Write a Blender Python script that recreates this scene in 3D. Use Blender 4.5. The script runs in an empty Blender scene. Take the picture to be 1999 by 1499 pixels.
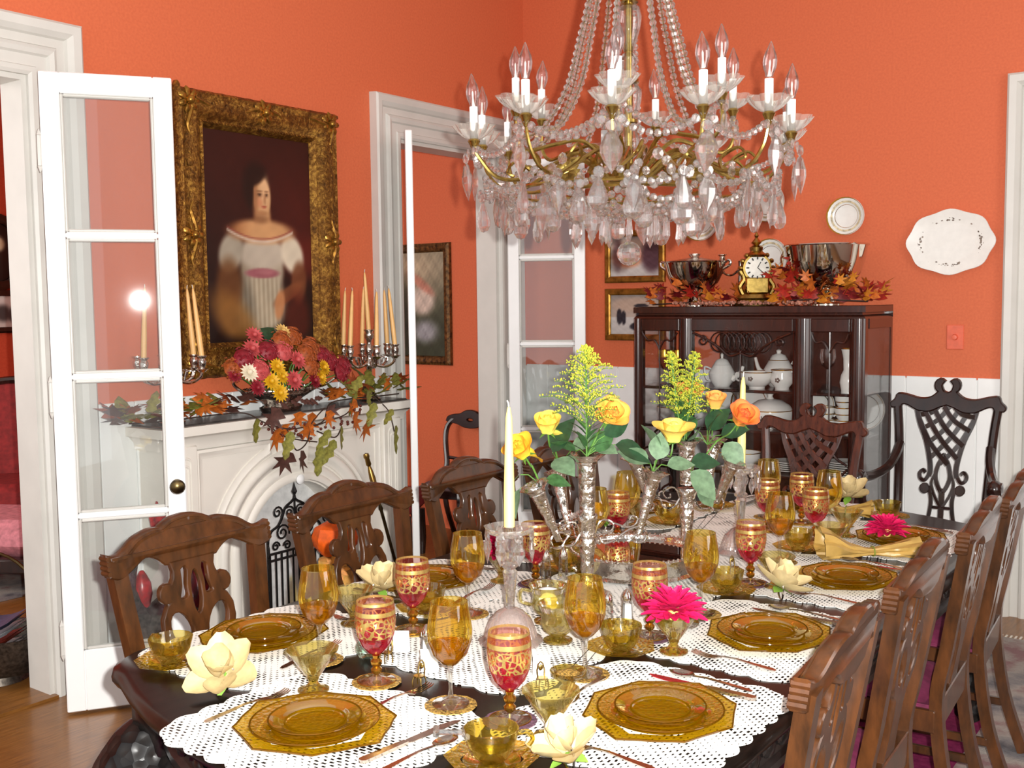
import bpy, bmesh, math, random
from mathutils import Vector, Matrix, Euler
PI = math.pi
random.seed(7)
S = bpy.context.scene
COL = S.collection
# ---------------------------------------------------------------- camera
cam_d = bpy.data.cameras.new('camera'); cam = bpy.data.objects.new('camera', cam_d); COL.objects.link(cam)
S.camera = cam
cam_d.sensor_width = 36.0; cam_d.lens = 2050 / 1999 * 36; cam_d.clip_start = 0.05; cam_d.clip_end = 60
CAMP = Vector((3.893, -5.438, 1.55))
YAW, PITCH, ROLL = (-0.63544, 0.07941, -0.0118)
def _basis():
    f0 = Vector((math.sin(YAW), math.cos(YAW), 0)); r0 = Vector((math.cos(YAW), -math.sin(YAW), 0)); u0 = Vector((0, 0, 1))
    f = f0 * math.cos(PITCH) - u0 * math.sin(PITCH); u = u0 * math.cos(PITCH) + f0 * math.sin(PITCH)
    return r0 * math.cos(ROLL) + u * math.sin(ROLL), u * math.cos(ROLL) - r0 * math.sin(ROLL), f
CR, CU, CF = _basis()
cam.matrix_world = Matrix(((CR.x, CU.x, -CF.x, CAMP.x), (CR.y, CU.y, -CF.y, CAMP.y), (CR.z, CU.z, -CF.z, CAMP.z), (0, 0, 0, 1)))
# ---------------------------------------------------------------- light
W = bpy.data.worlds.new('world'); S.world = W; W.use_nodes = True
W.node_tree.nodes['Background'].inputs[0].default_value = (0.97, 0.98, 1.0, 1)
W.node_tree.nodes['Background'].inputs[1].default_value = 1.0
def lamp(name, kind, loc, power, col=(1, 1, 1), **kw):
    d = bpy.data.lights.new(name, kind); d.energy = power; d.color = col
    for k, v in kw.items(): setattr(d, k, v)
    o = bpy.data.objects.new(name, d); COL.objects.link(o); o.location = loc
    return o
fp = CAMP + CR * 0.05 + CU * 0.035
flash = lamp('camera_flash', 'SPOT', fp, 690, (1, 0.985, 0.95), shadow_soft_size=0.012, spot_size=math.radians(100), spot_blend=0.6)
flash.rotation_euler = cam.matrix_world.to_euler()
win = lamp('room_fill_lamp', 'AREA', (5.9, -3.2, 2.0), 55, (1.0, 0.99, 0.97), shape='RECTANGLE', size=2.2, size_y=1.8)  # fill lamp added to brighten the room; no window is modelled there
win.rotation_euler = (0, math.radians(90), 0)
par = lamp('parlour_fill_lamp', 'AREA', (-2.0, -5.2, 2.2), 62, (1.0, 0.95, 0.9), shape='RECTANGLE', size=2.0, size_y=1.6)  # fill lamp added to brighten the room beyond the doorways
par.rotation_euler = (math.radians(90), 0, 0)
S.view_settings.view_transform = 'Standard'; S.view_settings.look = 'None'
S.view_settings.gamma = 1.0; S.view_settings.use_curve_mapping = False
S.view_settings.exposure = 0.0
cy = S.cycles
cy.max_bounces = 14; cy.transparent_max_bounces = 40; cy.transmission_bounces = 10; cy.glossy_bounces = 5; cy.diffuse_bounces = 3
cy.caustics_reflective = False; cy.caustics_refractive = False; cy.sample_clamp_indirect = 4.0
# ---------------------------------------------------------------- materials
MATS = {}
def lin(c):
    f = lambda v: v / 12.92 if v <= 0.04045 else ((v + 0.055) / 1.055) ** 2.4
    return tuple(f(v / 255.0) for v in c) + (1.0,)
class NT:
    """short-hand for one material's node tree"""
    def __init__(s, name):
        s.m = bpy.data.materials.new(name); s.m.use_nodes = True; s.t = s.m.node_tree; s.t.nodes.clear()
        s.out = s.t.nodes.new('ShaderNodeOutputMaterial')
    def n(s, kind, ins=None, **kw):
        x = s.t.nodes.new('ShaderNode' + kind)
        for k, v in kw.items(): setattr(x, k, v)
        for k, v in (ins or {}).items():
            if isinstance(v, bpy.types.NodeSocket): s.t.links.new(v, x.inputs[k])
            else: x.inputs[k].default_value = v
        return x
    def done(s, sock): s.t.links.new(sock, s.out.inputs[0]); return s.m
    def coord(s, which='Object', scale=(1, 1, 1), rot=(0, 0, 0)):
        c = s.n('TexCoord'); m = s.n('Mapping', {'Vector': c.outputs[which], 'Scale': scale, 'Rotation': rot}); return m.outputs[0]
    def noise(s, vec, scale, detail=3, rough=.55):
        return s.n('TexNoise', {'Vector': vec, 'Scale': scale, 'Detail': detail, 'Roughness': rough}).outputs[0]
    def ramp(s, fac, stops):
        r = s.n('ValToRGB', {'Fac': fac}); e = r.color_ramp.elements
        while len(e) < len(stops): e.new(0.5)
        for el, (p, c) in zip(e, stops): el.position = p; el.color = c if len(c) == 4 else tuple(c) + (1,)
        return r.outputs[0]
    def math(s, op, a, b=0.0):
        x = s.n('Math', operation=op)
        for i, v in enumerate((a, b)):
            if isinstance(v, bpy.types.NodeSocket): s.t.links.new(v, x.inputs[i])
            else: x.inputs[i].default_value = v
        return x.outputs[0]
    def bump(s, h, strength=.3, dist=.01):
        return s.n('Bump', {'Height': h, 'Strength': strength, 'Distance': dist}).outputs[0]
    def bsdf(s, col, rough=.5, metal=0.0, spec=.5, normal=None, **kw):
        ins = {'Base Color': col, 'Roughness': rough, 'Metallic': metal, 'Specular IOR Level': spec}
        if normal is not None: ins['Normal'] = normal
        ins.update(kw)
        return s.n('BsdfPrincipled', ins).outputs[0]
    def mix(s, fac, a, b): 
        x = s.n('MixShader')
        for i, v in enumerate((fac, a, b)):
            if isinstance(v, bpy.types.NodeSocket): s.t.links.new(v, x.inputs[i])
            else: x.inputs[i].default_value = v
        return x.outputs[0]
def reg(name):
    def deco(fn):
        MATS[name] = fn
        return fn
    return deco
_made = {}
def mat(name):
    if name not in _made:
        v = MATS[name]; _made[name] = v() if callable(v) else plain(name, *v)
    return _made[name]
def plain(name, col, rough=.5, metal=0.0, var=.06, scale=30, bump=.0):
    t = NT(name); v = t.coord(); c = lin(col)
    n = t.noise(v, scale)
    lo = tuple(x * (1 - var * 2.2) for x in c[:3]); hi = tuple(min(1, x * (1 + var)) for x in c[:3])
    return t.done(t.bsdf(t.ramp(n, [(.3, lo), (.7, hi)]), rough, metal, normal=t.bump(n, bump, .004) if bump else None))
MATS.update({
 'paint_white': ((247, 247, 245), .45, 0, .02, 6), 'door_white': ((246, 246, 245), .32, 0, .015, 6),
 'trim_cream': ((212, 209, 202), .42, 0, .03, 5), 'mantel_cream': ((236, 230, 220), .42, 0, .02, 5),
 'insert_white': ((228, 228, 226), .55, 0, .10, 22), 'slate': ((72, 68, 66), .22, 0, .2, 20),
 'iron': ((14, 13, 14), .5, .2, .1), 'brass': ((150, 118, 62), .28, 1, .1), 'old_brass': ((96, 80, 52), .3, 1, .15, 40),
 'gilt_brass': ((188, 160, 88), .24, 1, .15, 60), 'steel': ((196, 186, 176), .16, 1, .08, 60),
 'candle_cream': ((244, 226, 140), .45, 0, .02), 'candle_peach': ((240, 190, 122), .45, 0, .03),
 'sleeve_white': ((250, 250, 248), .4, 0, .01), 'sleeve_gold': ((190, 150, 80), .3, 1),
 'china': ((240, 238, 232), .18, 0, .02), 'gold_rim': ((200, 150, 60), .25, 1),
 'leaf_green': ((64, 104, 58), .5, 0, .25, 40), 'leaf_dusty': ((110, 138, 104), .55, 0, .2, 40), 'leaf_dark': ((40, 74, 46), .45, 0, .2, 40),
 'stem_green': ((86, 130, 50), .5, 0, .15), 'goldenrod': ((188, 190, 58), .7, 0, .2, 60),
 'leaf_orange': ((206, 108, 34), .55, 0, .25, 50), 'leaf_rust': ((150, 66, 26), .55, 0, .25, 50), 'leaf_olive': ((146, 142, 62), .55, 0, .3, 50),
 'leaf_plum': ((92, 58, 50), .55, 0, .25, 50), 'leaf_red': ((176, 40, 26), .5, 0, .25, 50), 'leaf_gold': ((214, 134, 34), .55, 0, .2, 50),
 'leaf_crimson': ((120, 22, 26), .5, 0, .25, 50),
 'vine_brown': ((60, 40, 30), .7, 0, .2), 'berry': ((90, 34, 24), .25, 0, .2), 'petal_white': ((244, 232, 205), .5, 0, .05, 30),
 'petal_yellow': ((232, 178, 30), .5, 0, .1, 40), 'petal_pink': ((206, 84, 84), .55, 0, .15, 50), 'petal_burgundy': ((150, 30, 44), .55, 0, .2, 50),
 'petal_rust': ((176, 84, 30), .6, 0, .25, 60), 'petal_cream': ((232, 190, 110), .55, 0, .1), 'fuchsia': ((222, 20, 92), .6, 0, .15, 60),
 'magnolia': ((198, 176, 128), .5, 0, .14, 25), 'magnolia_green': ((120, 160, 60), .5, 0, .1),
 'napkin_gold': ((180, 144, 76), .38, 0, .1, 20), 'card_white': ((250, 250, 250), .6, 0, .01), 'cord_green': ((120, 130, 50), .5),
 'seat_plum': ((112, 30, 66), .8, 0, .15, 40), 'sofa_red': ((140, 34, 34), .8, 0, .15, 30), 'stool_pink': ((206, 130, 140), .85, 0, .15, 30),
 'magazine_white': ((215, 218, 222), .4, 0, .1), 'magazine_red': ((170, 60, 40), .4, 0, .2, 50), 'magazine_blue': ((60, 80, 110), .4, 0, .2, 50),
 'mat_white': ((236, 228, 214), .6), 'salt': ((250, 250, 250), .9), 'pewter': ((92, 84, 76), .4, .8, .3, 60), 'scarlet': ((190, 16, 22), .3, 0, .3, 40),
 'crow_red': ((120, 14, 30), .35, 0, .4, 25), 'pumpkin': ((236, 96, 16), .5, 0, .15, 30), 'straw': ((236, 176, 90), .6, 0, .15, 40), 'dark_centre': ((46, 20, 16), .8),
 'mirror': ((235, 235, 235), .01, 1, .0), 'plug_plate': ((232, 110, 80), .4), 'dial': ((236, 232, 220), .4), 'sugar_white': ((250, 250, 246), .9),
 'fabric_floral': ((120, 106, 110), .8, 0, .5, 30), 'reflection_red': ((196, 50, 60), .25, .6), 'dark_brown': ((30, 20, 18), .6),  # the dark brown serves seats, clock hands and marks, picture backing
 'parlour_tan': ((196, 150, 110), .8, 0, .2, 20),
})
@reg('wall_orange')
def _():
    t = NT('wall_orange'); v = t.coord(); n = t.noise(v, 90, 4); n2 = t.noise(v, 1.2, 2)
    c = t.ramp(n, [(.3, lin((209, 104, 68))), (.7, lin((219, 113, 74)))])
    return t.done(t.bsdf(c, .62, 0, .3, t.bump(n, .12, .002)))
@reg('wall_red')
def _():
    t = NT('wall_red'); n = t.noise(t.coord(), 60, 3)
    return t.done(t.bsdf(t.ramp(n, [(.3, lin((200, 74, 48))), (.7, lin((210, 84, 54)))]), .6, 0, .3))
def wood(name, dark, light, rough, scale=(1, 14, 14), spec=.5, worn=None, coat=0.0):
    t = NT(name); v = t.coord('Object', scale)
    n = t.noise(v, 6, 6, .62); n2 = t.noise(t.coord(), 9, 3)
    k = t.math('ADD', t.math('MULTIPLY', n, .75), t.math('MULTIPLY', n2, .25))
    c = t.ramp(k, [(.34, lin(dark)), (.66, lin(light))])
    return t.done(t.bsdf(c, rough, 0, spec, t.bump(n, .08, .002), **{'Coat Weight': coat, 'Coat Roughness': .12}))
MATS['wood_floor'] = lambda: wood('wood_floor', (108, 68, 26), (150, 100, 46), .36, (16, 1.4, 8), coat=.2)
MATS['chair_wood'] = lambda: wood('chair_wood', (44, 25, 11), (86, 49, 22), .3, (5, 5, 1.5), coat=.35)
MATS['chair_mahogany'] = lambda: wood('chair_mahogany', (44, 18, 12), (92, 44, 28), .24, (10, 10, 1.5), coat=.4)
MATS['chair_ebony'] = lambda: wood('chair_ebony', (20, 10, 9), (48, 26, 20), .24, (10, 10, 1.5), coat=.4)
MATS['cabinet_wood'] = lambda: wood('cabinet_wood', (28, 12, 9), (66, 30, 20), .22, (12, 12, 1.4), coat=.5)
MATS['table_black'] = lambda: wood('table_black', (8, 6, 5), (24, 16, 12), .28, (10, 1.5, 10), spec=.35, coat=.12)
MATS['carved_black'] = lambda: wood('carved_black', (9, 7, 7), (26, 21, 19), .36, (8, 8, 8), coat=.2)
@reg('scaled_black')
def _():
    t = NT('scaled_black'); v = t.coord(); w = t.n('TexVoronoi', {'Vector': v, 'Scale': 34.0}).outputs['Distance']
    return t.done(t.bsdf(t.ramp(w, [(.2, lin((28, 24, 22))), (.7, lin((10, 8, 8)))]), .36, 0, .4, t.bump(w, .7, .01)))
@reg('rug')
def _():
    t = NT('rug'); v = t.coord(); a = t.noise(v, 7, 5, .7)
    w = t.n('TexVoronoi', {'Vector': v, 'Scale': 5.0}).outputs['Distance']
    k = t.math('ADD', t.math('MULTIPLY', a, .7), t.math('MULTIPLY', w, .45))
    c = t.ramp(k, [(.3, lin((84, 82, 88))), (.45, lin((126, 122, 122))), (.6, lin((156, 148, 140))), (.75, lin((134, 104, 104)))])
    return t.done(t.bsdf(c, .95, 0, .1, t.bump(t.noise(v, 160, 2), .5, .004)))
@reg('rug_plum')
def _():
    t = NT('rug_plum'); v = t.coord(); n = t.noise(v, 40, 4)
    return t.done(t.bsdf(t.ramp(n, [(.3, lin((92, 22, 56))), (.7, lin((126, 40, 78)))]), .95, 0, .1))
def thin(name, col, gloss=.10, rough=.03, body=None, bodyfac=0.0, bumpscale=0, bumps=.4, edge=None, fres=.75):
    """thin coloured glass: tinted see-through wall with a clear reflection; colour deepens where the wall is seen edge on"""
    t = NT(name); nrm = None
    if bumpscale:
        v = t.coord(); n = t.n('TexVoronoi', {'Vector': v, 'Scale': bumpscale}).outputs['Distance']; nrm = t.bump(n, bumps, .004)
    lw = t.n('LayerWeight', {'Blend': .35})
    if nrm is not None: t.t.links.new(nrm, lw.inputs['Normal'])
    c = t.ramp(lw.outputs['Facing'], [(.0, col), (.62, col), (1.0, edge or tuple(x ** 1.9 for x in col))])
    tr = t.n('BsdfTransparent', {'Color': c}).outputs[0]
    g = t.n('BsdfGlossy', {'Color': (1, 1, 1, 1), 'Roughness': rough})
    if nrm is not None: t.t.links.new(nrm, g.inputs['Normal'])
    f = t.math('ADD', t.math('MULTIPLY', lw.outputs['Fresnel'], fres), gloss * .3)
    s = t.mix(f, tr, g.outputs[0])
    if body: 
        d = t.n('BsdfDiffuse', {'Color': lin(body)}); 
        if nrm is not None: t.t.links.new(nrm, d.inputs['Normal'])
        s = t.mix(bodyfac, s, d.outputs[0])
    return t.done(s)
MATS['amber_plate'] = lambda: thin('amber_plate', (.74, .57, .07), .02, .04, (160, 122, 2), .2, 0, fres=.4)
MATS['amber_relief'] = lambda: thin('amber_relief', (.76, .60, .08), .04, .10, (168, 128, 2), .24, 110, .5, fres=.4)
MATS['amber_edge'] = lambda: thin('amber_edge', (.45, .28, .03), .05, .05, (110, 72, 4), .5, 0)
MATS['amber_glass'] = lambda: thin('amber_glass', (.95, .80, .26), .16, .02, (200, 150, 10), .03, edge=(.72, .46, .08, 1))
MATS['amber_pale'] = lambda: thin('amber_pale', (.95, .90, .60), .18, .03, (220, 200, 90), .025, 60, .12)
MATS['amber_cup'] = lambda: thin('amber_cup', (.92, .83, .42), .18, .03, (196, 160, 40), .02, 60, .12)
MATS['amber_drink'] = lambda: thin('amber_drink', (.96, .70, .06), .06, .02, (220, 150, 4), .12)
MATS['clear_glass'] = lambda: thin('clear_glass', (.97, .97, .96), .2, .01)
MATS['bulb_glass'] = lambda: thin('bulb_glass', (.97, .92, .92), .3, .02)
MATS['pane'] = lambda: thin('pane', (.97, .98, .975), .12, .02, (255, 255, 255), .02)
MATS['cab_pane'] = lambda: thin('cab_pane', (.95, .95, .95), .02, .01, fres=.35)
MATS['ribbed_glass'] = lambda: thin('ribbed_glass', (.86, .80, .78), .35, .05, (226, 206, 198), .20)
MATS['votive_green'] = lambda: thin('votive_green', (.80, .92, .84), .25, .02)
MATS['gold_mesh'] = ((196, 158, 80), .5, .4, .5, 220, .6)
MATS['violet_mesh'] = ((104, 70, 88), .8, 0, .4, 220, .6)
@reg('crystal')
def _():
    t = NT('crystal')
    gl = t.n('BsdfGlass', {'Color': (1, 1, 1, 1), 'Roughness': .0, 'IOR': 1.52}).outputs[0]
    tr = t.n('BsdfTransparent', {'Color': (.98, .97, .97, 1)}).outputs[0]
    go = t.n('BsdfGlossy', {'Color': (1, 1, 1, 1), 'Roughness': .06}).outputs[0]
    df = t.n('BsdfDiffuse', {'Color': (.95, .92, .9, 1)}).outputs[0]
    return t.done(t.mix(.02, t.mix(.13, t.mix(.34, gl, tr), go), df))
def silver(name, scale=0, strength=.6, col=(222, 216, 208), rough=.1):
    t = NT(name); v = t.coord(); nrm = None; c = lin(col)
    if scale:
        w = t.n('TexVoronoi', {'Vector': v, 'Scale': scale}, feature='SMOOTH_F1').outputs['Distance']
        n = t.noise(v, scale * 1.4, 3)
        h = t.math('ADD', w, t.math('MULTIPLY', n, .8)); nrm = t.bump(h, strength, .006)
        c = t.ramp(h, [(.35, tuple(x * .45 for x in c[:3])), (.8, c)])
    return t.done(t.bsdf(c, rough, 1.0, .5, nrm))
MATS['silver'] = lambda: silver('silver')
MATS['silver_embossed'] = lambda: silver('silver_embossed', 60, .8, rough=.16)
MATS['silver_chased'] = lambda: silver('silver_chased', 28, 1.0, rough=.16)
MATS['pewter_silver'] = lambda: silver('pewter_silver', 0, 0, (214, 205, 190), .07)
@reg('gilt_frame')
def _():
    t = NT('gilt_frame'); v = t.coord(); n = t.noise(v, 60, 5, .7); w = t.noise(v, 17, 4)
    h = t.math('ADD', n, t.math('MULTIPLY', w, .5))
    c = t.ramp(h, [(.5, lin((60, 36, 14))), (.74, lin((128, 86, 34))), (.95, lin((196, 150, 66)))])
    return t.done(t.bsdf(c, .34, .75, .5, t.bump(h, .9, .008)))
MATS['gilt_plain'] = ((168, 122, 50), .3, .8, .25, 30, .2)
MATS['gilt_dark'] = ((110, 78, 40), .45, .5, .4, 40, .6)
@reg('ruby_gilt')
def _():
    # ruby cup with a gilt rim, band and scrollwork; heights are in the goblet's own metres
    t = NT('ruby_gilt'); co = t.n('TexCoord').outputs['Object']; z = t.n('SeparateXYZ', {'Vector': co}).outputs[2]
    def band(a, b): return t.math('MULTIPLY', t.math('GREATER_THAN', z, a), t.math('LESS_THAN', z, b))
    w = t.n('TexVoronoi', {'Vector': co, 'Scale': 78.0}, feature='DISTANCE_TO_EDGE').outputs['Distance']
    scroll = t.math('MULTIPLY', t.math('LESS_THAN', w, .10), band(.098, .140))
    g = t.math('MAXIMUM', t.math('MAXIMUM', band(.166, .1715), band(.144, .153)), scroll)
    lw = t.n('LayerWeight', {'Blend': .35})
    up = t.ramp(z, [(.09, (.82, .10, .22, 1)), (.105, (.92, .52, .52, 1)), (.16, (.96, .74, .68, 1))])
    tr = t.n('BsdfTransparent', {'Color': up}).outputs[0]; gg = t.n('BsdfGlossy', {'Color': (1, 1, 1, 1), 'Roughness': .03}).outputs[0]
    body = t.mix(.06, t.mix(t.math('ADD', t.math('MULTIPLY', lw.outputs['Fresnel'], .7), .05), tr, gg), t.n('BsdfDiffuse', {'Color': lin((200, 20, 50))}).outputs[0])
    return t.done(t.mix(t.math('MULTIPLY', g, .88), body, t.bsdf(lin((226, 200, 120)), .26, .85)))
@reg('lace')
def _():
    # crochet: rows of small meshes between solid bands
    t = NT('lace'); co = t.n('TexCoord').outputs['Object']; x, y, _z = t.n('SeparateXYZ', {'Vector': co}).outputs
    def cell(a, k): return t.math('ABSOLUTE', t.math('SUBTRACT', t.math('FRACT', t.math('MULTIPLY', a, k)), .5))
    wob = t.noise(co, 22, 2); yy = t.math('ADD', y, t.math('MULTIPLY', wob, .012))
    row = t.math('FLOOR', t.math('MULTIPLY', yy, 104.0)); sh = t.math('MULTIPLY', t.math('MODULO', t.math('ABSOLUTE', row), 2.0), .5)
    hx = t.math('ABSOLUTE', t.math('SUBTRACT', t.math('FRACT', t.math('ADD', t.math('MULTIPLY', t.math('ADD', x, t.math('MULTIPLY', wob, .01)), 58.0), sh)), .5)); hy = cell(yy, 104.0)
    dens = t.noise(co, 11, 3); wid = t.math('MULTIPLY', t.math('SUBTRACT', dens, .30), .95)
    hole = t.math('MULTIPLY', t.math('LESS_THAN', hx, wid), t.math('LESS_THAN', hy, t.math('MULTIPLY', wid, .9)))
    d = t.bsdf(lin((238, 234, 226)), .85, 0, .2)
    tr = t.n('BsdfTransparent').outputs[0]
    return t.done(t.mix(hole, d, tr))
@reg('vcol')
def _():
    t = NT('vcol'); a = t.n('Attribute', attribute_name='Col').outputs['Color']
    return t.done(t.bsdf(a, .42, 0, .4))
@reg('petal_vcol')
def _():
    t = NT('petal_vcol'); a = t.n('Attribute', attribute_name='Col').outputs['Color']
    return t.done(t.bsdf(a, .5, 0, .3, **{'Subsurface Weight': 0.0}))
# ---------------------------------------------------------------- mesh helpers
def T(x=0, y=0, z=0): return Matrix.Translation((x, y, z))
def RX(a): return Matrix.Rotation(a, 4, 'X')
def RY(a): return Matrix.Rotation(a, 4, 'Y')
def RZ(a): return Matrix.Rotation(a, 4, 'Z')
def SC(x, y=None, z=None):
    y = x if y is None else y; z = x if z is None else z
    return Matrix.Diagonal((x, y, z, 1))
def along(a, b):
    """matrix that puts the z axis on the segment a -> b, origin at a"""
    a, b = Vector(a), Vector(b); q = (b - a).to_track_quat('Z', 'Y'); return T(*a) @ q.to_matrix().to_4x4()
class MB:
    def __init__(s): s.v = []; s.f = []; s.c = None
    def add(s, vs, fs, M=None, col=None):
        k = len(s.v); s.v += [tuple(M @ Vector(p)) if M is not None else tuple(p) for p in vs]
        s.f += [tuple(i + k for i in f) for f in fs]
        if col is not None:
            if s.c is None: s.c = {}
            for i, p in enumerate(vs): s.c[k + i] = col(Vector(p)) if callable(col) else col
        return s
    def box(s, x0, x1, y0, y1, z0, z1, M=None, b=0.0):
        x0, x1 = min(x0, x1), max(x0, x1); y0, y1 = min(y0, y1), max(y0, y1); z0, z1 = min(z0, z1), max(z0, z1)
        b = min(b, (x1 - x0) * .45, (y1 - y0) * .45, (z1 - z0) * .45)
        if b <= 0:
            v = [(x, y, z) for z in (z0, z1) for y in (y0, y1) for x in (x0, x1)]
            return s.add(v, [(0, 2, 3, 1), (4, 5, 7, 6), (0, 1, 5, 4), (2, 6, 7, 3), (0, 4, 6, 2), (1, 3, 7, 5)], M)
        bm = bmesh.new(); bmesh.ops.create_cube(bm, size=1.0)
        bmesh.ops.scale(bm, vec=(x1 - x0, y1 - y0, z1 - z0), verts=bm.verts)
        bmesh.ops.translate(bm, vec=((x0 + x1) / 2, (y0 + y1) / 2, (z0 + z1) / 2), verts=bm.verts)
        bmesh.ops.bevel(bm, geom=bm.edges[:], offset=b, segments=1, affect='EDGES', profile=.5)
        bm.verts.index_update(); v = [tuple(p.co) for p in bm.verts]; f = [tuple(p.index for p in q.verts) for q in bm.faces]; bm.free()
        return s.add(v, f, M)
    def lathe(s, prof, n=20, M=None, a0=0.0, rib=None, col=None):
        vs, fs, rows = [], [], []
        for r, z in prof:
            if r <= 1e-6: rows.append([len(vs)]); vs.append((0, 0, z))
            else:
                row = []
                for i in range(n):
                    a = a0 + 2 * PI * i / n; q = r * (rib(a, z) if rib else 1)
                    row.append(len(vs)); vs.append((q * math.cos(a), q * math.sin(a), z))
                rows.append(row)
        for A, B in zip(rows, rows[1:]):
            if len(A) == 1 and len(B) == 1: continue
            for i in range(n):
                j = (i + 1) % n
                if len(A) == 1: fs.append((A[0], B[j], B[i])) if True else None
                elif len(B) == 1: fs.append((A[i], A[j], B[0]))
                else: fs.append((A[i], A[j], B[j], B[i]))
        return s.add(vs, fs, M, col)
    def tube(s, pts, r, n=6, M=None, closed=False, cap=True, flat=None, up=None):
        pts = [Vector(p) for p in pts]; N = len(pts); rs = r if isinstance(r, (list, tuple)) else [r] * N
        vs, fs = [], []; prev = Vector(up) if up else None
        for i, p in enumerate(pts):
            t = (pts[(i + 1) % N] - pts[i - 1]) if closed else (pts[min(i + 1, N - 1)] - pts[max(i - 1, 0)])
            t = t.normalized() if t.length > 1e-9 else Vector((0, 0, 1))
            if prev is None: prev = Vector((0, 0, 1)) if abs(t.z) < .9 else Vector((1, 0, 0))
            a = prev - t * prev.dot(t); a = a.normalized() if a.length > 1e-6 else t.orthogonal().normalized()
            if up is None: prev = a
            b = t.cross(a)
            for k in range(n):
                th = 2 * PI * (k + .5) / n; fa, fb = flat if flat else (1, 1)
                if n == 4: c, d = math.copysign(1, math.cos(th)), math.copysign(1, math.sin(th))
                else: c, d = math.cos(th), math.sin(th)
                vs.append(p + a * (c * rs[i] * fa) + b * (d * rs[i] * fb))
        for i in range(N if closed else N - 1):
            j = (i + 1) % N
            for k in range(n):
                l = (k + 1) % n; fs.append((i * n + k, i * n + l, j * n + l, j * n + k))
        if cap and not closed: fs += [tuple(range(n - 1, -1, -1)), tuple((N - 1) * n + k for k in range(n))]
        return s.add(vs, fs, M)
    def ball(s, r, M=None, n=10, m=6, col=None):
        return s.lathe([(r * math.sin(PI * i / m), -r * math.cos(PI * i / m)) for i in range(m + 1)], n, M, col=col)
    def prism(s, poly, z0, z1, M=None):
        n = len(poly); v = [(x, y, z0) for x, y in poly] + [(x, y, z1) for x, y in poly]
        f = [tuple(range(n - 1, -1, -1)), tuple(range(n, 2 * n))] + [(i, (i + 1) % n, n + (i + 1) % n, n + i) for i in range(n)]
        return s.add(v, f, M)
    def sheet(s, nu, nv, fn, M=None, wrap=False, col=None):
        v = [fn(i / (nu - 1) if not wrap else i / nu, j / (nv - 1)) for i in range(nu) for j in range(nv)]
        f = [(i * nv + j, ((i + 1) % nu) * nv + j, ((i + 1) % nu) * nv + j + 1, i * nv + j + 1) for i in range(nu if wrap else nu - 1) for j in range(nv - 1)]
        if col is not None:
            k = len(s.v); s.add(v, f, M)
            if s.c is None: s.c = {}
            q = 0
            for i in range(nu):
                for j in range(nv):
                    s.c[k + q] = col(i / (nu - 1) if not wrap else i / nu, j / (nv - 1)); q += 1
            return s
        return s.add(v, f, M)
    def mesh(s, name, m, smooth=True, angle=40):
        me = bpy.data.meshes.new(name); me.from_pydata(s.v, [], s.f); me.validate(); me.update()
        if s.c is not None:
            at = me.color_attributes.new('Col', 'FLOAT_COLOR', 'POINT')
            for i in range(len(me.vertices)): at.data[i].color = tuple(s.c.get(i, (1, 1, 1)))[:3] + (1,)
        if m: me.materials.append(mat(m) if isinstance(m, str) else m)
        bm = bmesh.new(); bm.from_mesh(me); bmesh.ops.recalc_face_normals(bm, faces=bm.faces); bm.to_mesh(me); bm.free()
        if smooth:
            me.shade_smooth()
            try: me.set_sharp_from_angle(angle=math.radians(angle))
            except Exception: pass
        return me
    def obj(s, name, m, parent=None, loc=None, rot=None, smooth=True, angle=40):
        o = bpy.data.objects.new(name, s.mesh(name, m, smooth, angle)); COL.objects.link(o)
        if parent is not None: o.parent = parent
        if loc is not None: o.location = loc
        if rot is not None: o.rotation_euler = rot
        return o
def inst(me, name, parent=None, loc=None, rot=None, sc=None):
    o = bpy.data.objects.new(name, me); COL.objects.link(o)
    if parent is not None: o.parent = parent
    if loc is not None: o.location = loc
    if rot is not None: o.rotation_euler = rot
    if sc is not None: o.scale = sc if isinstance(sc, (tuple, list)) else (sc, sc, sc)
    return o
def instM(me, name, parent, M):
    o = bpy.data.objects.new(name, me); COL.objects.link(o); o.parent = parent; o.matrix_local = M; return o
def tag(o, label, cat, group=None):
    o['label'] = label; o['category'] = cat
    if group: o['group'] = group
    return o
def thing(name, label, cat, loc=(0, 0, 0), rz=0.0, group=None):
    o = bpy.data.objects.new(name, None); COL.objects.link(o); o.empty_display_size = .05
    o.location = loc; o.rotation_euler = (0, 0, rz); return tag(o, label, cat, group)
def struct(o): o['kind'] = 'structure'; return o
def copy_tree(o, parent=None):
    c = o.copy(); COL.objects.link(c)
    if parent is not None:
        c.parent = parent; c.matrix_parent_inverse = o.matrix_parent_inverse.copy()
    for ch in list(o.children): copy_tree(ch, c)
    return c
def clone(o, label, loc=None, rz=None, group=None):
    c = copy_tree(o); c['label'] = label
    if group: c['group'] = group
    if loc is not None: c.location = loc
    if rz is not None: c.rotation_euler = (0, 0, rz)
    return c
def bez(p, n=10):
    """points through cubic control points p0 c c p1 c c p2 ..."""
    out = []
    for i in range(0, len(p) - 3, 3):
        a, b, c, d = (Vector(q) for q in p[i:i + 4])
        for k in range(n):
            t = k / n; u = 1 - t
            out.append(a * u ** 3 + b * 3 * u * u * t + c * 3 * u * t * t + d * t ** 3)
    out.append(Vector(p[-1])); return out
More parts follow.
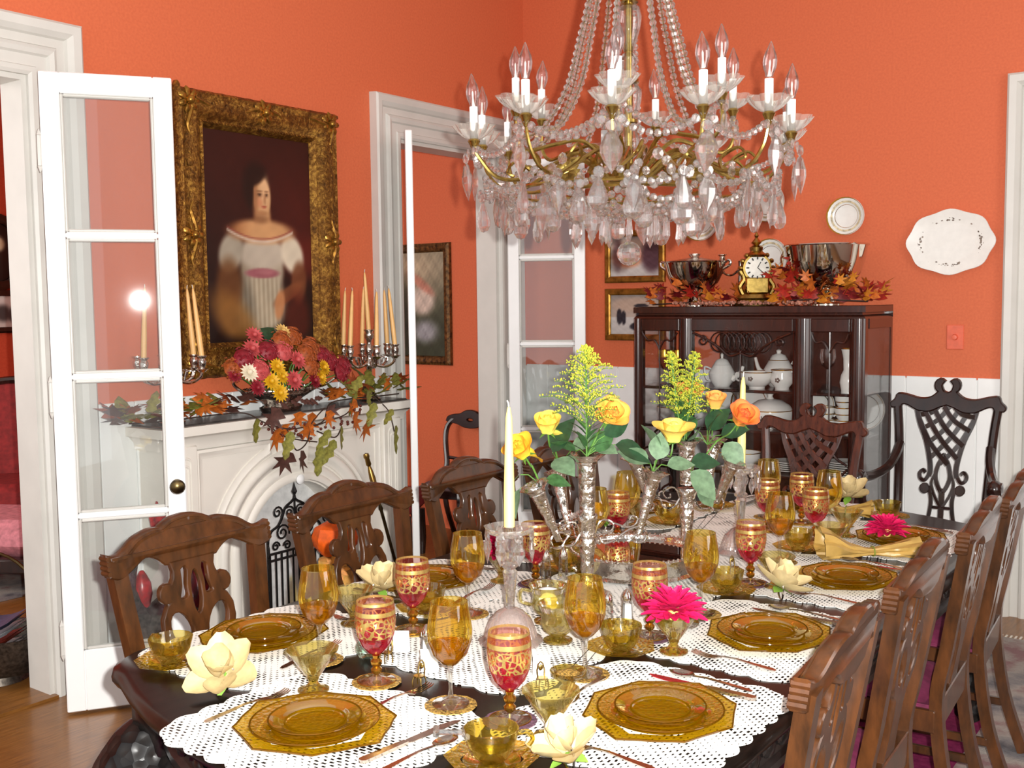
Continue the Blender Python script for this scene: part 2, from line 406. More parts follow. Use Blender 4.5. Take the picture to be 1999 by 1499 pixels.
def cat(p, n=6, closed=False):
    """smooth curve through the given points (Catmull-Rom)"""
    p = [Vector(q) for q in p]; N = len(p); out = []
    for i in range(N if closed else N - 1):
        if closed: a, b, c, d = p[i - 1], p[i], p[(i + 1) % N], p[(i + 2) % N]
        else: a, b, c, d = p[max(i - 1, 0)], p[i], p[i + 1], p[min(i + 2, N - 1)]
        for k in range(n):
            t = k / n
            out.append(.5 * ((2 * b) + (c - a) * t + (2 * a - 5 * b + 4 * c - d) * t * t + (3 * b - a - 3 * c + d) * t ** 3))
    if not closed: out.append(p[-1])
    return out
def spiral(cx, cy, r0, r1, a0, turns, n=14):
    return [(cx + (r0 + (r1 - r0) * i / n) * math.cos(a0 + turns * 2 * PI * i / n), cy + (r0 + (r1 - r0) * i / n) * math.sin(a0 + turns * 2 * PI * i / n)) for i in range(n + 1)]
def cutout(loops, depth, bevel=0.0, res=1):
    """flat pierced board from closed outlines (first the outer one, then the holes) in x,y; returns a MB"""
    cu = bpy.data.curves.new('outline', 'CURVE'); cu.dimensions = '2D'; cu.fill_mode = 'BOTH'; cu.extrude = depth / 2 - bevel; cu.bevel_depth = bevel; cu.bevel_resolution = 0
    for lp in loops:
        sp = cu.splines.new('POLY'); sp.points.add(len(lp) - 1); sp.use_cyclic_u = True
        for q, p in zip(sp.points, lp): q.co = (p[0], p[1], 0, 1)
    o = bpy.data.objects.new('outline', cu); COL.objects.link(o)
    dg = bpy.context.evaluated_depsgraph_get(); me = bpy.data.meshes.new_from_object(o.evaluated_get(dg))
    m = MB(); m.v = [tuple(v.co) for v in me.vertices]; m.f = [tuple(p.vertices) for p in me.polygons]
    bpy.data.objects.remove(o); bpy.data.curves.remove(cu); bpy.data.meshes.remove(me)
    return m
def warp(m, fn): m.v = [tuple(fn(Vector(p))) for p in m.v]; return m
def sweep(m, path, prof, up=(0, 0, 1), closed=False):
    """sweep an open profile (offset along the side axis, offset along up) on a path"""
    path = [Vector(p) for p in path]; up = Vector(up); N = len(path); vs = []
    for i, p in enumerate(path):
        da = (p - path[i - 1]).normalized() if (i or closed) else None
        db = (path[(i + 1) % N] - p).normalized() if (i < N - 1 or closed) else None
        t = (da or db) + (db or da); t.normalize(); s = t.cross(up).normalized()
        k = 1 / max(.4, (da or db).dot(t))
        for a, b in prof: vs.append(p + s * (a * k) + up * b)
    n = len(prof); fs = []
    for i in range(N if closed else N - 1):
        j = (i + 1) % N
        for k in range(n - 1): fs.append((i * n + k, j * n + k, j * n + k + 1, i * n + k + 1))
    if not closed: fs += [tuple(range(n)), tuple((N - 1) * n + k for k in range(n - 1, -1, -1))]
    return m.add(vs, fs)
# ---------------------------------------------------------------- the room
H = 3.75; DH = 2.425
struct(MB().box(-4.4, 6.4, -7.2, .2, -.06, 0).obj('floor', 'wood_floor', smooth=False))
struct(MB().box(-4.4, 6.4, -7.2, .2, H, H + .06).obj('ceiling', 'paint_white', smooth=False))
def wall_with_openings(axis, name, a0, a1, ops, t0, t1, m):
    b = MB(); cur = a0
    def put(p, q, z0, z1):
        if axis == 'y': b.box(t0, t1, p, q, z0, z1)
        else: b.box(p, q, t0, t1, z0, z1)
    for p, q, h in sorted(ops):
        put(cur, p, 0, H); put(p, q, h, H); cur = q
    put(cur, a1, 0, H)
    return struct(b.obj(name, m, smooth=False))
D1 = (-4.15, -3.25); D2 = (-1.165, -.29)
wl = wall_with_openings('y', 'wall_left', -7.2, .0, [D1 + (DH,), D2 + (DH,)], -.15, 0, 'wall_orange')
wb = wall_with_openings('x', 'wall_back', -4.4, 6.4, [(3.02, 3.95, 2.36)], 0, .15, 'wall_orange')
struct(MB().box(-4.25, -4.1, -7.2, 0, 0, H).obj('wall_parlour', 'wall_red', smooth=False))
struct(MB().box(6.05, 6.2, -7.2, 0, 0, H).obj('wall_right', 'paint_white', smooth=False))  # unseen wall added for reflections, white so its bounce stays neutral
CAS = [(0, -.001), (0, .018), (-.012, .026), (-.03, .026), (-.034, .018), (-.075, .018), (-.082, .03), (-.10, .036), (-.112, .03), (-.118, .02), (-.15, .02), (-.156, .034), (-.175, .05), (-.205, .055), (-.215, .046), (-.218, -.001)]
def casing(name, y0, y1, x=0.0, out=1):
    b = MB(); p = [(x, y0, 0), (x, y0, DH), (x, y1, DH), (x, y1, 0)]
    if out < 0: p = p[::-1]
    sweep(b, p, CAS, up=(out, 0, 0))
    for q, w in ((y0, .02), (y1, -.02)): b.box(-.15, 0, q, q + w, 0, DH - .02)
    b.box(-.15, 0, y0, y1, DH - .02, DH)
    return struct(b.obj(name, 'trim_cream', angle=25))
casing('trim_1', *D1); casing('trim_2', *D2)
b = MB(); sweep(b, [(3.02, 0, 0), (3.02, 0, 2.36), (3.95, 0, 2.36), (3.95, 0, 0)], CAS, up=(0, -1, 0))
struct(b.obj('trim_3', 'trim_cream', angle=25))
d3 = struct(MB().box(3.02, 3.95, .03, .07, 0, 2.36).obj('door_3', 'door_white', smooth=False))
for z0, z1 in ((.2, .95), (1.1, 2.2)):
    for x0 in (3.13, 3.53): MB().box(x0, x0 + .32, .022, .032, z0, z1, b=.008).obj('panel', 'door_white', d3, smooth=False)
struct(MB().box(-.16, .03, D1[0], D1[1], 0, .012).obj('trim_4', 'wood_floor', smooth=False))
# wainscot: single boards, then rail and baseboard
def rail(name, p, q, up):
    b = MB(); sweep(b, [p, q], [(0, 0), (-.03, 0.012), (-.03, .02), (-.012, .024), (-.012, .045), (-.026, .05), (-.042, .058), (-.042, .072), (0, .075)], up=(0, 0, 1)); 
    return struct(b.obj(name, 'paint_white', angle=25))
RZ0 = 1.137
BW = .168
me = MB().box(-BW / 2 + .003, BW / 2 - .003, -.014, 0.004, .12, RZ0 + .01, b=.003).mesh('board', 'paint_white', False)
b = MB(); b.box(0, 2.81, -.005, .0, .0, RZ0); struct(b.obj('trim_7', 'paint_white', smooth=False))
b = MB(); b.box(0, .005, -3.03, -1.385, .0, RZ0); b.box(0, .005, -.07, 0, 0, RZ0); struct(b.obj('trim_8', 'paint_white', smooth=False))
x = 0.09
while x < 2.80:
    inst(me, 'board', wb, (x, 0, 0)); x += BW
y = -.1
for y in [-2.93 + BW * i for i in range(10)] + [-.13]:
    inst(me, 'board', wl, (0, y, 0), (0, 0, PI / 2))
rail('trim_5', (0.0, -.0, RZ0), (2.81, -.0, RZ0), None); rail('trim_6', (0, -2.99, RZ0), (0, -1.39, RZ0), None)
b = MB(); b.box(.02, 2.81, -.022, 0, 0, .12, b=.004); struct(b.obj('baseboard_back', 'paint_white', smooth=False))
b = MB(); b.box(0, .022, -3.03, -2.86, 0, .12, b=.004); b.box(0, .022, -1.46, -1.385, 0, .12, b=.004); struct(b.obj('baseboard_left', 'paint_white', smooth=False))
# glazed doors
def leaf(name, w, loc, rz, knob_side=None, knob_z=.845, hinges=True):
    h, th = 2.385, .036
    st, tr, br, mu = .068, .076, .235, .024
    root = struct(MB().box(0, st, -th / 2, th / 2, 0, h, b=.004).obj(name, 'door_white', loc=loc, rot=(0, 0, rz), smooth=False))
    MB().box(w - st, w, -th / 2, th / 2, 0, h, b=.004).obj('stile', 'door_white', root, smooth=False)
    MB().box(st, w - st, -th / 2, th / 2, h - tr, h, b=.004).obj('top_rail', 'door_white', root, smooth=False)
    MB().box(st, w - st, -th / 2, th / 2, 0, br, b=.004).obj('bottom_rail', 'door_white', root, smooth=False)
    ph = (h - tr - br - 3 * mu) / 4
    pm = MB().box(st - .004, w - st + .004, -.002, .002, 0, ph).mesh('pane', 'pane', False)
    mm = MB(); 
    for s in (-1, 1): mm.box(st, w - st, s * .002, s * th * .42, 0, mu, b=.006)
    mm = mm.mesh('muntin', 'door_white', False)
    bead = MB()
    for s in (-1, 1):
        y0, y1 = s * .003, s * .013
        bead.box(st, st + .011, y0, y1, 0, ph, b=.004); bead.box(w - st - .011, w - st, y0, y1, 0, ph, b=.004)
        bead.box(st + .011, w - st - .011, y0, y1, 0, .011, b=.004); bead.box(st + .011, w - st - .011, y0, y1, ph - .011, ph, b=.004)
    bead = bead.mesh('glazing_bead', 'trim_cream', False)
    z = br
    for i in range(4):
        inst(pm, 'pane', root, (0, 0, z)); inst(bead, 'glazing_bead', root, (0, 0, z)); z += ph
        if i < 3: inst(mm, 'muntin', root, (0, 0, z)); z += mu
    if knob_side:
        prof = [(.0, 0), (.022, 0), (.022, .004), (.009, .008), (.008, .03), (.018, .036), (.027, .046), (.029, .056), (.024, .066), (.012, .071), (0, .072)]
        for s in (-1, 1): MB().lathe(prof, 18, T(w - st / 2, s * th / 2, knob_z) @ RX(-s * PI / 2)).obj('knob', 'old_brass', root)
    hm = MB().tube([(0, 0, -.055), (0, 0, .055)], .008, 8).lathe([(.0, .055), (.009, .056), (.006, .066), (.003, .076), (0, .08)], 8).lathe([(.0, -.08), (.003, -.076), (.006, -.066), (.009, -.056), (0, -.055)], 8)
    hm.box(0.0, .034, -.004, .004, -.05, .05); hm = hm.mesh('hinge', 'trim_cream', True)
    for z in (.28, 1.2, 2.1): inst(hm, 'hinge', root, (-.006, -th * .3, z))
    return root
leaf('door_1', .459, (.219, -3.325, .012), math.atan2(.83, .557), True)
leaf('door_2', .44, (.07, -1.165, .012), math.atan2(-.305, .275))
leaf('door_4', .47, (.058, -.262, .012), math.atan2(.225, .41))
# ---------------------------------------------------------------- rugs
rg = thing('oriental_rug', 'grey and rose patterned rug with a plum field under the dining table', 'rug', (2.65, -2.9, 0))
MB().box(-1.85, 1.9, -2.3, 2.5, .001, .011).obj('border', 'rug', rg, smooth=False)
MB().box(-1.25, .42, -1.9, 1.55, .011, .013).obj('field', 'rug_plum', rg, smooth=False)
fr = MB()
for i in range(190):
    x = -1.84 + i * .0197; fr.box(x, x + .008, 2.5, 2.555 + random.random() * .012, .001, .005)
o = fr.obj('fringe', 'mat_white', rg, smooth=False); o['kind'] = 'stuff'
# ---------------------------------------------------------------- fireplace
YZ = Matrix(((0, 0, 1, 0), (1, 0, 0, 0), (0, 1, 0, 0), (0, 0, 0, 1)))       # drawing plane -> wall plane
fp_ = thing('fireplace', 'cream painted fireplace with arched opening and slate topped mantel shelf', 'fireplace', (0.015, -2.135, 0))
def archpts(r, zc, n=28, foot=0.0): return [(-r, foot)] + [(-r * math.cos(PI * i / n), zc + r * math.sin(PI * i / n)) for i in range(n + 1)] + [(r, foot)]
AZ, AR = .42, .43
m = cutout([[(-.70, 0.002), (.70, .002), (.70, .985), (-.70, .985)], archpts(.30, AZ, 24, .04)[::-1]], .19)
warp(m, lambda p: YZ @ p + Vector((.09, 0, 0))); m.obj('surround', 'mantel_cream', fp_, smooth=False)
MB().prism(archpts(.31, AZ, 24, .02), .02, .06, YZ).obj('insert', 'insert_white', fp_, smooth=False)
def ring(r, prof, name):
    mm = MB(); sweep(mm, [YZ @ Vector((a, b, .185)) for a, b in archpts(r, AZ, 30, .004)], prof, up=(1, 0, 0)); mm.obj(name, 'mantel_cream', fp_, angle=50)
ring(AR, [(-.035, -.004), (-.03, .02), (-.012, .03), (.008, .026), (.016, .012), (.03, .008), (.034, -.004)], 'outer_arch')
ring(.345, [(-.045, -.002), (-.04, .012), (-.02, .02), (.0, .012), (.006, .02), (.02, .026), (.036, .02), (.045, -.06)], 'inner_arch')
for s in (-1, 1):
    a0, a1 = math.acos(.17 / .49), math.acos(.465 / .49)
    arc = [(s * .49 * math.cos(a), AZ + .49 * math.sin(a)) for a in [a0 + (a1 - a0) * i / 12 for i in range(13)]]
    pth = [(s * .545, .915), (s * .17, .915)] + arc + [(s * .545, arc[-1][1] - .03)]
    if s > 0: pth = pth[::-1]
    mm = MB(); sweep(mm, [YZ @ Vector((a, b, .185)) for a, b in pth], [(-.022, -.002), (-.018, .012), (-.006, .016), (.004, .008), (.02, .006), (.022, -.002)], up=(1, 0, 0), closed=True)
    mm.obj('spandrel_moulding', 'mantel_cream', fp_, angle=50)
    pl = MB().box(.18, .215, s * .565, s * .695, .14, .96, b=.006); pl.box(.18, .225, s * .555, s * .705, .004, .14, b=.008)
    for w, zt in ((.03, .88), (.017, .86)):
        g = [(s * .63 - w, .2)] + [(s * .63 - w * math.cos(PI * i / 8), zt + w * math.sin(PI * i / 8)) for i in range(9)] + [(s * .63 + w, .2)]
        pl.tube([YZ @ Vector((a, b, .215)) for a, b in g], .006, 6)
    pl.obj('pilaster', 'mantel_cream', fp_, angle=40)
MB().prism([(-.035, .80), (.035, .80), (.05, .93), (-.05, .93)], .18, .225, YZ).obj('keystone', 'mantel_cream', fp_, smooth=False)
MB().lathe([(0, 0), (.022, .004), (.024, .012), (.012, .02), (0, .022)], 14, T(.215, -.01, .735) @ RY(PI / 2)).obj('arch_boss', 'door_white', fp_)
sh = MB(); sweep(sh, [(0.0, -.71, .945), (.195, -.71, .945), (.195, .71, .945), (.0, .71, .945)], [(0, 0), (.012, .0), (.016, .03), (.03, .045), (.038, .055), (.052, .06), (.052, .098), (0, .1)], up=(0, 0, 1))
sh.obj('mantel_shelf', 'mantel_cream', fp_, angle=40)
MB().box(.0, .225, -.735, .735, 1.035, 1.052, b=.004).obj('slate_top', 'slate', fp_, smooth=False)
MB().box(.19, .62, -.72, .72, .0015, .016, b=.004).obj('hearth', 'slate', fp_, smooth=False)
# wrought iron screen
fs = thing('fire_screen', 'black wrought iron fire screen with scrolled arched top in the hearth', 'fire screen', (.33, -2.265, .0165))
def wire(name, paths, r=.005, M=Matrix()):
    mm = MB()
    for p in paths: mm.tube([M @ (YZ @ Vector((q[0], q[1], 0))) for q in p], r, 5)
    o = mm.obj(name, 'iron', fs)
    if len(paths) > 1: o['kind'] = 'stuff'
    return o
def mir(p): return [(-a, b) for a, b in p]
bars = MB().tube([(0, 0, .02), (0, 0, .43)], .0045, 5).mesh('bar', 'iron')
for i in range(10): inst(bars, 'bar', fs, (0, -.15 + .0333 * i, 0))
wire('frame', [[(-.16, 0), (-.16, .50)], [(.16, 0), (.16, .50)], [(-.16, .03), (.16, .03)], [(-.16, .43), (.16, .43)], [(-.16, .40), (.16, .40)]], .006)
outl = [(-.16, .49), (-.14, .53), (-.10, .55), (-.075, .585), (-.055, .625), (-.02, .645), (0, .66)]
wire('arched_top', [[tuple(q) [:2] for q in cat([(a, b, 0) for a, b in outl], 5)], [tuple(q)[:2] for q in cat([(-a, b, 0) for a, b in outl], 5)]], .006)
sc = [spiral(-.075, .515, .04, .008, -.3, 1.6, 22), spiral(-.03, .60, .028, .006, 2.2, -1.5, 18), spiral(-.115, .46, .022, .005, 0, 1.4, 16), spiral(-.05, .455, .022, .005, 3.1, -1.4, 16), spiral(-.19, .545, .024, .005, -1.2, 1.5, 16), spiral(-.10, .61, .03, .006, -.8, 1.5, 18)]
wire('scrolls', sc + [mir(p) for p in sc] + [[(0, .40), (0, .66)]], .0045)
mm = MB(); mm.lathe([(0, .655), (.008, .66), (.005, .675), (.013, .69), (.006, .71), (0, .735)], 8); mm.obj('finial', 'iron', fs)
for s in (-1, 1):
    Mw = T(0, s * .16, 0) @ RZ(s * -.9)
    p = [[(s * t, .01), (s * t, z)] for t, z in ((.03, .42), (.06, .41), (.09, .40), (.12, .44))] + [[(0, .03), (s * .12, .03)], [(0, .40), (s * .12, .40)]]
    for q in (spiral(.035, .455, .03, .006, 3, -1.5, 16), spiral(.09, .46, .028, .006, 0, 1.5, 16), spiral(.06, .51, .022, .005, 2, -1.4, 14), spiral(.06, .30, .022, .005, 2, -1.4, 14), spiral(.06, .22, .022, .005, -2, 1.4, 14)):
        p.append([(s * a, b) for a, b in q])
    wire('wing', p, .0045, Mw)
# poker and ornaments on the hearth
pk = thing('fire_poker', 'brass fire poker leaning against the end of the mantelpiece', 'poker', (.40, -1.60, .014))
Mp = along((0, 0, 0), (-.165, -.11, .79))
L = math.sqrt(.165 ** 2 + .11 ** 2 + .79 ** 2)
MB().lathe([(0, 0), (.006, .02), (.008, .05), (.008, L - .3), (.012, L - .29), (.007, L - .27), (.009, L - .25)], 10, Mp).obj('shaft', 'old_brass', pk)
MB().lathe([(.009, L - .25), (.013, L - .2), (.016, L - .13), (.012, L - .09), (.008, L - .07), (.014, L - .06), (.012, L - .03), (.016, L - .02), (.014, L - .005), (0, L)], 12, Mp).obj('handle', 'brass', pk)
def sunflower(parent, M, r, name='sunflower'):
    f = MB()
    for k in range(13):
        a = 2 * PI * k / 13
        f.add([(.3 * r * math.cos(a - .3), .3 * r * math.sin(a - .3), 0), (.75 * r * math.cos(a - .2), .75 * r * math.sin(a - .2), .08 * r), (r * math.cos(a), r * math.sin(a), 0), (.75 * r * math.cos(a + .2), .75 * r * math.sin(a + .2), .08 * r), (.3 * r * math.cos(a + .3), .3 * r * math.sin(a + .3), 0)], [(0, 1, 2, 3, 4)], M)
    o = f.obj(name, 'leaf_gold', parent); MB().ball(.38 * r, M @ SC(1, 1, .4), 10, 5).obj('flower_centre', 'dark_centre', o)
hv = thing('harvest_lantern', 'orange pumpkin on a straw post with sunflowers in front of the fireplace', 'ornament', (.62, -2.30, .0165))
MB().lathe([(0, 0), (.095, .0), (.085, .05), (.07, .2), (.075, .43), (0, .45)], 16, rib=lambda a, z: 1 + .05 * math.sin(9 * a)).obj('post', 'straw', hv)
MB().lathe([(0, .44), (.06, .45), (.095, .49), (.1, .53), (.085, .57), (.04, .592), (0, .585)], 24, rib=lambda a, z: 1 - .09 * abs(math.sin(4 * a))).obj('pumpkin', 'pumpkin', hv)
MB().tube([(0, 0, .585), (.004, 0, .61), (.015, 0, .63)], [.014, .01, .009], 6).obj('stalk', 'leaf_olive', hv)
for (a, z, r) in ((-.75, .41, .062), (-.2, .60, .042), (.35, .43, .05)): sunflower(hv, T(.085 * math.cos(a), .085 * math.sin(a), z) @ RZ(a) @ RY(PI / 2 - .2), r)
for i, (y, z, c) in enumerate(((-.20, .20, 'leaf_olive'), (-.15, .17, 'leaf_orange'), (-.11, .22, 'leaf_rust'), (-.24, .17, 'leaf_olive'), (-.17, .25, 'leaf_rust'), (-.08, .17, 'leaf_olive'))):
    q = MB(); q.sheet(5, 5, lambda u, v: ((u - .5) * .06 * math.sin(PI * (.1 + .8 * v)), .0, (v - .3) * .09), T(.02, y, z) @ RZ(PI / 2) @ RX(-.5 + .2 * i)); q.tube([(.0, -.04, .05), (.015, y, z)], .002, 4); q.obj('leaf', c, hv)
rs = thing('rooster_figure', 'dark metal rooster figure with red breast behind the open glazed door', 'ornament', (.33, -2.93, .001), PI - .1)
MB().lathe([(0, 0), (.08, 0), (.085, .012), (.02, .03), (.012, .14), (0, .14)], 16).obj('stand', 'pewter', rs)
MB().ball(1, T(.0, .0, .27) @ RX(.3) @ SC(.085, .13, .13), 14, 9).obj('body', 'pewter', rs)
MB().tube(cat([(0, -.08, .33), (0, -.13, .43), (0, -.12, .53), (0, -.06, .62), (0, -.03, .66)], 5), [.05] * 6 + [.045] * 5 + [.035] * 5 + [.022] * 5, 10).obj('neck', 'crow_red', rs)
MB().ball(1, T(0, .0, .68) @ SC(.025, .045, .03), 10, 6).obj('head', 'pewter', rs)
MB().prism([(-.03, .70), (.0, .755), (.02, .72), (.045, .775), (.06, .72), (.085, .75), (.07, .67), (.0, .67)], -.006, .006, YZ).obj('comb', 'scarlet', rs)
MB().lathe([(0, .0), (.022, .03), (.03, .07), (.026, .11), (.014, .14), (.006, .155)], 10, T(0, .12, .34) @ SC(1.3, 1.3, 1.1)).obj('wattle', 'scarlet', rs)
MB().tube(cat([(0, .1, .3), (0, .17, .42), (0, .16, .55), (0, .13, .62)], 5), [.035] * 6 + [.025] * 5 + [.012] * 4 + [.002], 8).obj('tail', 'pewter', rs)
# ---------------------------------------------------------------- dining table
TC = (2.47, -2.885); TZ = .76
dt = thing('dining_table', 'black carved dining table with bowed ends under the lace place mats', 'table', (TC[0], TC[1], 0))
def outline(off=0.0, n=10):
    hw, hl = .685 - off, 1.28 - off; pts = []
    for k in range(n + 1):                      # bowed near end from left to right
        t = -1 + 2 * k / n; pts.append((t * (hw - .10), -(hl + .14 * (1 - t * t))))
    c = [(hw - .10 + .10 * math.sin(a), -hl + .11 - .11 * math.cos(a)) for a in [PI / 2 * i / 5 for i in range(6)]]
    q = pts[:-1] + c + [(x, -y) for x, y in reversed(c)]
    q += [(-(-1 + 2 * k / n) * (hw - .10), hl + 0.14 * (1 - (-1 + 2 * k / n) ** 2)) for k in range(1, n)]
    q += [(-x, -y) for x, y in c] + [(-x, y) for x, y in list(reversed(c))[:-1]]
    return q
def stacked(levels):
    m = MB(); rows = [[(x, y, z) for x, y in outline(off)] for off, z in levels]; n = len(rows[0])
    for r in rows: m.v += r
    for i in range(len(rows) - 1):
        for k in range(n): m.f.append((i * n + k, i * n + (k + 1) % n, (i + 1) * n + (k + 1) % n, (i + 1) * n + k))
    m.f.append(tuple(range(n - 1, -1, -1))); m.f.append(tuple((len(rows) - 1) * n + k for k in range(n))); return m
stacked([(.035, .70), (.008, .715), (0, .73), (.004, .75), (.016, .76)]).obj('tabletop', 'table_black', dt, angle=50)
stacked([(.075, .585), (.06, .595), (.06, .612), (.07, .62), (.07, .68), (.055, .688), (.05, .70)]).obj('apron', 'carved_black', dt, angle=30)
orn = MB()
ol = outline(.066, 10); ring_pts = []
for (x0, y0), (x1, y1) in zip(ol, ol[1:] + ol[:1]):
    l = math.hypot(x1 - x0, y1 - y0); k = max(1, int(l / .075))
    for i in range(k):
        t = (i + .5) / k; ring_pts.append((x0 + (x1 - x0) * t, y0 + (y1 - y0) * t, math.atan2(y1 - y0, x1 - x0)))
for i, (x, y, a) in enumerate(ring_pts):
    M = T(x, y, .65) @ RZ(a)
    orn.ball(1, M @ SC(.028, .011, .022), 8, 4)
    orn.tube([M @ Vector((.028 * math.cos(t) * 1.2, -.004, .02 * math.sin(t))) for t in [PI * k / 6 for k in range(7)]], .004, 4)
orn.obj('apron_carving', 'carved_black', dt)['kind'] = 'stuff'
def make_leg(sx, sy):
    g = MB(); bx, by = (sx * .56, sy * 1.19) if sy < 0 else (sx * .56, sy * 1.32)
    g.box(bx - .05, bx + .05, by - .05, by + .05, .56, .705, b=.01)
    o = g.obj('leg', 'carved_black', dt, angle=50)
    d = Vector((sx * .75, sy * .66, 0)) * (1 if sy < 0 else .3)
    k = MB(); P = [Vector((bx, by, .60)), Vector((bx, by, .56)) + d * .035, Vector((bx, by, .47)) + d * .075, Vector((bx, by, .36)) + d * .06, Vector((bx, by, .22)) + d * .0, Vector((bx, by, .12)) - d * .01, Vector((bx, by, .085)) + d * .03, Vector((bx, by, .062)) + d * .07]
    R = [.055, .085, .098, .078, .05, .045, .06, .055] if sy < 0 else [.05, .06, .062, .055, .045, .042, .055, .052]
    cc = cat(P, 5); rr = []
    for i in range(len(R) - 1): rr += [R[i] + (R[i + 1] - R[i]) * t / 5 for t in range(5)]
    k.tube(cc, rr + [R[-1]], 14); k.obj('knee', 'scaled_black', o)
    sc_ = MB()
    for ax in ((-sx, 0),):           # a scroll curling in under the apron on each side
        a = Vector((ax[0], ax[1], 0)); base = Vector((bx, by, .50))
        pts = [base + a * (.05 + .11 * t) + Vector((0, 0, .05 * math.sin(PI * t))) for t in [i / 8 for i in range(9)]]
        cx = base + a * .175 + Vector((0, 0, -.045))
        pts += [cx + a * (.045 - .03 * t) * math.cos(PI / 2 + .4 - 5.2 * t) * -1 + Vector((0, 0, (.045 - .03 * t) * math.sin(PI / 2 + .4 - 5.2 * t))) for t in [i / 14 for i in range(15)]]
        sc_.tube(pts, [.05 - .022 * min(1, i / 9) for i in range(len(pts))], 10)
    sc_.obj('scroll', 'carved_black', o)
for sx in (-1, 1):
    for sy in (-1, 1): make_leg(sx, sy)
# ---------------------------------------------------------------- chairs
def lean(z, k=.17, z0=.46): return -max(0.0, z - z0) * k
def stand(p): return Vector((p.x, p.z + lean(p.y) , p.y))      # drawing (x, height, depth) -> chair space
def sym(h): return h + [(-a, b) for a, b in reversed(h) if abs(a) > 1e-6]
def curve2(p, n=4): return [tuple(q)[:2] for q in cat([(a, b, 0) for a, b in p], n)]
def front_leg(x): return MB().box(x - .021, x + .021, .385, .427, 0, .43, b=.004)
def make_chair(name, label, cat_, wood_m, group):
    r = thing(name, label, cat_, (0, 0, 0), 0, group)
    for s in (-1, 1):
        P = cat([(s * .185, -.095, 0), (s * .19, -.03, .2), (s * .195, 0, .44), (s * .205, lean(.6), .6), (s * .225, lean(.8), .8), (s * .236, lean(.905), .905)], 4)
        MB().tube(P, .019, 4, up=(1, 0, 0), flat=(1.15, .85)).obj('back_post', wood_m, r, angle=30)
        front_leg(s * .215).obj('front_leg', wood_m, r, smooth=False)
        MB().box(s * .205 - .009, s * .205 + .009, -.03, .39, .14, .165, b=.003).obj('side_stretcher', wood_m, r, smooth=False)
        MB().box(s * .215 - .012, s * .215 + .012, .0, .40, .37, .43, b=.003).obj('seat_rail', wood_m, r, smooth=False)
    MB().box(-.2, .2, .18, .20, .14, .165, b=.003).obj('cross_stretcher', wood_m, r, smooth=False)
    MB().box(-.22, .22, .385, .425, .37, .43, b=.003).obj('seat_rail', wood_m, r, smooth=False)
    MB().box(-.19, .19, -.015, .02, .38, .46, b=.003).obj('seat_rail', wood_m, r, smooth=False)
    st = MB(); st.sheet(9, 9, lambda u, v: ((u - .5) * (.39 + .04 * v), .02 + .40 * v, .432 + .035 * (1 - (2 * u - 1) ** 4) * (1 - (2 * v - 1) ** 4))); st.box(-.195, .195, .02, .42, .425, .436)
    st.obj('seat', 'seat_plum', r, angle=70)
    top = curve2([(.0, .984), (.045, .979), (.078, .966)], 4) + curve2([(.084, .960), (.12, .962), (.17, .950), (.21, .926), (.24, .918), (.268, .926)], 3) 
    bot = curve2([(.264, .876), (.23, .867), (.19, .883), (.145, .903), (.11, .892), (.085, .872)], 3) + [(.0, .866)]
    cm = cutout([sym(top + bot)], .030, .004); warp(cm, stand); warp(cm, lambda p: Vector((p.x, p.y - .012 + .02 * (p.x / .26) ** 2 , p.z))); cr = cm.obj('crest_rail', wood_m, r, angle=45)
    gm = MB().tube([stand(Vector((a * .97, b - .008, .0165))) + Vector((0, -.012 + .02 * (a / .26) ** 2, 0)) for a, b in sym(top)], .0035, 4); gm.obj('crest_bead', wood_m, cr)
    for s in (-1, 1):
        em = MB()
        for k in range(4): em.tube([stand(Vector((s * .268, .884 + k * .012, z))) + Vector((0, .008, 0)) for z in (-.015, .017)], .0065, 6)
        em.obj('fluted_ear', wood_m, cr)
    o_ = [(.0, .872), (.072, .872), (.066, .848), (.069, .832), (.078, .818)] + [(.094 + .024 * math.cos(a), .797 + .024 * math.sin(a)) for a in [PI * .62 - PI * 1.25 * i / 8 for i in range(9)]] + [(.100, .763), (.116, .735), (.119, .70), (.109, .66), (.084, .632), (.052, .61), (.042, .57), (.042, .52), (.055, .46), (0, .46)]
    slit = curve2([(.046, .852), (.030, .860), (.022, .845), (.028, .81), (.027, .782), (.040, .774), (.056, .78), (.047, .81), (.046, .852)], 3)[:-1]
    lens = [(.019 * math.cos(t), .787 + .060 * math.sin(t)) for t in [2 * PI * i / 16 for i in range(16)]]
    ov = [(.060 + .036 * math.cos(t) + .014 * math.sin(t), .697 + .052 * math.sin(t)) for t in [2 * PI * i / 18 for i in range(18)]]
    tri = [(.0, .668), (.014, .648), (.0, .62), (-.014, .648)]
    sm = cutout([sym(o_)] + [slit, [(-a, b) for a, b in slit], lens, ov, [(-a, b) for a, b in ov], tri], .018, .003)
    warp(sm, stand); sm.obj('splat', wood_m, r, angle=45)
    r.scale = (.93, 1, 1)
    return r
GRP = 'carved brown dining chairs drawn up to the table'
Ln = ['nearest the camera', 'second from the camera', 'third from the camera', 'farthest from the camera']
c0 = make_chair('dining_chair', 'brown dining chair with pierced splat, fireplace side of the table, nearest the camera', 'chair', 'chair_wood', GRP)
LY, RY_ = [-3.755, -3.155, -2.57, -1.99], [-3.612, -2.995, -2.38, -1.84]
RXs = [3.20, 3.17, 3.165, 3.15]; RRs = [.09, .05, .06, .07]
c0.location = (1.665, LY[0], .0135); c0.rotation_euler = (0, 0, -PI / 2 - .0)
for i in range(1, 4): clone(c0, 'brown dining chair with pierced splat, fireplace side of the table, ' + Ln[i], (1.665, LY[i], .0135), -PI / 2)
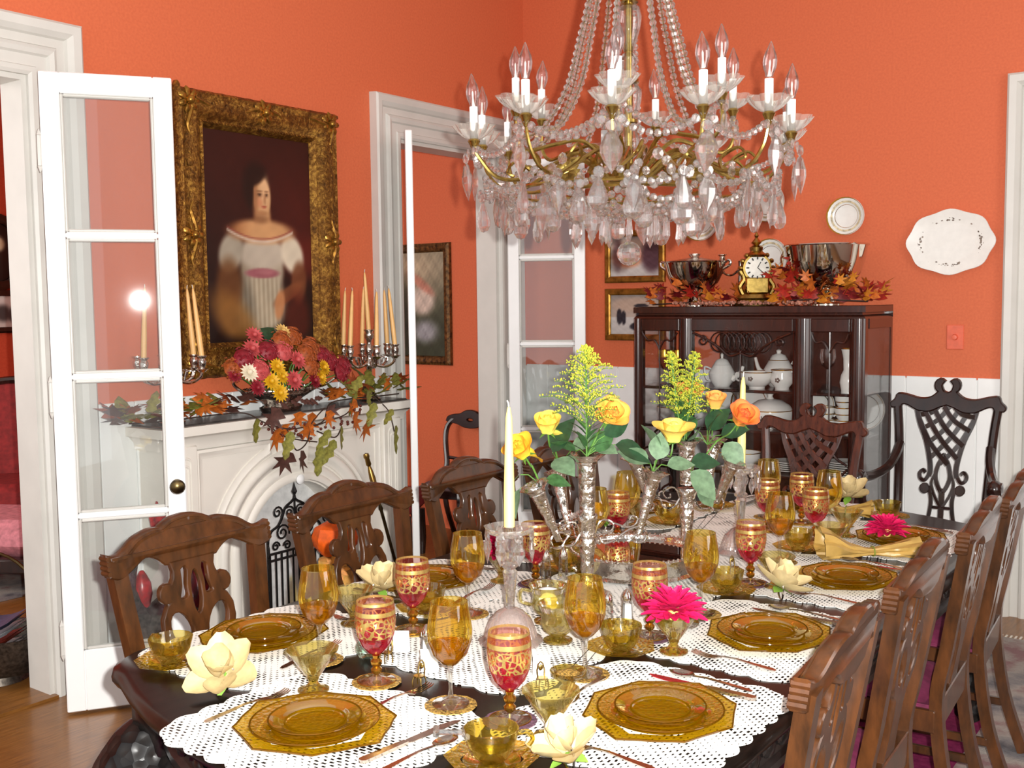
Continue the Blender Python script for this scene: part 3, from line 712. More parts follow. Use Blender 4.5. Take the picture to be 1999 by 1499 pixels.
for i in range(4): clone(c0, 'brown dining chair, back to the camera, opposite the fireplace, ' + Ln[i], (RXs[i], RY_[i], .0135), PI / 2 + RRs[i])
def ribbon(m, p, w, d=.014, dz=0.0):
    q = [stand(Vector((a, b, dz))) for a, b in p]; m.tube(q, .5, 4, up=(0, 1, 0), flat=(d, w))
def lattice_chair(name, label, wood_m, hs, arms, loc, rz):
    r = thing(name, label, 'armchair' if arms else 'chair', loc, rz)
    sz = .46
    def Z(h): return sz + (h - sz) * hs
    for s in (-1, 1):
        P = cat([(s * .185, -.10, 0), (s * .19, -.03, .2), (s * .20, 0, .46), (s * .212, lean(Z(.7)), Z(.7)), (s * .222, lean(Z(.85)), Z(.85)), (s * .236, lean(Z(.955)), Z(.955))], 5)
        MB().tube(P, .021, 8, up=(1, 0, 0)).obj('back_post', wood_m, r)
        fl = MB().tube(cat([(s * .22, .44, .42), (s * .235, .455, .35), (s * .22, .43, .18), (s * .21, .42, .06), (s * .215, .44, .03), (s * .215, .45, .001)], 4), [.03] * 4 + [.036, .034, .03, .027] + [.024] * 4 + [.018] * 4 + [.024] * 4 + [.028], 8); fl.obj('front_leg', wood_m, r)
        MB().box(s * .215 - .014, s * .215 + .014, .0, .44, .36, .44, b=.004).obj('seat_rail', wood_m, r, smooth=False)
    MB().box(-.22, .22, .42, .46, .36, .44, b=.004).obj('seat_rail', wood_m, r, smooth=False)
    sb = MB().box(-.2, .2, -.02, .03, .38, .475, b=.006); sb.box(-.075, .075, -.018, .012, .46, .50, b=.006); sb.obj('back_rail', wood_m, r, smooth=False)
    st = MB(); st.sheet(9, 9, lambda u, v: ((u - .5) * (.40 + .05 * v), .03 + .41 * v, .44 + .03 * (1 - (2 * u - 1) ** 4) * (1 - (2 * v - 1) ** 4))); st.box(-.2, .2, .03, .44, .43, .443); st.obj('seat', 'dark_brown', r, angle=70)
    top = curve2([(.0, 1.015), (.02, 1.022), (.03, 1.045), (.022, 1.058)], 3)[:-1] + [(.034 + .024 * math.cos(a), 1.046 + .024 * math.sin(a)) for a in [PI * .75 - PI * 1.2 * i / 8 for i in range(9)]] + curve2([(.05, 1.012), (.08, .995), (.13, .99), (.19, 1.002), (.235, 1.006), (.247, .985), (.268, .968), (.262, .955), (.24, .955)], 3)
    bot = curve2([(.226, .95), (.215, .968), (.19, .968), (.15, .952), (.125, .945), (.08, .945), (.04, .96), (0, .972)], 3)
    cm = cutout([[(a, Z(b)) for a, b in sym(top + bot)]], .034, .006); warp(cm, stand); cm.obj('crest_rail', wood_m, r, angle=45)
    k = MB()
    for s in (-1, 1):                           # sides of the fan, scrolls, lower struts
        ribbon(k, curve2([(s * .145, Z(.965)), (s * .125, Z(.90)), (s * .09, Z(.83)), (s * .068, Z(.76)), (s * .06, Z(.71)), (s * .066, Z(.685))], 4), .022)
        ribbon(k, curve2([(s * .066, Z(.69)), (s * .085, Z(.668)), (s * .105, Z(.675)), (s * .11, Z(.695)), (s * .095, Z(.708)), (s * .082, Z(.698))], 4), .016)
        k.add(*(lambda q: (q.v, q.f))(warp(cutout([[(s * .083 + .021 * math.cos(t), Z(.637) + .021 * math.sin(t)) for t in [2 * PI * i / 14 for i in range(14)]]], .018, .003), stand)))
        ribbon(k, curve2([(s * .066, Z(.645)), (s * .052, Z(.61)), (s * .05, Z(.57)), (s * .062, Z(.51)), (s * .085, Z(.465))], 4), .016)
        ribbon(k, curve2([(s * .0, Z(.62)), (s * .022, Z(.65)), (s * .034, Z(.69)), (s * .02, Z(.74)), (-s * .01, Z(.775))], 4), .018)
        ribbon(k, curve2([(s * .034, Z(.70)), (s * .052, Z(.66)), (s * .04, Z(.62)), (s * .018, Z(.585)), (0, Z(.56))], 4), .012)
        ribbon(k, [(s * .042, Z(.565)), (0, Z(.565))], .012)
        for j, (a, b, c, d) in enumerate(((.112, .96, -.062, .76), (.062, .958, -.088, .81), (.012, .962, -.115, .87), (-.04, .96, -.135, .925), (.128, .91, -.02, .735))):
            ribbon(k, curve2([(s * a, Z(b)), (s * ((a + c) / 2 + .012), Z((b + d) / 2 - .008)), (s * c, Z(d))], 5), .021, .012, s * .003)
    ribbon(k, [(0, Z(.64)), (0, Z(.55)), (0, Z(.465))], .024)
    k.obj('lattice_splat', wood_m, r, angle=40)
    if arms:
        for s in (-1, 1):
            zt = Z(.81)
            a = MB().tube(cat([(s * .214, lean(zt), zt), (s * .222, -.01, zt - .055), (s * .245, .06, zt - .105), (s * .28, .17, zt - .125), (s * .30, .27, zt - .115)], 5), [.022] * 5 + [.022] * 5 + [.021] * 5 + [.022] * 5 + [.026], 8)
            a.ball(1, T(s * .305, .295, zt - .12) @ SC(.036, .045, .038), 10, 7); a.tube([(s * .275, .295, zt - .12), (s * .335, .295, zt - .12)], .029, 10)
            ao = a.obj('arm', wood_m, r)
            MB().tube(cat([(s * .30, .28, zt - .13), (s * .295, .26, zt - .22), (s * .26, .25, .52), (s * .23, .25, .40)], 4), [.024] * 4 + [.02] * 4 + [.022] * 4 + [.024], 8).obj('arm_support', wood_m, r)
    return r
lattice_chair('lattice_back_chair', 'reddish mahogany lattice-back chair at the far end of the table before the cabinet', 'chair_mahogany', 1.0, False, (2.245, -1.11, .0135), PI - .05).scale = (.91, 1, 1)
lattice_chair('carved_armchair', 'tall dark lattice-back armchair standing against the white wainscot by the cabinet', 'chair_ebony', 1.14, True, (2.668, -.54, .0135), PI + .03).scale = (.91, 1, 1)
def nth(j, n): return 'bottom of the flat stack' if j == 0 else 'top of the flat stack' if j == n - 1 else ('second', 'third', 'fourth', 'fifth', 'sixth', 'seventh')[n - j - 2] + ' from the top of the flat stack'
MATS['sprig_grey'] = ((140, 126, 114), .4, 0, .3, 80)
MATS['cream_band'] = ((222, 206, 170), .3, 0, .25, 60)
MATS['china_print'] = ((120, 96, 84), .4, 0, .5, 200)
MATS['leaf_pinkbead'] = ((190, 130, 110), .3, 0, .4, 60)
# ---------------------------------------------------------------- china cabinet
CX0, CX1, CY0, CY1, CZ = 1.055, 2.30, -.475, -.045, 1.505
cb = thing('china_cabinet', 'dark mahogany china cabinet with glazed fronts and curved fretwork full of gilt china', 'cabinet', (0, 0, 0))
def cbox(name, *a, b=.004, m='cabinet_wood', parent=None): return MB().box(*a, b=b).obj(name, m, parent or cb, smooth=False)
ct = MB(); sweep(ct, [(CX0, CY1, CZ - .06), (CX0, CY0, CZ - .06), (CX1, CY0, CZ - .06), (CX1, CY1, CZ - .06)], [(0, 0), (-.008, .012), (-.02, .018), (-.022, .03), (-.036, .036), (-.044, .05), (-.036, .06), (0, .062)][::-1], up=(0, 0, 1)); ct.box(CX0, CX1, CY0, CY1, CZ - .03, CZ, b=0); ct.obj('cornice', 'cabinet_wood', cb, angle=30)
for x0, x1, yy in ((1.055, 1.10, CY0), (1.325, 1.395, CY0), (1.945, 2.035, CY0), (2.225, 2.30, CY0)):
    p = MB(); xm = (x0 + x1) / 2; w = (x1 - x0) / 2
    p.prism([(x0, CY0 + .045), (x0, CY0 + .006)] + [(xm - w * .7 * math.cos(PI * i / 6), CY0 - .012 * math.sin(PI * i / 6)) for i in range(7)] + [(x1, CY0 + .006), (x1, CY0 + .045)], .07, CZ - .06)
    p.obj('front_post', 'cabinet_wood', cb, angle=50)
for x0 in (1.055, 2.265): cbox('rear_post', x0, x0 + .035, CY1 - .035, CY1, .02, CZ - .06)
for x0, x1 in ((1.10, 1.325), (1.395, 1.945), (2.035, 2.225)):
    cbox('frieze', x0, x1, CY0, CY0 + .03, CZ - .125, CZ - .06); cbox('plinth', x0, x1, CY0, CY0 + .03, .10, .2)
    pn = cbox('pane', x0, x1, CY0 + .012, CY0 + .015, .2, CZ - .125, b=0, m='cab_pane')
for x in (1.06, 2.292):
    cbox('side_rail', x, x + .012, CY0 + .05, CY1 - .03, CZ - .11, CZ - .06); cbox('side_rail', x, x + .012, CY0 + .05, CY1 - .03, .10, .2); cbox('pane', x + .004, x + .007, CY0 + .045, CY1 - .03, .2, CZ - .11, b=0, m='cab_pane')
cbox('back_panel', 1.36, 2.265, CY1 - .012, CY1 - .004, .12, CZ - .06)
SH = [.14, .415, .655, .875, 1.082]
for z in SH: cbox('shelf', 1.075, 2.285, CY0 + .035, CY1 - .012, z - .014, z)
for x in (1.08, 2.275):
    for y in (CY0 + .04, CY1 - .03): MB().lathe([(0, 0), (.016, .004), (.022, .03), (.014, .06), (.02, .09), (.02, .1), (0, .1)], 10, T(x, y, .001)).obj('foot', 'cabinet_wood', cb)
fw = MB()
def fret(p, r=.0045, y=CY0 + .004): fw.tube([(a, y, b) for a, b in p], r, 5)
for i in range(5):
    for s in (-1, 1):
        cx = 1.67 + s * .028 * i
        fret([(cx + .052 * math.cos(t), 1.325 + .052 * math.sin(t)) for t in [2 * PI * k / 14 for k in range(15)]], .0035)
for s in (-1, 1):
    fret(curve2([(1.67, 1.27), (1.67 + s * .06, 1.255), (1.67 + s * .12, 1.30), (1.67 + s * .20, 1.345), (1.67 + s * .265, 1.372)], 5), .006)
    fret([(a * s + 1.67, b) for a, b in spiral(.21, 1.33, .03, .006, 1, 1.4, 14)])
    fret(curve2([(1.67, .30), (1.67 + s * .10, .40), (1.67 + s * .2, .34), (1.67 + s * .26, .22)], 5), .006)
fret([(1.67, .2), (1.67, 1.28)], .004)
for cx, w in ((1.21, .105), (2.13, .09)):
    fret([(cx, .2), (cx, 1.38)], .004)
    for s in (-1, 1):
        fret(curve2([(cx + s * w, .74), (cx + s * .04, .77), (cx + s * .012, .81), (cx + s * .03, .835), (cx, .86), (cx - s * .02, .88)], 4), .006)
        fret(curve2([(cx + s * w, .72), (cx + s * .05, .66), (cx + s * .07, .58), (cx + s * .02, .54), (cx, .50)], 4), .006)
        fret(curve2([(cx, 1.28), (cx + s * .03, 1.33), (cx + s * .07, 1.33), (cx + s * w, 1.37)], 4), .005)
fw.obj('fretwork', 'cabinet_wood', cb)['kind'] = 'stuff'
# china; each vessel is a thing of its own
def posy(m, M): 
    for k in range(5):
        a = 1.256 * k; m.ball(.006, M @ T(.009 * math.cos(a), 0, .008 * math.sin(a)) @ SC(1, .3, 1), 6, 3)
def vessel(name, label, cat_, prof, loc, rim=None, handle=None, spout=None, lid=None, knob=None, m='china', n=20, group=None, flower=None):
    r = thing(name, label, cat_, loc, 0, group)
    MB().lathe(prof, n).obj('body', m, r)
    if rim: 
        for rr, zz in rim: MB().tube([(rr * math.cos(t), rr * math.sin(t), zz) for t in [2 * PI * i / n for i in range(n)]], .0028, 5, closed=True).obj('gilt_rim', 'gold_rim', r)
    if handle:
        for s in handle[0]: MB().tube([(s * a, 0, b) for a, b in curve2(handle[1], 5)], .005, 6).obj('handle', m, r)
    if spout: MB().tube([(a, 0, b) for a, b in curve2(spout, 5)], [.016 - .009 * i / 10 for i in range(11)] if len(curve2(spout, 5)) == 11 else .009, 8).obj('spout', m, r)
    if lid: MB().lathe(lid, n).obj('lid', m, r)
    if flower:
        f = MB(); posy(f, T(0, -flower[0], flower[1])); f.obj('flower_decoration', 'china_print', r)
    return r
cup = [(0, .0), (.022, .0), (.024, .008), (.036, .025), (.043, .05), (.045, .07), (.043, .07), (.034, .025), (0, .012)]
bowlp = [(0, 0), (.04, 0), (.042, .01), (.07, .03), (.085, .06), (.088, .085), (.084, .085), (.066, .034), (0, .02)]
yF = -.33
vessel('soup_tureen', 'gilt-rimmed white covered dish on the second cabinet shelf', 'tureen', [(0, 0), (.06, 0), (.062, .012), (.10, .03), (.122, .065), (.118, .095), (0, .095)], (1.76, -.30, SH[3] + .001), [(.118, .095)], ((-1, 1), [(.115, .08), (.15, .085), (.15, .05), (.115, .045)]), None, [(.115, .096), (.10, .12), (.06, .145), (.02, .152), (.012, .165), (.018, .178), (0, .185)], flower=(.12, .06))
vessel('sugar_basin', 'white basin with posy on the top cabinet shelf, left of the pair', 'bowl', bowlp, (1.70, yF, SH[4]), [(.087, .085)], ((-1,), [(.085, .07), (.115, .075), (.11, .04), (.07, .035)]), flower=(.084, .055))
vessel('milk_jug', 'white jug with posy beside the basin on the top cabinet shelf', 'jug', [(0, 0), (.035, 0), (.036, .01), (.056, .035), (.06, .06), (.05, .085), (.054, .10), (.05, .1), (0, .06)], (1.835, yF, SH[4]), [(.054, .10)], ((1,), [(.05, .09), (.085, .095), (.085, .05), (.055, .035)]), flower=(.06, .05))
vessel('lidded_teapot', 'white lidded teapot behind the jug on the top cabinet shelf', 'teapot', [(0, 0), (.045, 0), (.075, .04), (.078, .09), (.05, .14), (.03, .15), (0, .15)], (1.76, -.19, SH[4] + .001), [(.05, .14)], ((1,), [(.07, .12), (.12, .19), (.10, .09), (.075, .05)]), [(-.07, .06), (-.11, .09), (-.13, .15)], [(.048, .141), (.035, .165), (.01, .175), (.014, .19), (0, .2)])
vessel('small_teapot', 'small pale teapot on the left of the top cabinet shelf, middle section', 'teapot', [(0, 0), (.04, 0), (.06, .03), (.07, .07), (.045, .115), (0, .12)], (1.49, -.3, SH[4]), None, ((-1,), [(.06, .09), (.1, .1), (.09, .04), (.065, .03)]), [(.06, .04), (.1, .07), (.12, .11)], [(.044, .116), (.03, .14), (.006, .15), (.008, .17), (0, .18)])
vessel('bud_vase', 'slender white vase on the top shelf at the cabinet corner', 'vase', [(0, 0), (.035, 0), (.034, .01), (.042, .05), (.036, .085), (.024, .11), (.026, .17), (.036, .215), (.033, .215), (.02, .12), (0, .1)], (2.185, -.36, SH[4]), [(.035, .215)])
for i, (x, lab) in enumerate(((1.17, 'gilt-topped goblet on the top shelf behind the first cabinet pane'), (1.25, 'gilt-topped goblet nearer the cabinet door, top shelf'))):
    g = thing('gilt_goblet', lab, 'goblet', (x, -.34, SH[4]), 0, 'gilt goblets in the cabinet')
    MB().lathe([(0, 0), (.03, .0), (.03, .004), (.005, .01), (.005, .08), (.02, .09), (.034, .125), (.036, .15)], 16).obj('bowl', 'clear_glass', g); MB().lathe([(.0365, .15), (.037, .165), (.034, .19), (.033, .19), (.035, .15)], 16).obj('gilt_band', 'gold_rim', g)
vessel('wine_goblet', 'tall glass goblet on the top shelf right of the cabinet door', 'goblet', [(0, 0), (.032, 0), (.032, .005), (.006, .012), (.006, .11), (.03, .13), (.04, .17), (.036, .21)], (2.075, -.34, SH[4]), None, m='clear_glass')
def disc_plate(name, label, loc, r, tilt, rings, group=None, m='china', yaw=0.0):
    o = thing(name, label, 'plate', loc, yaw, group)
    M = RX(-tilt)
    b = MB().lathe([(0, -.004), (r * .62, -.004), (r * .7, .0), (r, .012), (r * .995, .016), (r * .7, .005), (r * .6, .001), (0, .001)], 28, M @ RX(PI / 2)); b.obj('dish', m, o)
    for rr, w, mm in rings:
        zz = .001 if rr < .62 else .0035 + (rr - .68) * .04
        MB().lathe([(r * (rr - w), zz + (.002 if rr > .95 else .001)), (r * rr, zz + .003 + (.009 if rr > .95 else 0))], 28, M @ RX(PI / 2)).obj('gilt_band', mm, o)
    return o
for i, (x, z, y, lab) in enumerate(((1.575, SH[3] + .105, -.10, 'large gilt-edged plate standing at the back of the second cabinet shelf'), (1.93, SH[3] + .10, -.10, 'gilt-edged plate standing right of the covered dish on the second shelf'), (2.19, SH[3] + .10, -.12, 'gilt-edged plate standing in the corner of the second cabinet shelf'), (1.42, SH[3] + .10, -.12, 'gilt-edged plate standing left of the large plate on the second shelf'))):
    disc_plate('standing_plate', lab, (x, y, z), .105 if i else .115, .2, ((1.0, .06, 'gold_rim'), (.72, .04, 'gold_rim')), 'plates standing in the cabinet')
k = 0
for x, n in ((2.075, 2), (2.165, 3)):
    for j in range(n):
        vessel('tea_cup', 'gilt-banded tea cup, %s of the %s stack on the second cabinet shelf' % (('lowest', 'second', 'top')[j], ('two-high', 'three-high')[n - 2]), 'cup', cup, (x, -.36, SH[3] + j * .062), [(.044, .07), (.04, .038)], ((1,), [(.044, .06), (.07, .055), (.04, .025)]), group='tea cups in the cabinet')
for x, z, n, lab in ((2.15, SH[2], 7, 'corner of the third shelf'), (1.86, SH[2], 5, 'middle of the third shelf'), (1.72, SH[1], 8, 'middle of the fourth shelf'), (2.12, SH[1], 6, 'corner of the fourth shelf'), (1.22, SH[2], 5, 'end of the third shelf')):
    me = MB().lathe([(0, 0), (.05, 0), (.06, .003), (.09, .012), (.089, .015), (.055, .007), (0, .006)], 24).mesh('stacked_plate', 'china')
    for j in range(n): tag(inst(me, 'stacked_plate', None, (x, -.28, z + j * .0105)), 'white plate, %s, %s' % (nth(j, n), lab), 'plate', 'flat stacks of plates in the cabinet')
for x, z, lab in ((1.62, SH[2], 'third shelf behind the chair'), (1.50, SH[2], 'third shelf left of the door fretwork'), (1.20, SH[3], 'second shelf behind the first pane'), (1.50, SH[1], 'fourth shelf behind the roses')):
    vessel('china_bowl', 'white gilt-rimmed bowl on the cabinet, ' + lab, 'bowl', bowlp, (x, -.3, z), [(.087, .085)])
# ---------------------------------------------------------------- on top of the cabinet
TOPZ = CZ + .002
b1 = thing('silver_bowl', 'silver footed bowl with pierced rim lid and side handles, on the cabinet', 'bowl', (1.33, -.30, TOPZ))
MB().lathe([(0, 0), (.075, 0), (.075, .008), (.045, .018), (.03, .05), (.034, .06), (.08, .085), (.125, .125), (.15, .175), (.165, .232), (.16, .235), (.14, .17), (.07, .085), (0, .07)], 30).obj('bowl', 'pewter_silver', b1)
MB().lathe([(.172, .232), (.176, .238), (.12, .246), (.05, .256), (.02, .262), (.03, .275), (.03, .28), (0, .28)], 30).obj('pierced_lid', 'silver_chased', b1)
for s in (-1, 1): MB().tube(cat([(s * .155, 0, .21), (s * .185, 0, .24), (s * .205, 0, .235), (s * .2, 0, .215), (s * .165, 0, .195)], 5), .007, 6).obj('handle', 'silver_chased', b1)
b2 = thing('punch_bowl', 'large silver punch bowl on a pedestal foot, on the cabinet', 'bowl', (2.045, -.30, TOPZ))
MB().lathe([(0, 0), (.09, 0), (.09, .008), (.055, .018), (.038, .045), (.04, .06), (.045, .066), (.085, .08), (.135, .11), (.168, .16), (.185, .22), (.198, .292), (.204, .296), (.2, .30), (.193, .295), (.16, .17), (.08, .088), (0, .08)], 36).obj('bowl', 'pewter_silver', b2)
MB().tube([(.202 * math.cos(t), .202 * math.sin(t), .296) for t in [2 * PI * i / 36 for i in range(36)]], .005, 6, closed=True).obj('rim', 'silver', b2)
ck = thing('mantel_clock', 'ornate gilt brass clock with white dial between the silver bowls', 'clock', (1.68, -.30, TOPZ), .55)
MB().lathe([(0, 0), (.115, 0), (.12, .015), (.1, .03), (.11, .04), (.085, .06), (0, .06)], 10, SC(1, .6, 1)).obj('base', 'gilt_brass', ck)
bd = MB(); bd.box(-.062, .062, -.04, .04, .06, .15, b=.01)
for s in (-1, 1): bd.tube(cat([(s * .07, -.01, .06), (s * .085, -.01, .1), (s * .065, -.01, .14), (s * .085, -.01, .18)], 4), .014, 8)
bd.lathe([(.072, -.035), (.078, 0), (.072, .03), (0, .03)], 20, T(0, .0, .195) @ RX(PI / 2)); bd.lathe([(.05, .25), (.055, .262), (.03, .28), (.034, .3), (.02, .31), (0, .31)], 12)
bd.obj('case', 'gilt_brass', ck)
for i in range(14):
    a = 2 * PI * i / 14; o = MB().ball(.013, T(.082 * math.cos(a), -.012, .195 + .082 * math.sin(a)), 7, 5).obj('leaf_ornament', 'gilt_brass', ck)
MB().lathe([(.062, .0), (.0, .004)], 20, T(0, -.034, .195) @ RX(PI / 2)).obj('dial', 'dial', ck)
for i in range(12):
    a = 2 * PI * i / 12; MB().box(-.0035, .0035, -.041, -.039, .042, .056, M=T(0, 0, .195) @ RY(a)).obj('hour_mark', 'dark_brown', ck, smooth=False)
for a, l in ((.5, .034), (2.3, .045)): MB().box(-.002, .002, -.0425, -.0415, 0, l, M=T(0, 0, .195) @ RY(a)).obj('hand', 'dark_brown', ck, smooth=False)
MB().lathe([(0, .30), (.012, .31), (.026, .325), (.012, .342), (.006, .35), (.012, .36), (.004, .375), (0, .385)], 10).obj('finial', 'gilt_brass', ck)
cl = thing('silver_candelabrum', 'silver candelabrum without candles behind the bowl and clock on the cabinet', 'candelabrum', (1.52, -.14, TOPZ))
MB().lathe([(0, 0), (.055, 0), (.055, .008), (.015, .02), (.009, .1), (.013, .12), (.009, .2), (.012, .24), (0, .245)], 12).obj('stem', 'pewter_silver', cl)
for s in (-1, 1):
    a = MB().tube(cat([(0, 0, .2), (s * .05, 0, .165), (s * .095, 0, .18), (s * .105, 0, .225)], 5), .006, 6); a.lathe([(0, .22), (.012, .222), (.008, .235), (.016, .25), (.014, .268), (.024, .275), (.024, .278), (.01, .278)], 10, T(s * .105, 0, 0)); a.obj('arm', 'pewter_silver', cl)
# ---------------------------------------------------------------- leaves
def maple(m, M, r, bend=.25, lobes=5, deep=.45):
    """one thin lobed leaf in the x,y plane, stem end at the origin, tip along y"""
    pts = [(0, 0)]; N = lobes * 2 + 1; tips = []
    for k in range(N):
        a = -2.1 + 4.2 * k / (N - 1); rad = r * (.62 if k % 2 == 0 else .62 * deep) * (1.0 if abs(a) < 1.4 else .75)
        pts.append((rad * math.sin(a), .38 * r + rad * math.cos(a)))
    c = (0, .4 * r); vs = [(c[0], c[1], .06 * r)] + [(x, y, -bend * (x * x + (y - .4 * r) ** 2) / r) for x, y in pts]
    n = len(pts); m.add(vs, [(0, i + 1, (i + 1) % n + 1) for i in range(n)], M); return m
def oak(m, M, r, bend=.25):
    L = []
    for k in range(7):
        t = k / 6; w = .26 * math.sin(PI * min(1, t * .8 + .15)) * (1.0 if k % 2 else .58); L.append((w * r, t * r))
    vs = [(0, 0, 0)]; 
    for x, y in L: vs += [(x, y, -bend * x * x / r * 3 - .15 * y * y / r), (0, y, .02 * r - .15 * y * y / r), (-x, y, -bend * x * x / r * 3 - .15 * y * y / r)]
    fs = []
    for k in range(6):
        a = 1 + 3 * k; fs += [(a, a + 1, a + 4, a + 3), (a + 1, a + 2, a + 5, a + 4)]
    m.add(vs, fs, M); return m
def oval(m, M, r, w=.5, bend=.3):
    vs = [(0, 0, 0)]; n = 7
    for k in range(1, n):
        t = k / n; x = w * r * .5 * math.sin(PI * t ** .8); y = t * r; zz = -bend * y * y / r
        vs += [(x, y, zz + .12 * x), (0, y, zz), (-x, y, zz + .12 * x)]
    vs.append((0, r, -bend * r)); fs = [(0, 1, 2), (0, 2, 3)]
    for k in range(n - 2):
        a = 1 + 3 * k; fs += [(a, a + 3, a + 4, a + 1), (a + 1, a + 4, a + 5, a + 2)]
    a = 1 + 3 * (n - 2); e = len(vs) - 1; fs += [(a, e, a + 1), (a + 1, e, a + 2)]
    m.add(vs, fs, M); return m
MAPLE = {c: maple(MB(), Matrix(), .075).mesh('leaf', c, True, 80) for c in ('leaf_orange', 'leaf_red', 'leaf_gold', 'leaf_crimson', 'leaf_rust', 'leaf_plum')}
OAK = {c: oak(MB(), Matrix(), .10).mesh('leaf', c, True, 80) for c in ('leaf_olive', 'leaf_rust', 'leaf_plum')}
def rleaf(spread=.9): return RZ(random.uniform(0, 2 * PI)) @ RX(random.uniform(.1, spread)) @ RY(random.uniform(-.6, .6))
gl = thing('autumn_leaf_garland', 'red and orange maple leaf garland along the top of the cabinet', 'garland', (1.68, -.38, TOPZ))
gv = MB().tube(cat([(-.56, .0, .012), (-.3, -.04, .02), (0, .02, .012), (.3, -.03, .03), (.62, -.06, .02)], 8), .004, 5); gv.obj('stem', 'vine_brown', gl)
random.seed(11)
dens = [(-.55, -.20, 26, .10), (-.20, -.02, 9, .05), (.12, .24, 18, .24), (.22, .42, 18, .12), (.42, .68, 30, .11)]
for x0, x1, n, hh in dens:
    for i in range(n):
        c = random.choice(('leaf_orange', 'leaf_red', 'leaf_gold', 'leaf_crimson', 'leaf_orange', 'leaf_red'))
        x = random.uniform(x0, x1); y = random.uniform(-.10, .06) + (-.02 if x > .4 else 0); z = .01 + hh * random.random() * (1 - .5 * abs((x - (x0 + x1) / 2) / (x1 - x0)))
        M = T(x, y, z) @ RZ(random.uniform(0, 6.28)) @ RX(random.uniform(.3, 1.5)) @ SC(random.uniform(.8, 1.25))
        instM(MAPLE[c], 'leaf', gl, M)
bl = MB()
for i in range(120): bl.ball(random.uniform(.006, .011), T(random.uniform(-.42, .36), random.uniform(-.085, -.01), .010 + random.random() * .012), 6, 4)
bl.obj('berry_beads', 'leaf_pinkbead', gl)['kind'] = 'stuff'
# ---------------------------------------------------------------- on the back wall
def wall_plate(label, x, z, r, bands=((1.0, .05, 'gold_rim'), (.82, .10, 'cream_band'), (.62, .02, 'gold_rim'))):
    return disc_plate('wall_plate', label, (x, -.018, z), r, 0, bands, 'plates hung on the orange wall')
wall_plate('cream-bordered plate on the orange wall to the right of the punch bowl', 2.048, 1.962, .097)
wall_plate('cream-bordered plate on the orange wall between clock and punch bowl', 1.64, 1.765, .10)
wall_plate('cream-bordered plate on the orange wall behind the middle of the chandelier', 1.225, 1.985, .115)
wall_plate('cream-bordered plate on the orange wall behind the chandelier end drops', 1.615, 2.06, .105)
pt = thing('wall_platter', 'large oval white platter with grey sprigs hung on the orange wall', 'platter', (2.562, -.022, 1.808))
def scal(a, z): return 1 + .035 * math.cos(8 * a)
MB().lathe([(0, -.004), (.55, -.004), (.68, .0), (1, .016), (.99, .02), (.68, .006), (.55, .002), (0, .002)], 64, RX(PI / 2) @ SC(.203, .156, 1), rib=lambda a, z: 1 + (.03 * math.cos(8 * a) if z > .01 else 0)).obj('dish', 'china', pt)
sp = MB(); random.seed(3)
for a0 in (PI / 2, -PI / 2, 0, PI):
    for k in range(60):
        a = a0 + random.gauss(0, .22 if abs(math.sin(a0)) < .5 else .3); rr = random.uniform(.68, .93); sp.ball(.0058, T(.203 * rr * math.cos(a), -.0055 - .030 * max(0, rr - .68), .156 * rr * math.sin(a)) @ SC(1.2, .25, 1), 6, 3)
sp.obj('sprig_print', 'sprig_grey', pt)['kind'] = 'stuff'
sw = thing('switch_plate', 'orange painted switch plate on the wall above the white wainscot', 'switch', (2.588, -.001, 1.345))
MB().box(-.04, .04, -.007, 0, -.06, .06, b=.003).obj('plate', 'plug_plate', sw, smooth=False); MB().lathe([(0, .022), (.012, .02), (.014, .006), (.016, 0)], 14, T(0, -.006, 0) @ RX(PI / 2)).obj('dimmer_knob', 'plug_plate', sw)
# ---------------------------------------------------------------- painted canvases (flat pictures, colours per vertex)
def smooth01(t): t = max(0.0, min(1.0, t)); return t * t * (3 - 2 * t)
def blob(u, v, cx, cy, rx, ry, soft=.35, rot=0.0):
    du, dv = u - cx, v - cy; c, s = math.cos(rot), math.sin(rot); a, b = (du * c + dv * s) / rx, (-du * s + dv * c) / ry
    return 1 - smooth01((math.sqrt(a * a + b * b) - (1 - soft)) / (2 * soft))
def lerp(a, b, t): return tuple(x + (y - x) * t for x, y in zip(a, b))
def canvas(name, w, h, fn, nu, nv, parent, off=.0):
    m = MB(); m.sheet(nu, nv, lambda u, v: ((u - .5) * w, off, (v - .5) * h), col=lambda u, v: lin(fn(u, v))[:3]); return m.obj(name, 'vcol', parent)
def frame(parent, w, h, prof, m, name='frame', angle=30):
    mm = MB(); sweep(mm, [(-w / 2, 0, -h / 2), (-w / 2, 0, h / 2), (w / 2, 0, h / 2), (w / 2, 0, -h / 2)], prof, up=(0, -1, 0), closed=True); return mm.obj(name, m, parent, angle=angle)
FLAT = [(.0, .004), (0, .016), (-.008, .022), (-.03, .022), (-.038, .016), (-.04, -.002)]
def noise2(u, v, k): return math.sin(u * 12.9 * k + 3.1) * math.cos(v * 17.3 * k + 1.7) * .5 + math.sin((u + v) * 29.7 * k) * .3 + math.cos((u - v * 1.7) * 47.1 * k) * .2
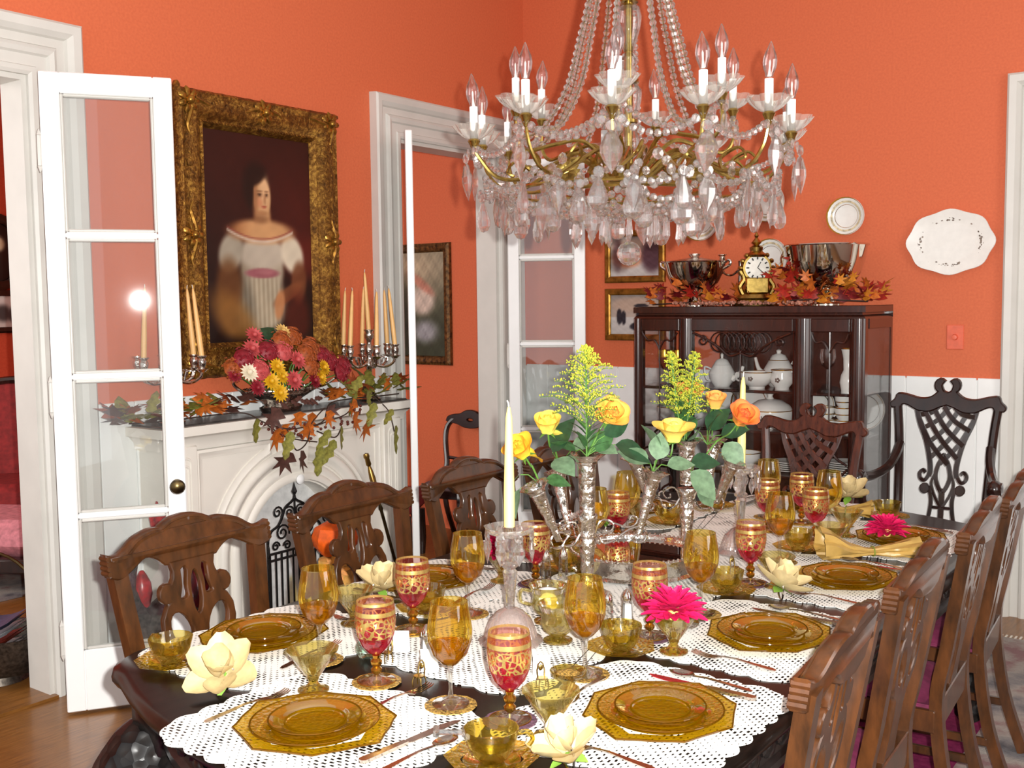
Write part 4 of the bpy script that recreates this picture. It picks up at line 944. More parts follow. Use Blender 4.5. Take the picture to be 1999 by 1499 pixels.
def winter(seed):
    def f(u, v):
        base = lerp((196, 190, 186), (222, 218, 214), v) if v < .45 else lerp((190, 172, 160), (150, 140, 134), (v - .45) / .55)
        base = lerp(base, (214, 176, 150), .5 * blob(u, v, .5, .75, .5, .18))
        if seed:
            base = lerp(base, (214, 120, 70), .8 * blob(u, v, .35, .45, .30, .22)); base = lerp(base, (70, 40, 50), .9 * blob(u, v, .85, .5, .22, .4)); base = lerp(base, (90, 60, 70), .6 * blob(u, v, .15, .55, .1, .4))
        else:
            for cx, cy, rx, ry, ro in ((.62, .42, .10, .26, 0), (.55, .22, .16, .10, .3), (.63, .72, .15, .05, 0), (.62, .66, .04, .07, 0), (.18, .45, .06, .2, 0), (.27, .42, .05, .18, 0)): base = lerp(base, (38, 36, 44), .95 * blob(u, v, cx, cy, rx, ry, .18, ro))
        return tuple(max(0, min(255, c + 10 * noise2(u, v, 2))) for c in base)
    return f
for i, (x, z, w, h, lab) in enumerate(((.795, 1.458, .405, .31, 'gilt-framed winter scene of a dark dressed figure beside the cabinet'), (.795, 1.80, .405, .31, 'gilt-framed dusk scene above the winter picture, behind the crystal ball'))):
    p = thing('framed_picture', lab, 'picture', (x, -.002, z))
    frame(p, w - .08, h - .08, FLAT, 'gilt_plain'); canvas('print', w - .075, h - .075, winter(i), 44, 34, p, -.006)
# ---------------------------------------------------------------- chandelier
MATS['pan_glass'] = lambda: thin('pan_glass', (.90, .88, .85), .4, .08, (226, 218, 208), .13)
CH = (2.465, -2.965)
ch = thing('crystal_chandelier', 'brass and crystal chandelier with candle bulbs and bead strands hanging over the table', 'chandelier', (CH[0], CH[1], 0))
VA = math.atan2(CAMP.y - CH[1], CAMP.x - CH[0])            # the arms are numbered from the one that faces the room's end door
def pol(a, r, z): t = VA + math.radians(a); return Vector((r * math.cos(t), r * math.sin(t), z))
def flatm(m, name, mm='crystal'): return m.mesh(name, mm, False)
def gem(prof, n=8, flat=.42): return MB().lathe([(r, z) for r, z in prof], n, SC(1, flat, 1))
drop_me = flatm(gem([(0, 0), (.006, -.004), (.014, -.022), (.021, -.042), (.020, -.056), (.012, -.066), (0, -.069)], 10, .45), 'teardrop')
leaf_me = flatm(gem([(0, 0), (.011, -.008), (.014, -.016), (.020, -.028), (.020, -.040), (.014, -.054), (.006, -.066), (0, -.076)], 8, .36), 'plaque_drop')
ice_me = flatm(gem([(0, 0), (.006, -.006), (.0085, -.018), (.0105, -.055), (0, -.076)], 6, .9), 'icicle_drop')
bead_me = flatm(MB().lathe([(0, -.0095), (.007, -.007), (.0098, 0), (.007, .007), (0, .0095)], 7), 'bead')
ros_me = flatm(MB().lathe([(0, -.004), (.009, -.003), (.0115, 0), (.009, .003), (0, .004)], 8, RX(PI / 2)), 'rosette')
ros_me2 = flatm(MB().lathe([(0, -.005), (.012, -.004), (.0145, 0), (.012, .004), (0, .005)], 8, RX(PI / 2)), 'rosette')
MB().lathe([(0, 1.84), (.03, 1.845), (.055, 1.86), (.06, 1.88), (.03, 1.90), (.012, 1.91), (.011, 3.0), (0, 3.0)], 16).obj('stem', 'gilt_brass', ch)
MB().lathe([(.0, 2.98), (.05, 2.985), (.06, 3.0), (.03, 3.02), (.008, 3.04), (.008, H), (0, H)], 12).obj('suspension_rod', 'gilt_brass', ch)
gb = lambda prof, nm: MB().lathe(prof, 16).obj(nm, 'clear_glass', ch)
gb([(.012, 2.20), (.018, 2.215), (.032, 2.26), (.036, 2.29), (.03, 2.315), (.016, 2.325)], 'glass_baluster'); gb([(.012, 2.125), (.022, 2.13), (.02, 2.16), (.026, 2.185), (.014, 2.198)], 'glass_baluster')
gb([(.012, 2.02), (.02, 2.025), (.034, 2.07), (.036, 2.10), (.022, 2.12)], 'glass_baluster'); gb([(.012, 2.34), (.03, 2.36), (.022, 2.42), (.014, 2.46)], 'glass_baluster')
gb([(.01, 1.92), (.022, 1.93), (.03, 1.96), (.024, 2.0), (.012, 2.015)], 'glass_baluster')
for z, r in ((2.125, .027), (2.332, .026), (2.02, .024)): MB().lathe([(.01, z - .005), (r, z - .004), (r, z + .004), (.01, z + .005)], 16).obj('brass_ring', 'gilt_brass', ch)
MB().tube([pol(a, .085, 2.62) for a in range(0, 360, 20)], .008, 6, closed=True).obj('crown', 'gilt_brass', ch)
MB().tube([pol(a, .20, 1.835) for a in range(0, 360, 12)], .006, 6, closed=True).obj('lower_ring', 'gilt_brass', ch)
MB().tube([pol(a, .33, 1.835) for a in range(0, 360, 10)], .005, 6, closed=True).obj('outer_ring', 'gilt_brass', ch)
MB().ball(.033, T(0, 0, 1.672), 12, 8).obj('crystal_ball', 'crystal', ch, smooth=False)
sp_ = MB()
for k in range(7): sp_.ball(.0075, T(0, 0, 1.715 + .0155 * k), 6, 4)
sp_.obj('ball_hanger', 'crystal', ch, smooth=False)
sleeve_me = MB().lathe([(0, 0), (.0105, 0), (.0105, .078), (.0, .078)], 12).mesh('candle_sleeve', 'sleeve_white')
bulb_me = MB().lathe([(.009, 0), (.0105, .008), (.016, .022), (.0175, .036), (.0145, .052), (.008, .066), (.0035, .078), (0, .083)], 14).mesh('bulb', 'bulb_glass')
fil_me = MB().lathe([(0, 0), (.0045, 0), (.002, .02), (.0025, .034), (0, .04)], 8).mesh('filament_post', 'mat_white')
pan_me = MB().lathe([(.007, 0), (.016, .002), (.03, .010), (.041, .022), (.049, .036)], 64, rib=lambda a, z: 1 + ((.04 + .26 * z / .036) * (abs(math.sin(4 * a)) ** .7 - .5) if z > .005 else 0)).mesh('drip_pan', 'pan_glass')
cupm = MB().lathe([(0, -.03), (.005, -.028), (.011, -.012), (.016, -.002), (.012, .003), (0, .003)], 10).mesh('candle_cup', 'gilt_brass')
OUT = [(-125, 1.985), (-107, 1.985), (-65, 1.955), (-34, 1.985), (-5, 1.985), (23, 1.985), (50, 1.985), (68, 1.955), (101, 1.96), (146, 1.985), (-170, 1.985)]
UP = [(-5, 2.045), (49, 2.05), (110, 2.06), (165, 2.05), (-125, 2.06), (-80, 2.05)]
def light(a, r, z, upper):
    p = pol(a, r, z)
    if upper: P = [pol(a, .05, 1.90), pol(a - 6, .12, 1.97), pol(a, .20, 1.96), pol(a, .27, 1.945), pol(a, r, 1.98), pol(a, r, z - .02)]
    else: P = [pol(a, .06, 1.875), pol(a + 5, .14, 1.93), pol(a + 2, .22, 1.90), pol(a, .30, 1.862), pol(a, .37, 1.865), pol(a, .415, 1.91), pol(a, r, z - .02)]
    cc = cat(P, 6)
    arm = MB().tube(cc, [.0062 - .0017 * i / len(cc) for i in range(len(cc))], 6).obj('arm', 'gilt_brass', ch)
    if not upper:
        cu = MB().tube(cat([pol(a, .30, 1.862), pol(a + 8, .27, 1.90), pol(a + 11, .31, 1.925), pol(a + 9, .335, 1.90), pol(a + 7, .315, 1.89)], 5), [.005] * 10 + [.004] * 10 + [.003], 5).obj('arm_scroll', 'gilt_brass', arm)
    inst(cupm, 'candle_cup', ch, p - Vector((0, 0, .0))); inst(pan_me, 'drip_pan', ch, p + Vector((0, 0, .001)), (0, 0, random.random()))
    inst(sleeve_me, 'candle_sleeve', ch, p + Vector((0, 0, .004)), sc=(1, 1, .95 + .1 * random.random()))
    b = inst(bulb_me, 'bulb', ch, p + Vector((0, 0, .084)), (random.uniform(-.05, .05), random.uniform(-.05, .05), 0)); inst(fil_me, 'filament_post', b)
    return p
random.seed(5)
pans_o = [light(a, .43, z, False) for a, z in OUT]; pans_u = [light(a, .30, z, True) for a, z in UP]
def hang(me, nm, p, rz, s=1.0, top=True):
    inst(me, nm, ch, p, (random.uniform(-.06, .06), random.uniform(-.06, .06), rz), s)
    if top: inst(ros_me if s < 1.1 else ros_me2, 'rosette', ch, p + Vector((0, 0, .009)), (0, 0, rz))
for (a, z), p in zip(OUT, pans_o):              # drops under the outer pans
    t = VA + math.radians(a)
    for da, r, dz, me, s in ((0, .452, -.055, leaf_me, 1.3), (-5, .40, -.15, drop_me, 1.15), (7, .37, -.145, leaf_me, 1.15)):
        hang(me, 'crystal_drop', pol(a + da, r, z + dz), t + PI / 2 + random.uniform(-.5, .5), s)
    for da in (-3, 3): inst(ros_me, 'rosette', ch, pol(a + da, .44, z - .03), (0, 0, t + PI / 2))
for k in range(19):                              # basket drops
    a = k * 360 / 19 + random.uniform(-3, 3); t = VA + math.radians(a) + PI / 2 + random.uniform(-.4, .4)
    hang(random.choice((drop_me, leaf_me, drop_me)), 'crystal_drop', pol(a, .335, 1.825 - .012 * (k % 2)), t, random.uniform(1.2, 1.4))
for k in range(12):
    a = k * 360 / 12 + 8; t = VA + math.radians(a) + PI / 2 + random.uniform(-.5, .5)
    hang(random.choice((leaf_me, drop_me)), 'crystal_drop', pol(a, .245, 1.805 - .02 * (k % 2)), t, 1.2)
for k in range(16):
    a = k * 22.5; hang(ice_me, 'icicle_drop', pol(a, .15 if k % 2 else .10, 1.772 - .006 * (k % 2)), VA + math.radians(a), 1.0)
for a, z in UP: hang(leaf_me, 'crystal_drop', pol(a, .31, z - .045), VA + math.radians(a) + PI / 2, .95)
nb = [0]
loose = MB()
def strand(pts, parent, me=bead_me, step=.0185, s=1.0):
    L = [(pts[i + 1] - pts[i]).length for i in range(len(pts) - 1)]; tot = sum(L); n = max(2, int(tot / step)); acc = 0; i = 0
    for k in range(n + 1):
        d = tot * k / n
        while i < len(L) - 1 and d > acc + L[i]: acc += L[i]; i += 1
        p = pts[i].lerp(pts[i + 1], (d - acc) / L[i]); q = (pts[i + 1] - pts[i]).to_track_quat('Z', 'Y')
        if parent is not None: o = inst(me, 'bead', parent, p); o.rotation_euler = q.to_euler(); nb[0] += 1
        else: loose.add([v.co for v in me.vertices], [tuple(f.vertices) for f in me.polygons], T(*p) @ q.to_matrix().to_4x4() @ SC(s))
def strand_part(nm, pts):
    w = MB().tube(pts, .0012, 4).obj(nm, 'gilt_brass', ch); strand(pts, w); return w
for k, a in enumerate((-150, -112, -68, -44, -14, 28, 58, 86, 128, 172)):
    pts = cat([pol(a, .085, 2.61), pol(a, .105, 2.36), pol(a, .138, 2.22), pol(a, .165, 2.12), pol(a, .205, 2.04), pol(a, .25, 1.985), pol(a, .31, 1.968)], 6)
    if k < 9: strand_part('bead_strand', pts)
    else: strand(pts, None)
def swag(p, q, sag):
    return [p.lerp(q, t) + Vector((0, 0, -sag * 4 * t * (1 - t))) for t in [i / 12 for i in range(13)]]
order = sorted(range(len(OUT)), key=lambda i: OUT[i][0])
for i, j in zip(order, order[1:] + order[:1]):
    strand(swag(pans_o[i] - Vector((0, 0, .015)), pans_o[j] - Vector((0, 0, .015)), .045), None)
    strand(swag(pol(OUT[i][0], .40, 1.86), pol(OUT[j][0], .40, 1.86), .04), None)
for k in range(12): strand(swag(pol(30 * k, .335, 1.835), pol(30 * k + 30, .335, 1.835), .05), None)
for k in range(10): strand(swag(pol(36 * k, .22, 1.83), pol(36 * k + 36, .22, 1.83), .05), None); strand(swag(pol(36 * k, .335, 1.83), pol(36 * k + 18, .15, 1.785), .03), None)
for k in range(8): strand(swag(pol(45 * k, .15, 1.785), pol(45 * k + 45, .15, 1.785), .015), None)
for i, j in zip(range(6), (1, 2, 3, 4, 5, 0)): strand(swag(pans_u[i] - Vector((0, 0, .02)), pans_u[j] - Vector((0, 0, .02)), .06), None)
loose.obj('swag_beads', 'crystal', ch, smooth=False)['kind'] = 'stuff'
for k in range(84):
    a = random.uniform(0, 360); r = random.choice((.34, .38, .25, .30, .36, .40)); inst(ros_me2 if k % 2 else ros_me, 'rosette', ch, pol(a, r, random.uniform(1.815, 1.90)), (0, 0, VA + math.radians(a) + PI / 2 + random.uniform(-.4, .4)))
for k in range(9):
    a = 40 * k + 12; fl = MB()
    for j in range(6): fl.add(*(lambda q: (q.v, q.f))(oval(MB(), T(*pol(a, .17, 1.885)) @ RZ(VA + math.radians(a)) @ RX(1.3) @ RZ(j * 1.047) @ RX(.5), .035, .7)))
    fl.obj('brass_leaf', 'gilt_brass', ch)
# ---------------------------------------------------------------- portrait over the mantel
pr = thing('portrait_painting', 'portrait of a woman in a white dress in an ornate gilt frame above the mantel', 'painting', (.004, -2.145, 1.85), PI / 2)
FP = [(.0, -.002), (.0, .05), (-.012, .062), (-.03, .056), (-.05, .066), (-.075, .07), (-.10, .058), (-.115, .036), (-.125, .034), (-.132, .042), (-.142, .030), (-.15, .020), (-.155, .006)]
frame(pr, .62, .945, [(-.155 - a, b) for a, b in FP][::-1], 'gilt_frame', 'frame', 50)
og = MB(); random.seed(21)
def along_rect(w, h, step):
    out = []
    for (x0, y0), (x1, y1) in (((-w, -h), (w, -h)), ((w, -h), (w, h)), ((w, h), (-w, h)), ((-w, h), (-w, -h))):
        n = max(2, int(math.hypot(x1 - x0, y1 - y0) / step))
        for i in range(n): out.append((x0 + (x1 - x0) * i / n, y0 + (y1 - y0) * i / n, math.atan2(y1 - y0, x1 - x0)))
    return out
for x, z, a in along_rect(.31 + .025, .4725 + .025, .017): og.ball(.0062, T(x, -.036, z), 6, 4)
for x, z, a in along_rect(.31 + .10, .4725 + .10, .033):
    og.ball(.016, T(x + random.uniform(-.012, .012), -.060, z + random.uniform(-.012, .012)) @ SC(random.uniform(.6, 1.3), .7, random.uniform(.6, 1.3)), 7, 4)
for x, z, a in along_rect(.31 + .145, .4725 + .145, .075):
    og.ball(.036, T(x, -.030, z) @ RY(-a) @ SC(1.15, .8, .42), 9, 5)
og.obj('carved_leaves', 'gilt_frame', pr)['kind'] = 'stuff'
for sx, sz in ((-1, -1), (1, -1), (1, 1), (-1, 1), (0, 1), (0, -1), (1, 0), (-1, 0)):
    c = MB(); cx, cz = sx * .415, sz * .575
    for k in range(7):
        a = 2 * PI * k / 7; c.ball(.022, T(cx + .034 * math.cos(a), -.062, cz + .034 * math.sin(a)) @ RY(-a) @ SC(1.2, .6, .7), 7, 4)
    c.ball(.02, T(cx, -.075, cz), 8, 5)
    for s in (-1, 1):
        d = (1, 0) if sz and not sx else (0, 1)
        ax = [(d[0], d[1])] if (sx == 0 or sz == 0) else ([(-sx, 0)] if s < 0 else [(0, -sz)])
        q = ax[0]; k2 = s if (sx == 0 or sz == 0) else 1
        c.tube(cat([(cx + k2 * q[0] * t + .012 * math.sin(9 * t * 5) * (1 - q[0]), -.062, cz + k2 * q[1] * t + .012 * math.sin(9 * t * 5) * q[0]) for t in (.03, .07, .11, .15)], 4), [.012] * 4 + [.01] * 4 + [.006] * 4 + [.003], 6)
    c.obj('carved_cartouche', 'gilt_plain', pr)
def portrait(u, v):
    c = lerp((26, 12, 8), (46, 18, 12), v); c = lerp(c, (92, 26, 18), .55 * blob(u, v, .85, .62, .3, .25, .8)); c = lerp(c, (60, 20, 14), .5 * blob(u, v, .3, .8, .4, .3, .9))
    c = lerp(c, (110, 34, 24), .6 * blob(u, v, .95, .42, .22, .10, .6)); n = noise2(u, v, 1.0)
    sk = lerp((206, 158, 112), (160, 104, 66), smooth01((.50 - u) * 4 + .15))
    c = lerp(c, (30, 15, 10), blob(u, v, .465, .745, .12, .12, .3))                       # hair
    c = lerp(c, lerp((176, 160, 138), (120, 100, 80), smooth01((.42 - u) * 5)), blob(u, v, .505, .36, .20, .17, .16))   # bodice
    c = lerp(c, (186, 172, 154), blob(u, v, .515, .43, .23, .075, .25))
    for cx, sh_ in ((.225, .8), (.795, 1.08)): c = lerp(c, tuple(x * sh_ for x in (200, 186, 164)), blob(u, v, cx, .43, .115, .088, .25, .5 if cx < .5 else -.5)); 
    sk2 = lerp((202, 150, 102), (150, 94, 56), smooth01((.45 - u) * 4))
    c = lerp(c, sk2, blob(u, v, .505, .535, .29, .058, .30)); c = lerp(c, sk2, blob(u, v, .52, .60, .075, .10, .3))
    nl = .487 + .05 * (abs(u - .50) / .3) ** 2
    if abs(u - .5) < .31: c = lerp(c, (206, 188, 172), .9 * max(0, 1 - abs(v - nl) / .011)); c = lerp(c, (140, 64, 60), .8 * max(0, 1 - abs(v - nl - .013) / .007))
    c = lerp(c, sk, blob(u, v, .518, .70, .082, .10, .14, .08)); c = lerp(c, (226, 182, 138), .6 * blob(u, v, .545, .735, .045, .07, .6)); c = lerp(c, (128, 78, 48), .55 * blob(u, v, .452, .69, .03, .09, .6)); c = lerp(c, (196, 110, 80), .4 * blob(u, v, .50, .675, .025, .022, .8)); c = lerp(c, (96, 56, 34), .55 * blob(u, v, .50, .595, .07, .02, .7))
    c = lerp(c, (30, 15, 10), .95 * blob(u, v, .475, .795, .09, .035, .4, .35)); c = lerp(c, (30, 15, 10), .9 * blob(u, v, .415, .73, .028, .075, .4))
    for cx, w_ in ((.498, .021), (.562, .014)): c = lerp(c, (120, 76, 52), .5 * blob(u, v, cx, .712, w_ * 1.3, .012, .7)); c = lerp(c, (44, 24, 18), .85 * blob(u, v, cx, .713, w_ * .8, .0055, .5)); c = lerp(c, (96, 58, 38), .6 * blob(u, v, cx, .730, w_ * 1.2, .0045, .7))
    c = lerp(c, (150, 96, 62), .6 * blob(u, v, .546, .690, .010, .022, .7)); c = lerp(c, (160, 58, 48), .85 * blob(u, v, .538, .655, .022, .0055, .6)); c = lerp(c, (140, 88, 54), .5 * blob(u, v, .52, .625, .05, .012, .6))
    st_ = .5 + .5 * math.sin(u * 150 + 2 * v)
    sk_ = lerp((186, 172, 148), (140, 122, 98), .6 * st_); c = lerp(c, sk_, blob(u, v, .50, .19, .215, .155, .25)); c = lerp(c, tuple(x * .55 for x in sk_), .7 * blob(u, v, .34, .17, .08, .16, .6))
    c = lerp(c, (150, 84, 92), .95 * blob(u, v, .505, .335, .155, .024, .25)); c = lerp(c, (178, 116, 118), .5 * blob(u, v, .54, .34, .08, .012, .5))
    c = lerp(c, (112, 62, 36), .9 * blob(u, v, .855, .295, .075, .10, .3, -.2)); c = lerp(c, (124, 70, 40), .9 * blob(u, v, .75, .235, .15, .036, .3, .35)); c = lerp(c, (190, 128, 84), .9 * blob(u, v, .66, .18, .045, .075, .3, -.35))
    c = lerp(c, (104, 62, 30), .85 * blob(u, v, .20, .27, .11, .13, .35)); c = lerp(c, (146, 98, 44), .8 * blob(u, v, .24, .11, .22, .10, .5, -.5)); c = lerp(c, (92, 30, 18), .7 * blob(u, v, .83, .10, .12, .14, .4))
    c = lerp(c, (24, 10, 8), .8 * smooth01((.06 - v) * 14))
    return tuple(max(0, min(255, x * (1 + .05 * n))) for x in c)
canvas('canvas', .64, .965, portrait, 92, 138, pr, -.012)
MB().box(-.31, .31, -.010, .0, -.47, .47).obj('backing', 'dark_brown', pr, smooth=False)
# ---------------------------------------------------------------- on the mantelpiece
MZ = 1.0535
def mum_mesh(r, m, rings=4, per=15, cup=.5):
    f = MB()
    for k in range(rings):
        n = per - 2 * k; rr = r * (1 - .2 * k); til = .15 + cup * k * .55
        for i in range(n):
            M = RZ(2 * PI * (i + .5 * (k % 2)) / n + .1 * k) @ RX(til); w = r * .14
            f.add([(-w * .5, r * .1, .0), (w * .5, r * .1, 0), (w, rr * .65, .05 * r), (0, rr, .0), (-w, rr * .65, .05 * r)], [(0, 1, 2, 3, 4)], M)
    f.ball(r * .28, T(0, 0, r * .22), 8, 5); return f.mesh('flower_head', m, True, 60)
def cluster_mesh(r, m, n=46, seed=1):
    rnd = random.Random(seed); f = MB()
    for i in range(n):
        a, b = rnd.uniform(0, 6.28), rnd.random(); q = r * math.sqrt(b); p = (q * math.cos(a), q * math.sin(a), r * .75 * math.sqrt(max(0, 1 - b)) * rnd.uniform(.8, 1.1))
        M = T(*p) @ RZ(a) @ RY(.9 * q / r) @ RZ(rnd.uniform(0, 2))
        s = r * .15
        f.add([(s * math.cos(t) * (1 if k % 2 else .45), s * math.sin(t) * (1 if k % 2 else .45), .2 * s * (k % 2)) for k, t in enumerate([2 * PI * j / 10 for j in range(10)])] + [(0, 0, s * .4)], [(j, (j + 1) % 10, 10) for j in range(10)], M)
    f.lathe([(0, -r * .3), (r * .7, 0), (r * .85, r * .2), (r * .55, r * .55), (0, r * .68)], 10)
    return f.mesh('flower_head', m, True, 60)
bk = thing('flower_basket', 'low silver basket with a looping handle holding the autumn bouquet on the mantel', 'basket', (.14, -2.16, MZ))
bb = MB(); bb.lathe([(0, .0), (.55, .0), (.6, .02), (.45, .03), (.62, .055), (.95, .085), (1.0, .10), (.93, .1), (.5, .05), (0, .045)], 28, SC(.105, .20, 1)); bb.obj('basket', 'silver_chased', bk)
rm = MB()
for i in range(34):
    a = 2 * PI * i / 34; rm.ball(.011, T(.105 * math.cos(a), .20 * math.sin(a), .10) @ RZ(a) @ SC(.8, 1.4, 1), 6, 4)
rm.obj('beaded_rim', 'silver_chased', bk)['kind'] = 'stuff'
MB().tube(cat([(0, -.20, .09), (0, -.27, .14), (.0, -.25, .20), (0, -.215, .17)], 5), .006, 6).obj('handle', 'silver', bk); MB().tube(cat([(0, .20, .09), (0, .28, .10), (.02, .33, .13), (0, .40, .14)], 5), .006, 6).obj('handle', 'silver', bk)
for i in range(9): instM(OAK['leaf_plum'], 'silver_leaf', bk, T(.10, -.12 + .03 * i, .05) @ RY(1.2) @ RZ(random.uniform(-1, 1)) @ SC(.55))
ms = {k: mum_mesh(.048, m) for k, m in (('white', 'petal_white'), ('yellow', 'petal_yellow'), ('pink', 'petal_pink'), ('burgundy', 'petal_burgundy'), ('cream', 'petal_cream'))}
cs = {k: cluster_mesh(.06, m, 46, sd) for k, m, sd in (('rust', 'petal_rust', 2), ('crimson', 'petal_burgundy', 3), ('pink', 'petal_pink', 4))}
def bloom(me, label, y, z, x, s=1.0, up=.5, group='flowers of the mantel bouquet', name='chrysanthemum', stem=True, yaw=0.0):
    """a flower head that looks out into the room, on a stem that runs down into the basket"""
    o = thing(name, label, 'flower', (x, y, z), 0, group)
    d = Vector((1, (y + 2.16) * 1.2 + yaw, up + (z - 1.3) * 2.0)); q = d.to_track_quat('Z', 'X').to_matrix().to_4x4()
    instM(me, 'flower_head', o, q @ SC(s))
    MB().tube(cat([(0, 0, 0), (-.03, (-2.16 - y) * .3, -.03), (.14 - x, (-2.16 - y) * .75, min(-.03, 1.11 - z))], 4), .0025, 4).obj('stem', 'stem_green', o)
    return o
BF = [('white', 'white chrysanthemum at the near side of the mantel bouquet', -2.39, 1.245, .20, 1.0), ('yellow', 'topmost of the yellow chrysanthemums in the mantel bouquet', -2.245, 1.262, .215, .95), ('yellow', 'yellow chrysanthemum beside the white one, mantel bouquet', -2.29, 1.20, .225, 1.0), ('yellow', 'lowest yellow chrysanthemum spilling over the silver basket rim', -2.25, 1.145, .235, 1.0), ('yellow', 'yellow chrysanthemum leaning to the middle of the mantel bouquet', -2.21, 1.215, .21, .85),
      ('yellow', 'upper yellow chrysanthemum toward the doorway side of the bouquet', -1.945, 1.24, .2, .95), ('yellow', 'lower yellow chrysanthemum toward the doorway side of the bouquet', -1.975, 1.195, .21, .9), ('pink', 'rose pink chrysanthemum in the centre of the mantel bouquet', -2.12, 1.285, .21, 1.1), ('pink', 'rose pink chrysanthemum under the yellow ones, mantel bouquet', -2.165, 1.195, .235, 1.1), ('pink', 'rose pink chrysanthemum high on the near side, against the portrait', -2.33, 1.345, .15, 1.1),
      ('pink', 'pink chrysanthemum at the very top, near side of the bouquet', -2.30, 1.405, .13, 1.0), ('cream', 'cream chrysanthemum at the top of the bouquet before the portrait', -2.13, 1.415, .13, 1.0), ('cream', 'second cream chrysanthemum at the top, doorway side', -2.085, 1.385, .12, .85), ('burgundy', 'burgundy chrysanthemum low on the near side under the white one', -2.36, 1.175, .215, .9), ('burgundy', 'burgundy chrysanthemum at the outer near edge of the bouquet', -2.44, 1.235, .16, .8), ('burgundy', 'burgundy chrysanthemum low beside the doorway-side yellow ones', -2.02, 1.185, .215, .95)]
for c, l, y, z, x, s in BF: bloom(ms[c], l, y, z, x, s)
CLW = ('right of the top cream flowers', 'on the right shoulder', 'right edge, upper', 'right edge, middle', 'in the upper middle', 'left of the upper middle', 'above the right yellow flowers', 'at the centre', 'by the candelabrum base', 'low on the right by the handle', 'left shoulder', 'left edge', 'between the white and yellow flowers', 'beside the right yellow flowers')
random.seed(31)
for i, (y, z, x) in enumerate(((-2.07, 1.385, .12), (-1.98, 1.335, .14), (-1.91, 1.29, .14), (-1.85, 1.26, .13), (-2.17, 1.37, .16), (-2.26, 1.33, .17), (-2.04, 1.31, .18), (-2.185, 1.325, .18), (-1.76, 1.23, .13), (-1.80, 1.20, .15), (-2.38, 1.30, .15), (-2.42, 1.26, .13), (-2.33, 1.25, .19), (-2.03, 1.25, .19))):
    k = ('rust', 'rust', 'crimson', 'crimson', 'rust', 'crimson', 'rust', 'pink', 'crimson', 'crimson', 'crimson', 'rust', 'pink', 'rust')[i]
    bloom(cs[k], ('rust orange', 'dark crimson', 'dusty pink')[('rust', 'crimson', 'pink').index(k)] + ' clustered flower head in the mantel bouquet, ' + CLW[i], y, z, x, 1.0, name='clustered_flower')
lf = thing('bouquet_leaf', 'dark green leaf standing at the top of the mantel bouquet', 'leaf', (.13, -2.19, 1.36), 0)
instM(maple(MB(), Matrix(), .10, .2, 3, .8).mesh('leaf', 'leaf_dark'), 'leaf', lf, RZ(PI / 2) @ RX(1.2)); MB().tube([(0, 0, 0), (0, .01, -.2)], .0025, 4).obj('stem', 'stem_green', lf)
# candelabra
def candelabrum(label, loc, rz, angs, tips):
    r = thing('silver_candelabrum', label, 'candelabrum', loc, rz, 'candelabra on the mantel')
    MB().lathe([(0, 0), (.055, 0), (.058, .006), (.045, .014), (.03, .03), (.018, .045), (.013, .06), (.02, .075), (.026, .095), (.014, .115), (.012, .15), (.02, .165), (.022, .19), (.014, .205), (.013, .23), (.022, .25), (.02, .27), (.012, .285), (.012, .30), (.022, .315), (.024, .335), (.017, .345), (.026, .355), (.025, .358), (.011, .357)], 16).obj('stem', 'silver_chased', r)
    for a in angs:
        d = Vector((math.cos(a), math.sin(a), 0)); R = .135
        m = MB().tube(cat([Vector((0, 0, .20)), d * .045 + Vector((0, 0, .175)), d * .09 + Vector((0, 0, .17)), d * .125 + Vector((0, 0, .19)), d * R + Vector((0, 0, .215))], 5), .0065, 6)
        m.tube(cat([d * .06 + Vector((0, 0, .178)), d * .07 + Vector((0, 0, .215)), d * .095 + Vector((0, 0, .215)), d * .09 + Vector((0, 0, .195))], 5), .005, 6)
        m.lathe([(0, .21), (.012, .212), (.022, .222), (.03, .226), (.012, .23), (.017, .243), (.019, .258), (.013, .27), (.022, .279), (.022, .282), (.011, .282)], 12, T(d.x * R, d.y * R, 0))
        m.obj('arm', 'silver_chased', r)
    return r
def taper(label, base, lean_, h, m='candle_peach', group='peach taper candles on the mantel', r0=.0115):
    o = thing('taper_candle', label, 'candle', base, 0, group); q = Vector((lean_[0], lean_[1], 1)).to_track_quat('Z', 'Y').to_matrix().to_4x4()
    MB().lathe([(0, 0), (r0, 0), (r0 * 1.02, h * .3), (r0 * .62, h * .9), (r0 * .3, h * .985), (0, h)], 12, q).obj('wax', m, o)
    MB().tube([q @ Vector((0, 0, h - .003)), q @ Vector((.001, 0, h + .006)), q @ Vector((.004, 0, h + .012))], .0012, 4).obj('wick', 'mat_white', o)
    return o
RC, LC = (.135, -1.565, MZ), (.135, -2.755, MZ)
ra = [math.radians(a) for a in (90, 30, -30, -90, -150, 150)]
candelabrum('silver candelabrum with peach candles at the doorway end of the mantel', RC, 0, ra, None)
candelabrum('silver candelabrum with peach candles behind the open glazed door', LC, .12, ra, None)
nm = ('far side', 'far front', 'near front', 'near side', 'near back', 'far back')
for (cx, cy, cz), lab, off in ((RC, 'the doorway-end candelabrum', 0), (LC, 'the candelabrum behind the glazed door', .12)):
    for i, a in enumerate(ra):
        random.seed(i + int(off * 100)); t = a + off
        if off and i in (4,): continue
        taper('peach taper candle, %s arm of %s' % (nm[i], lab), (cx + .135 * math.cos(t), cy + .135 * math.sin(t), cz + .272), (-math.cos(t) * .10 + random.uniform(-.03, .03), -math.sin(t) * .10 + random.uniform(-.05, .05)), .29 + random.uniform(-.012, .012))
    if not off: taper('tallest peach taper candle in the centre of the doorway-end candelabrum', (cx, cy, cz + .35), (.0, -.07), .30)
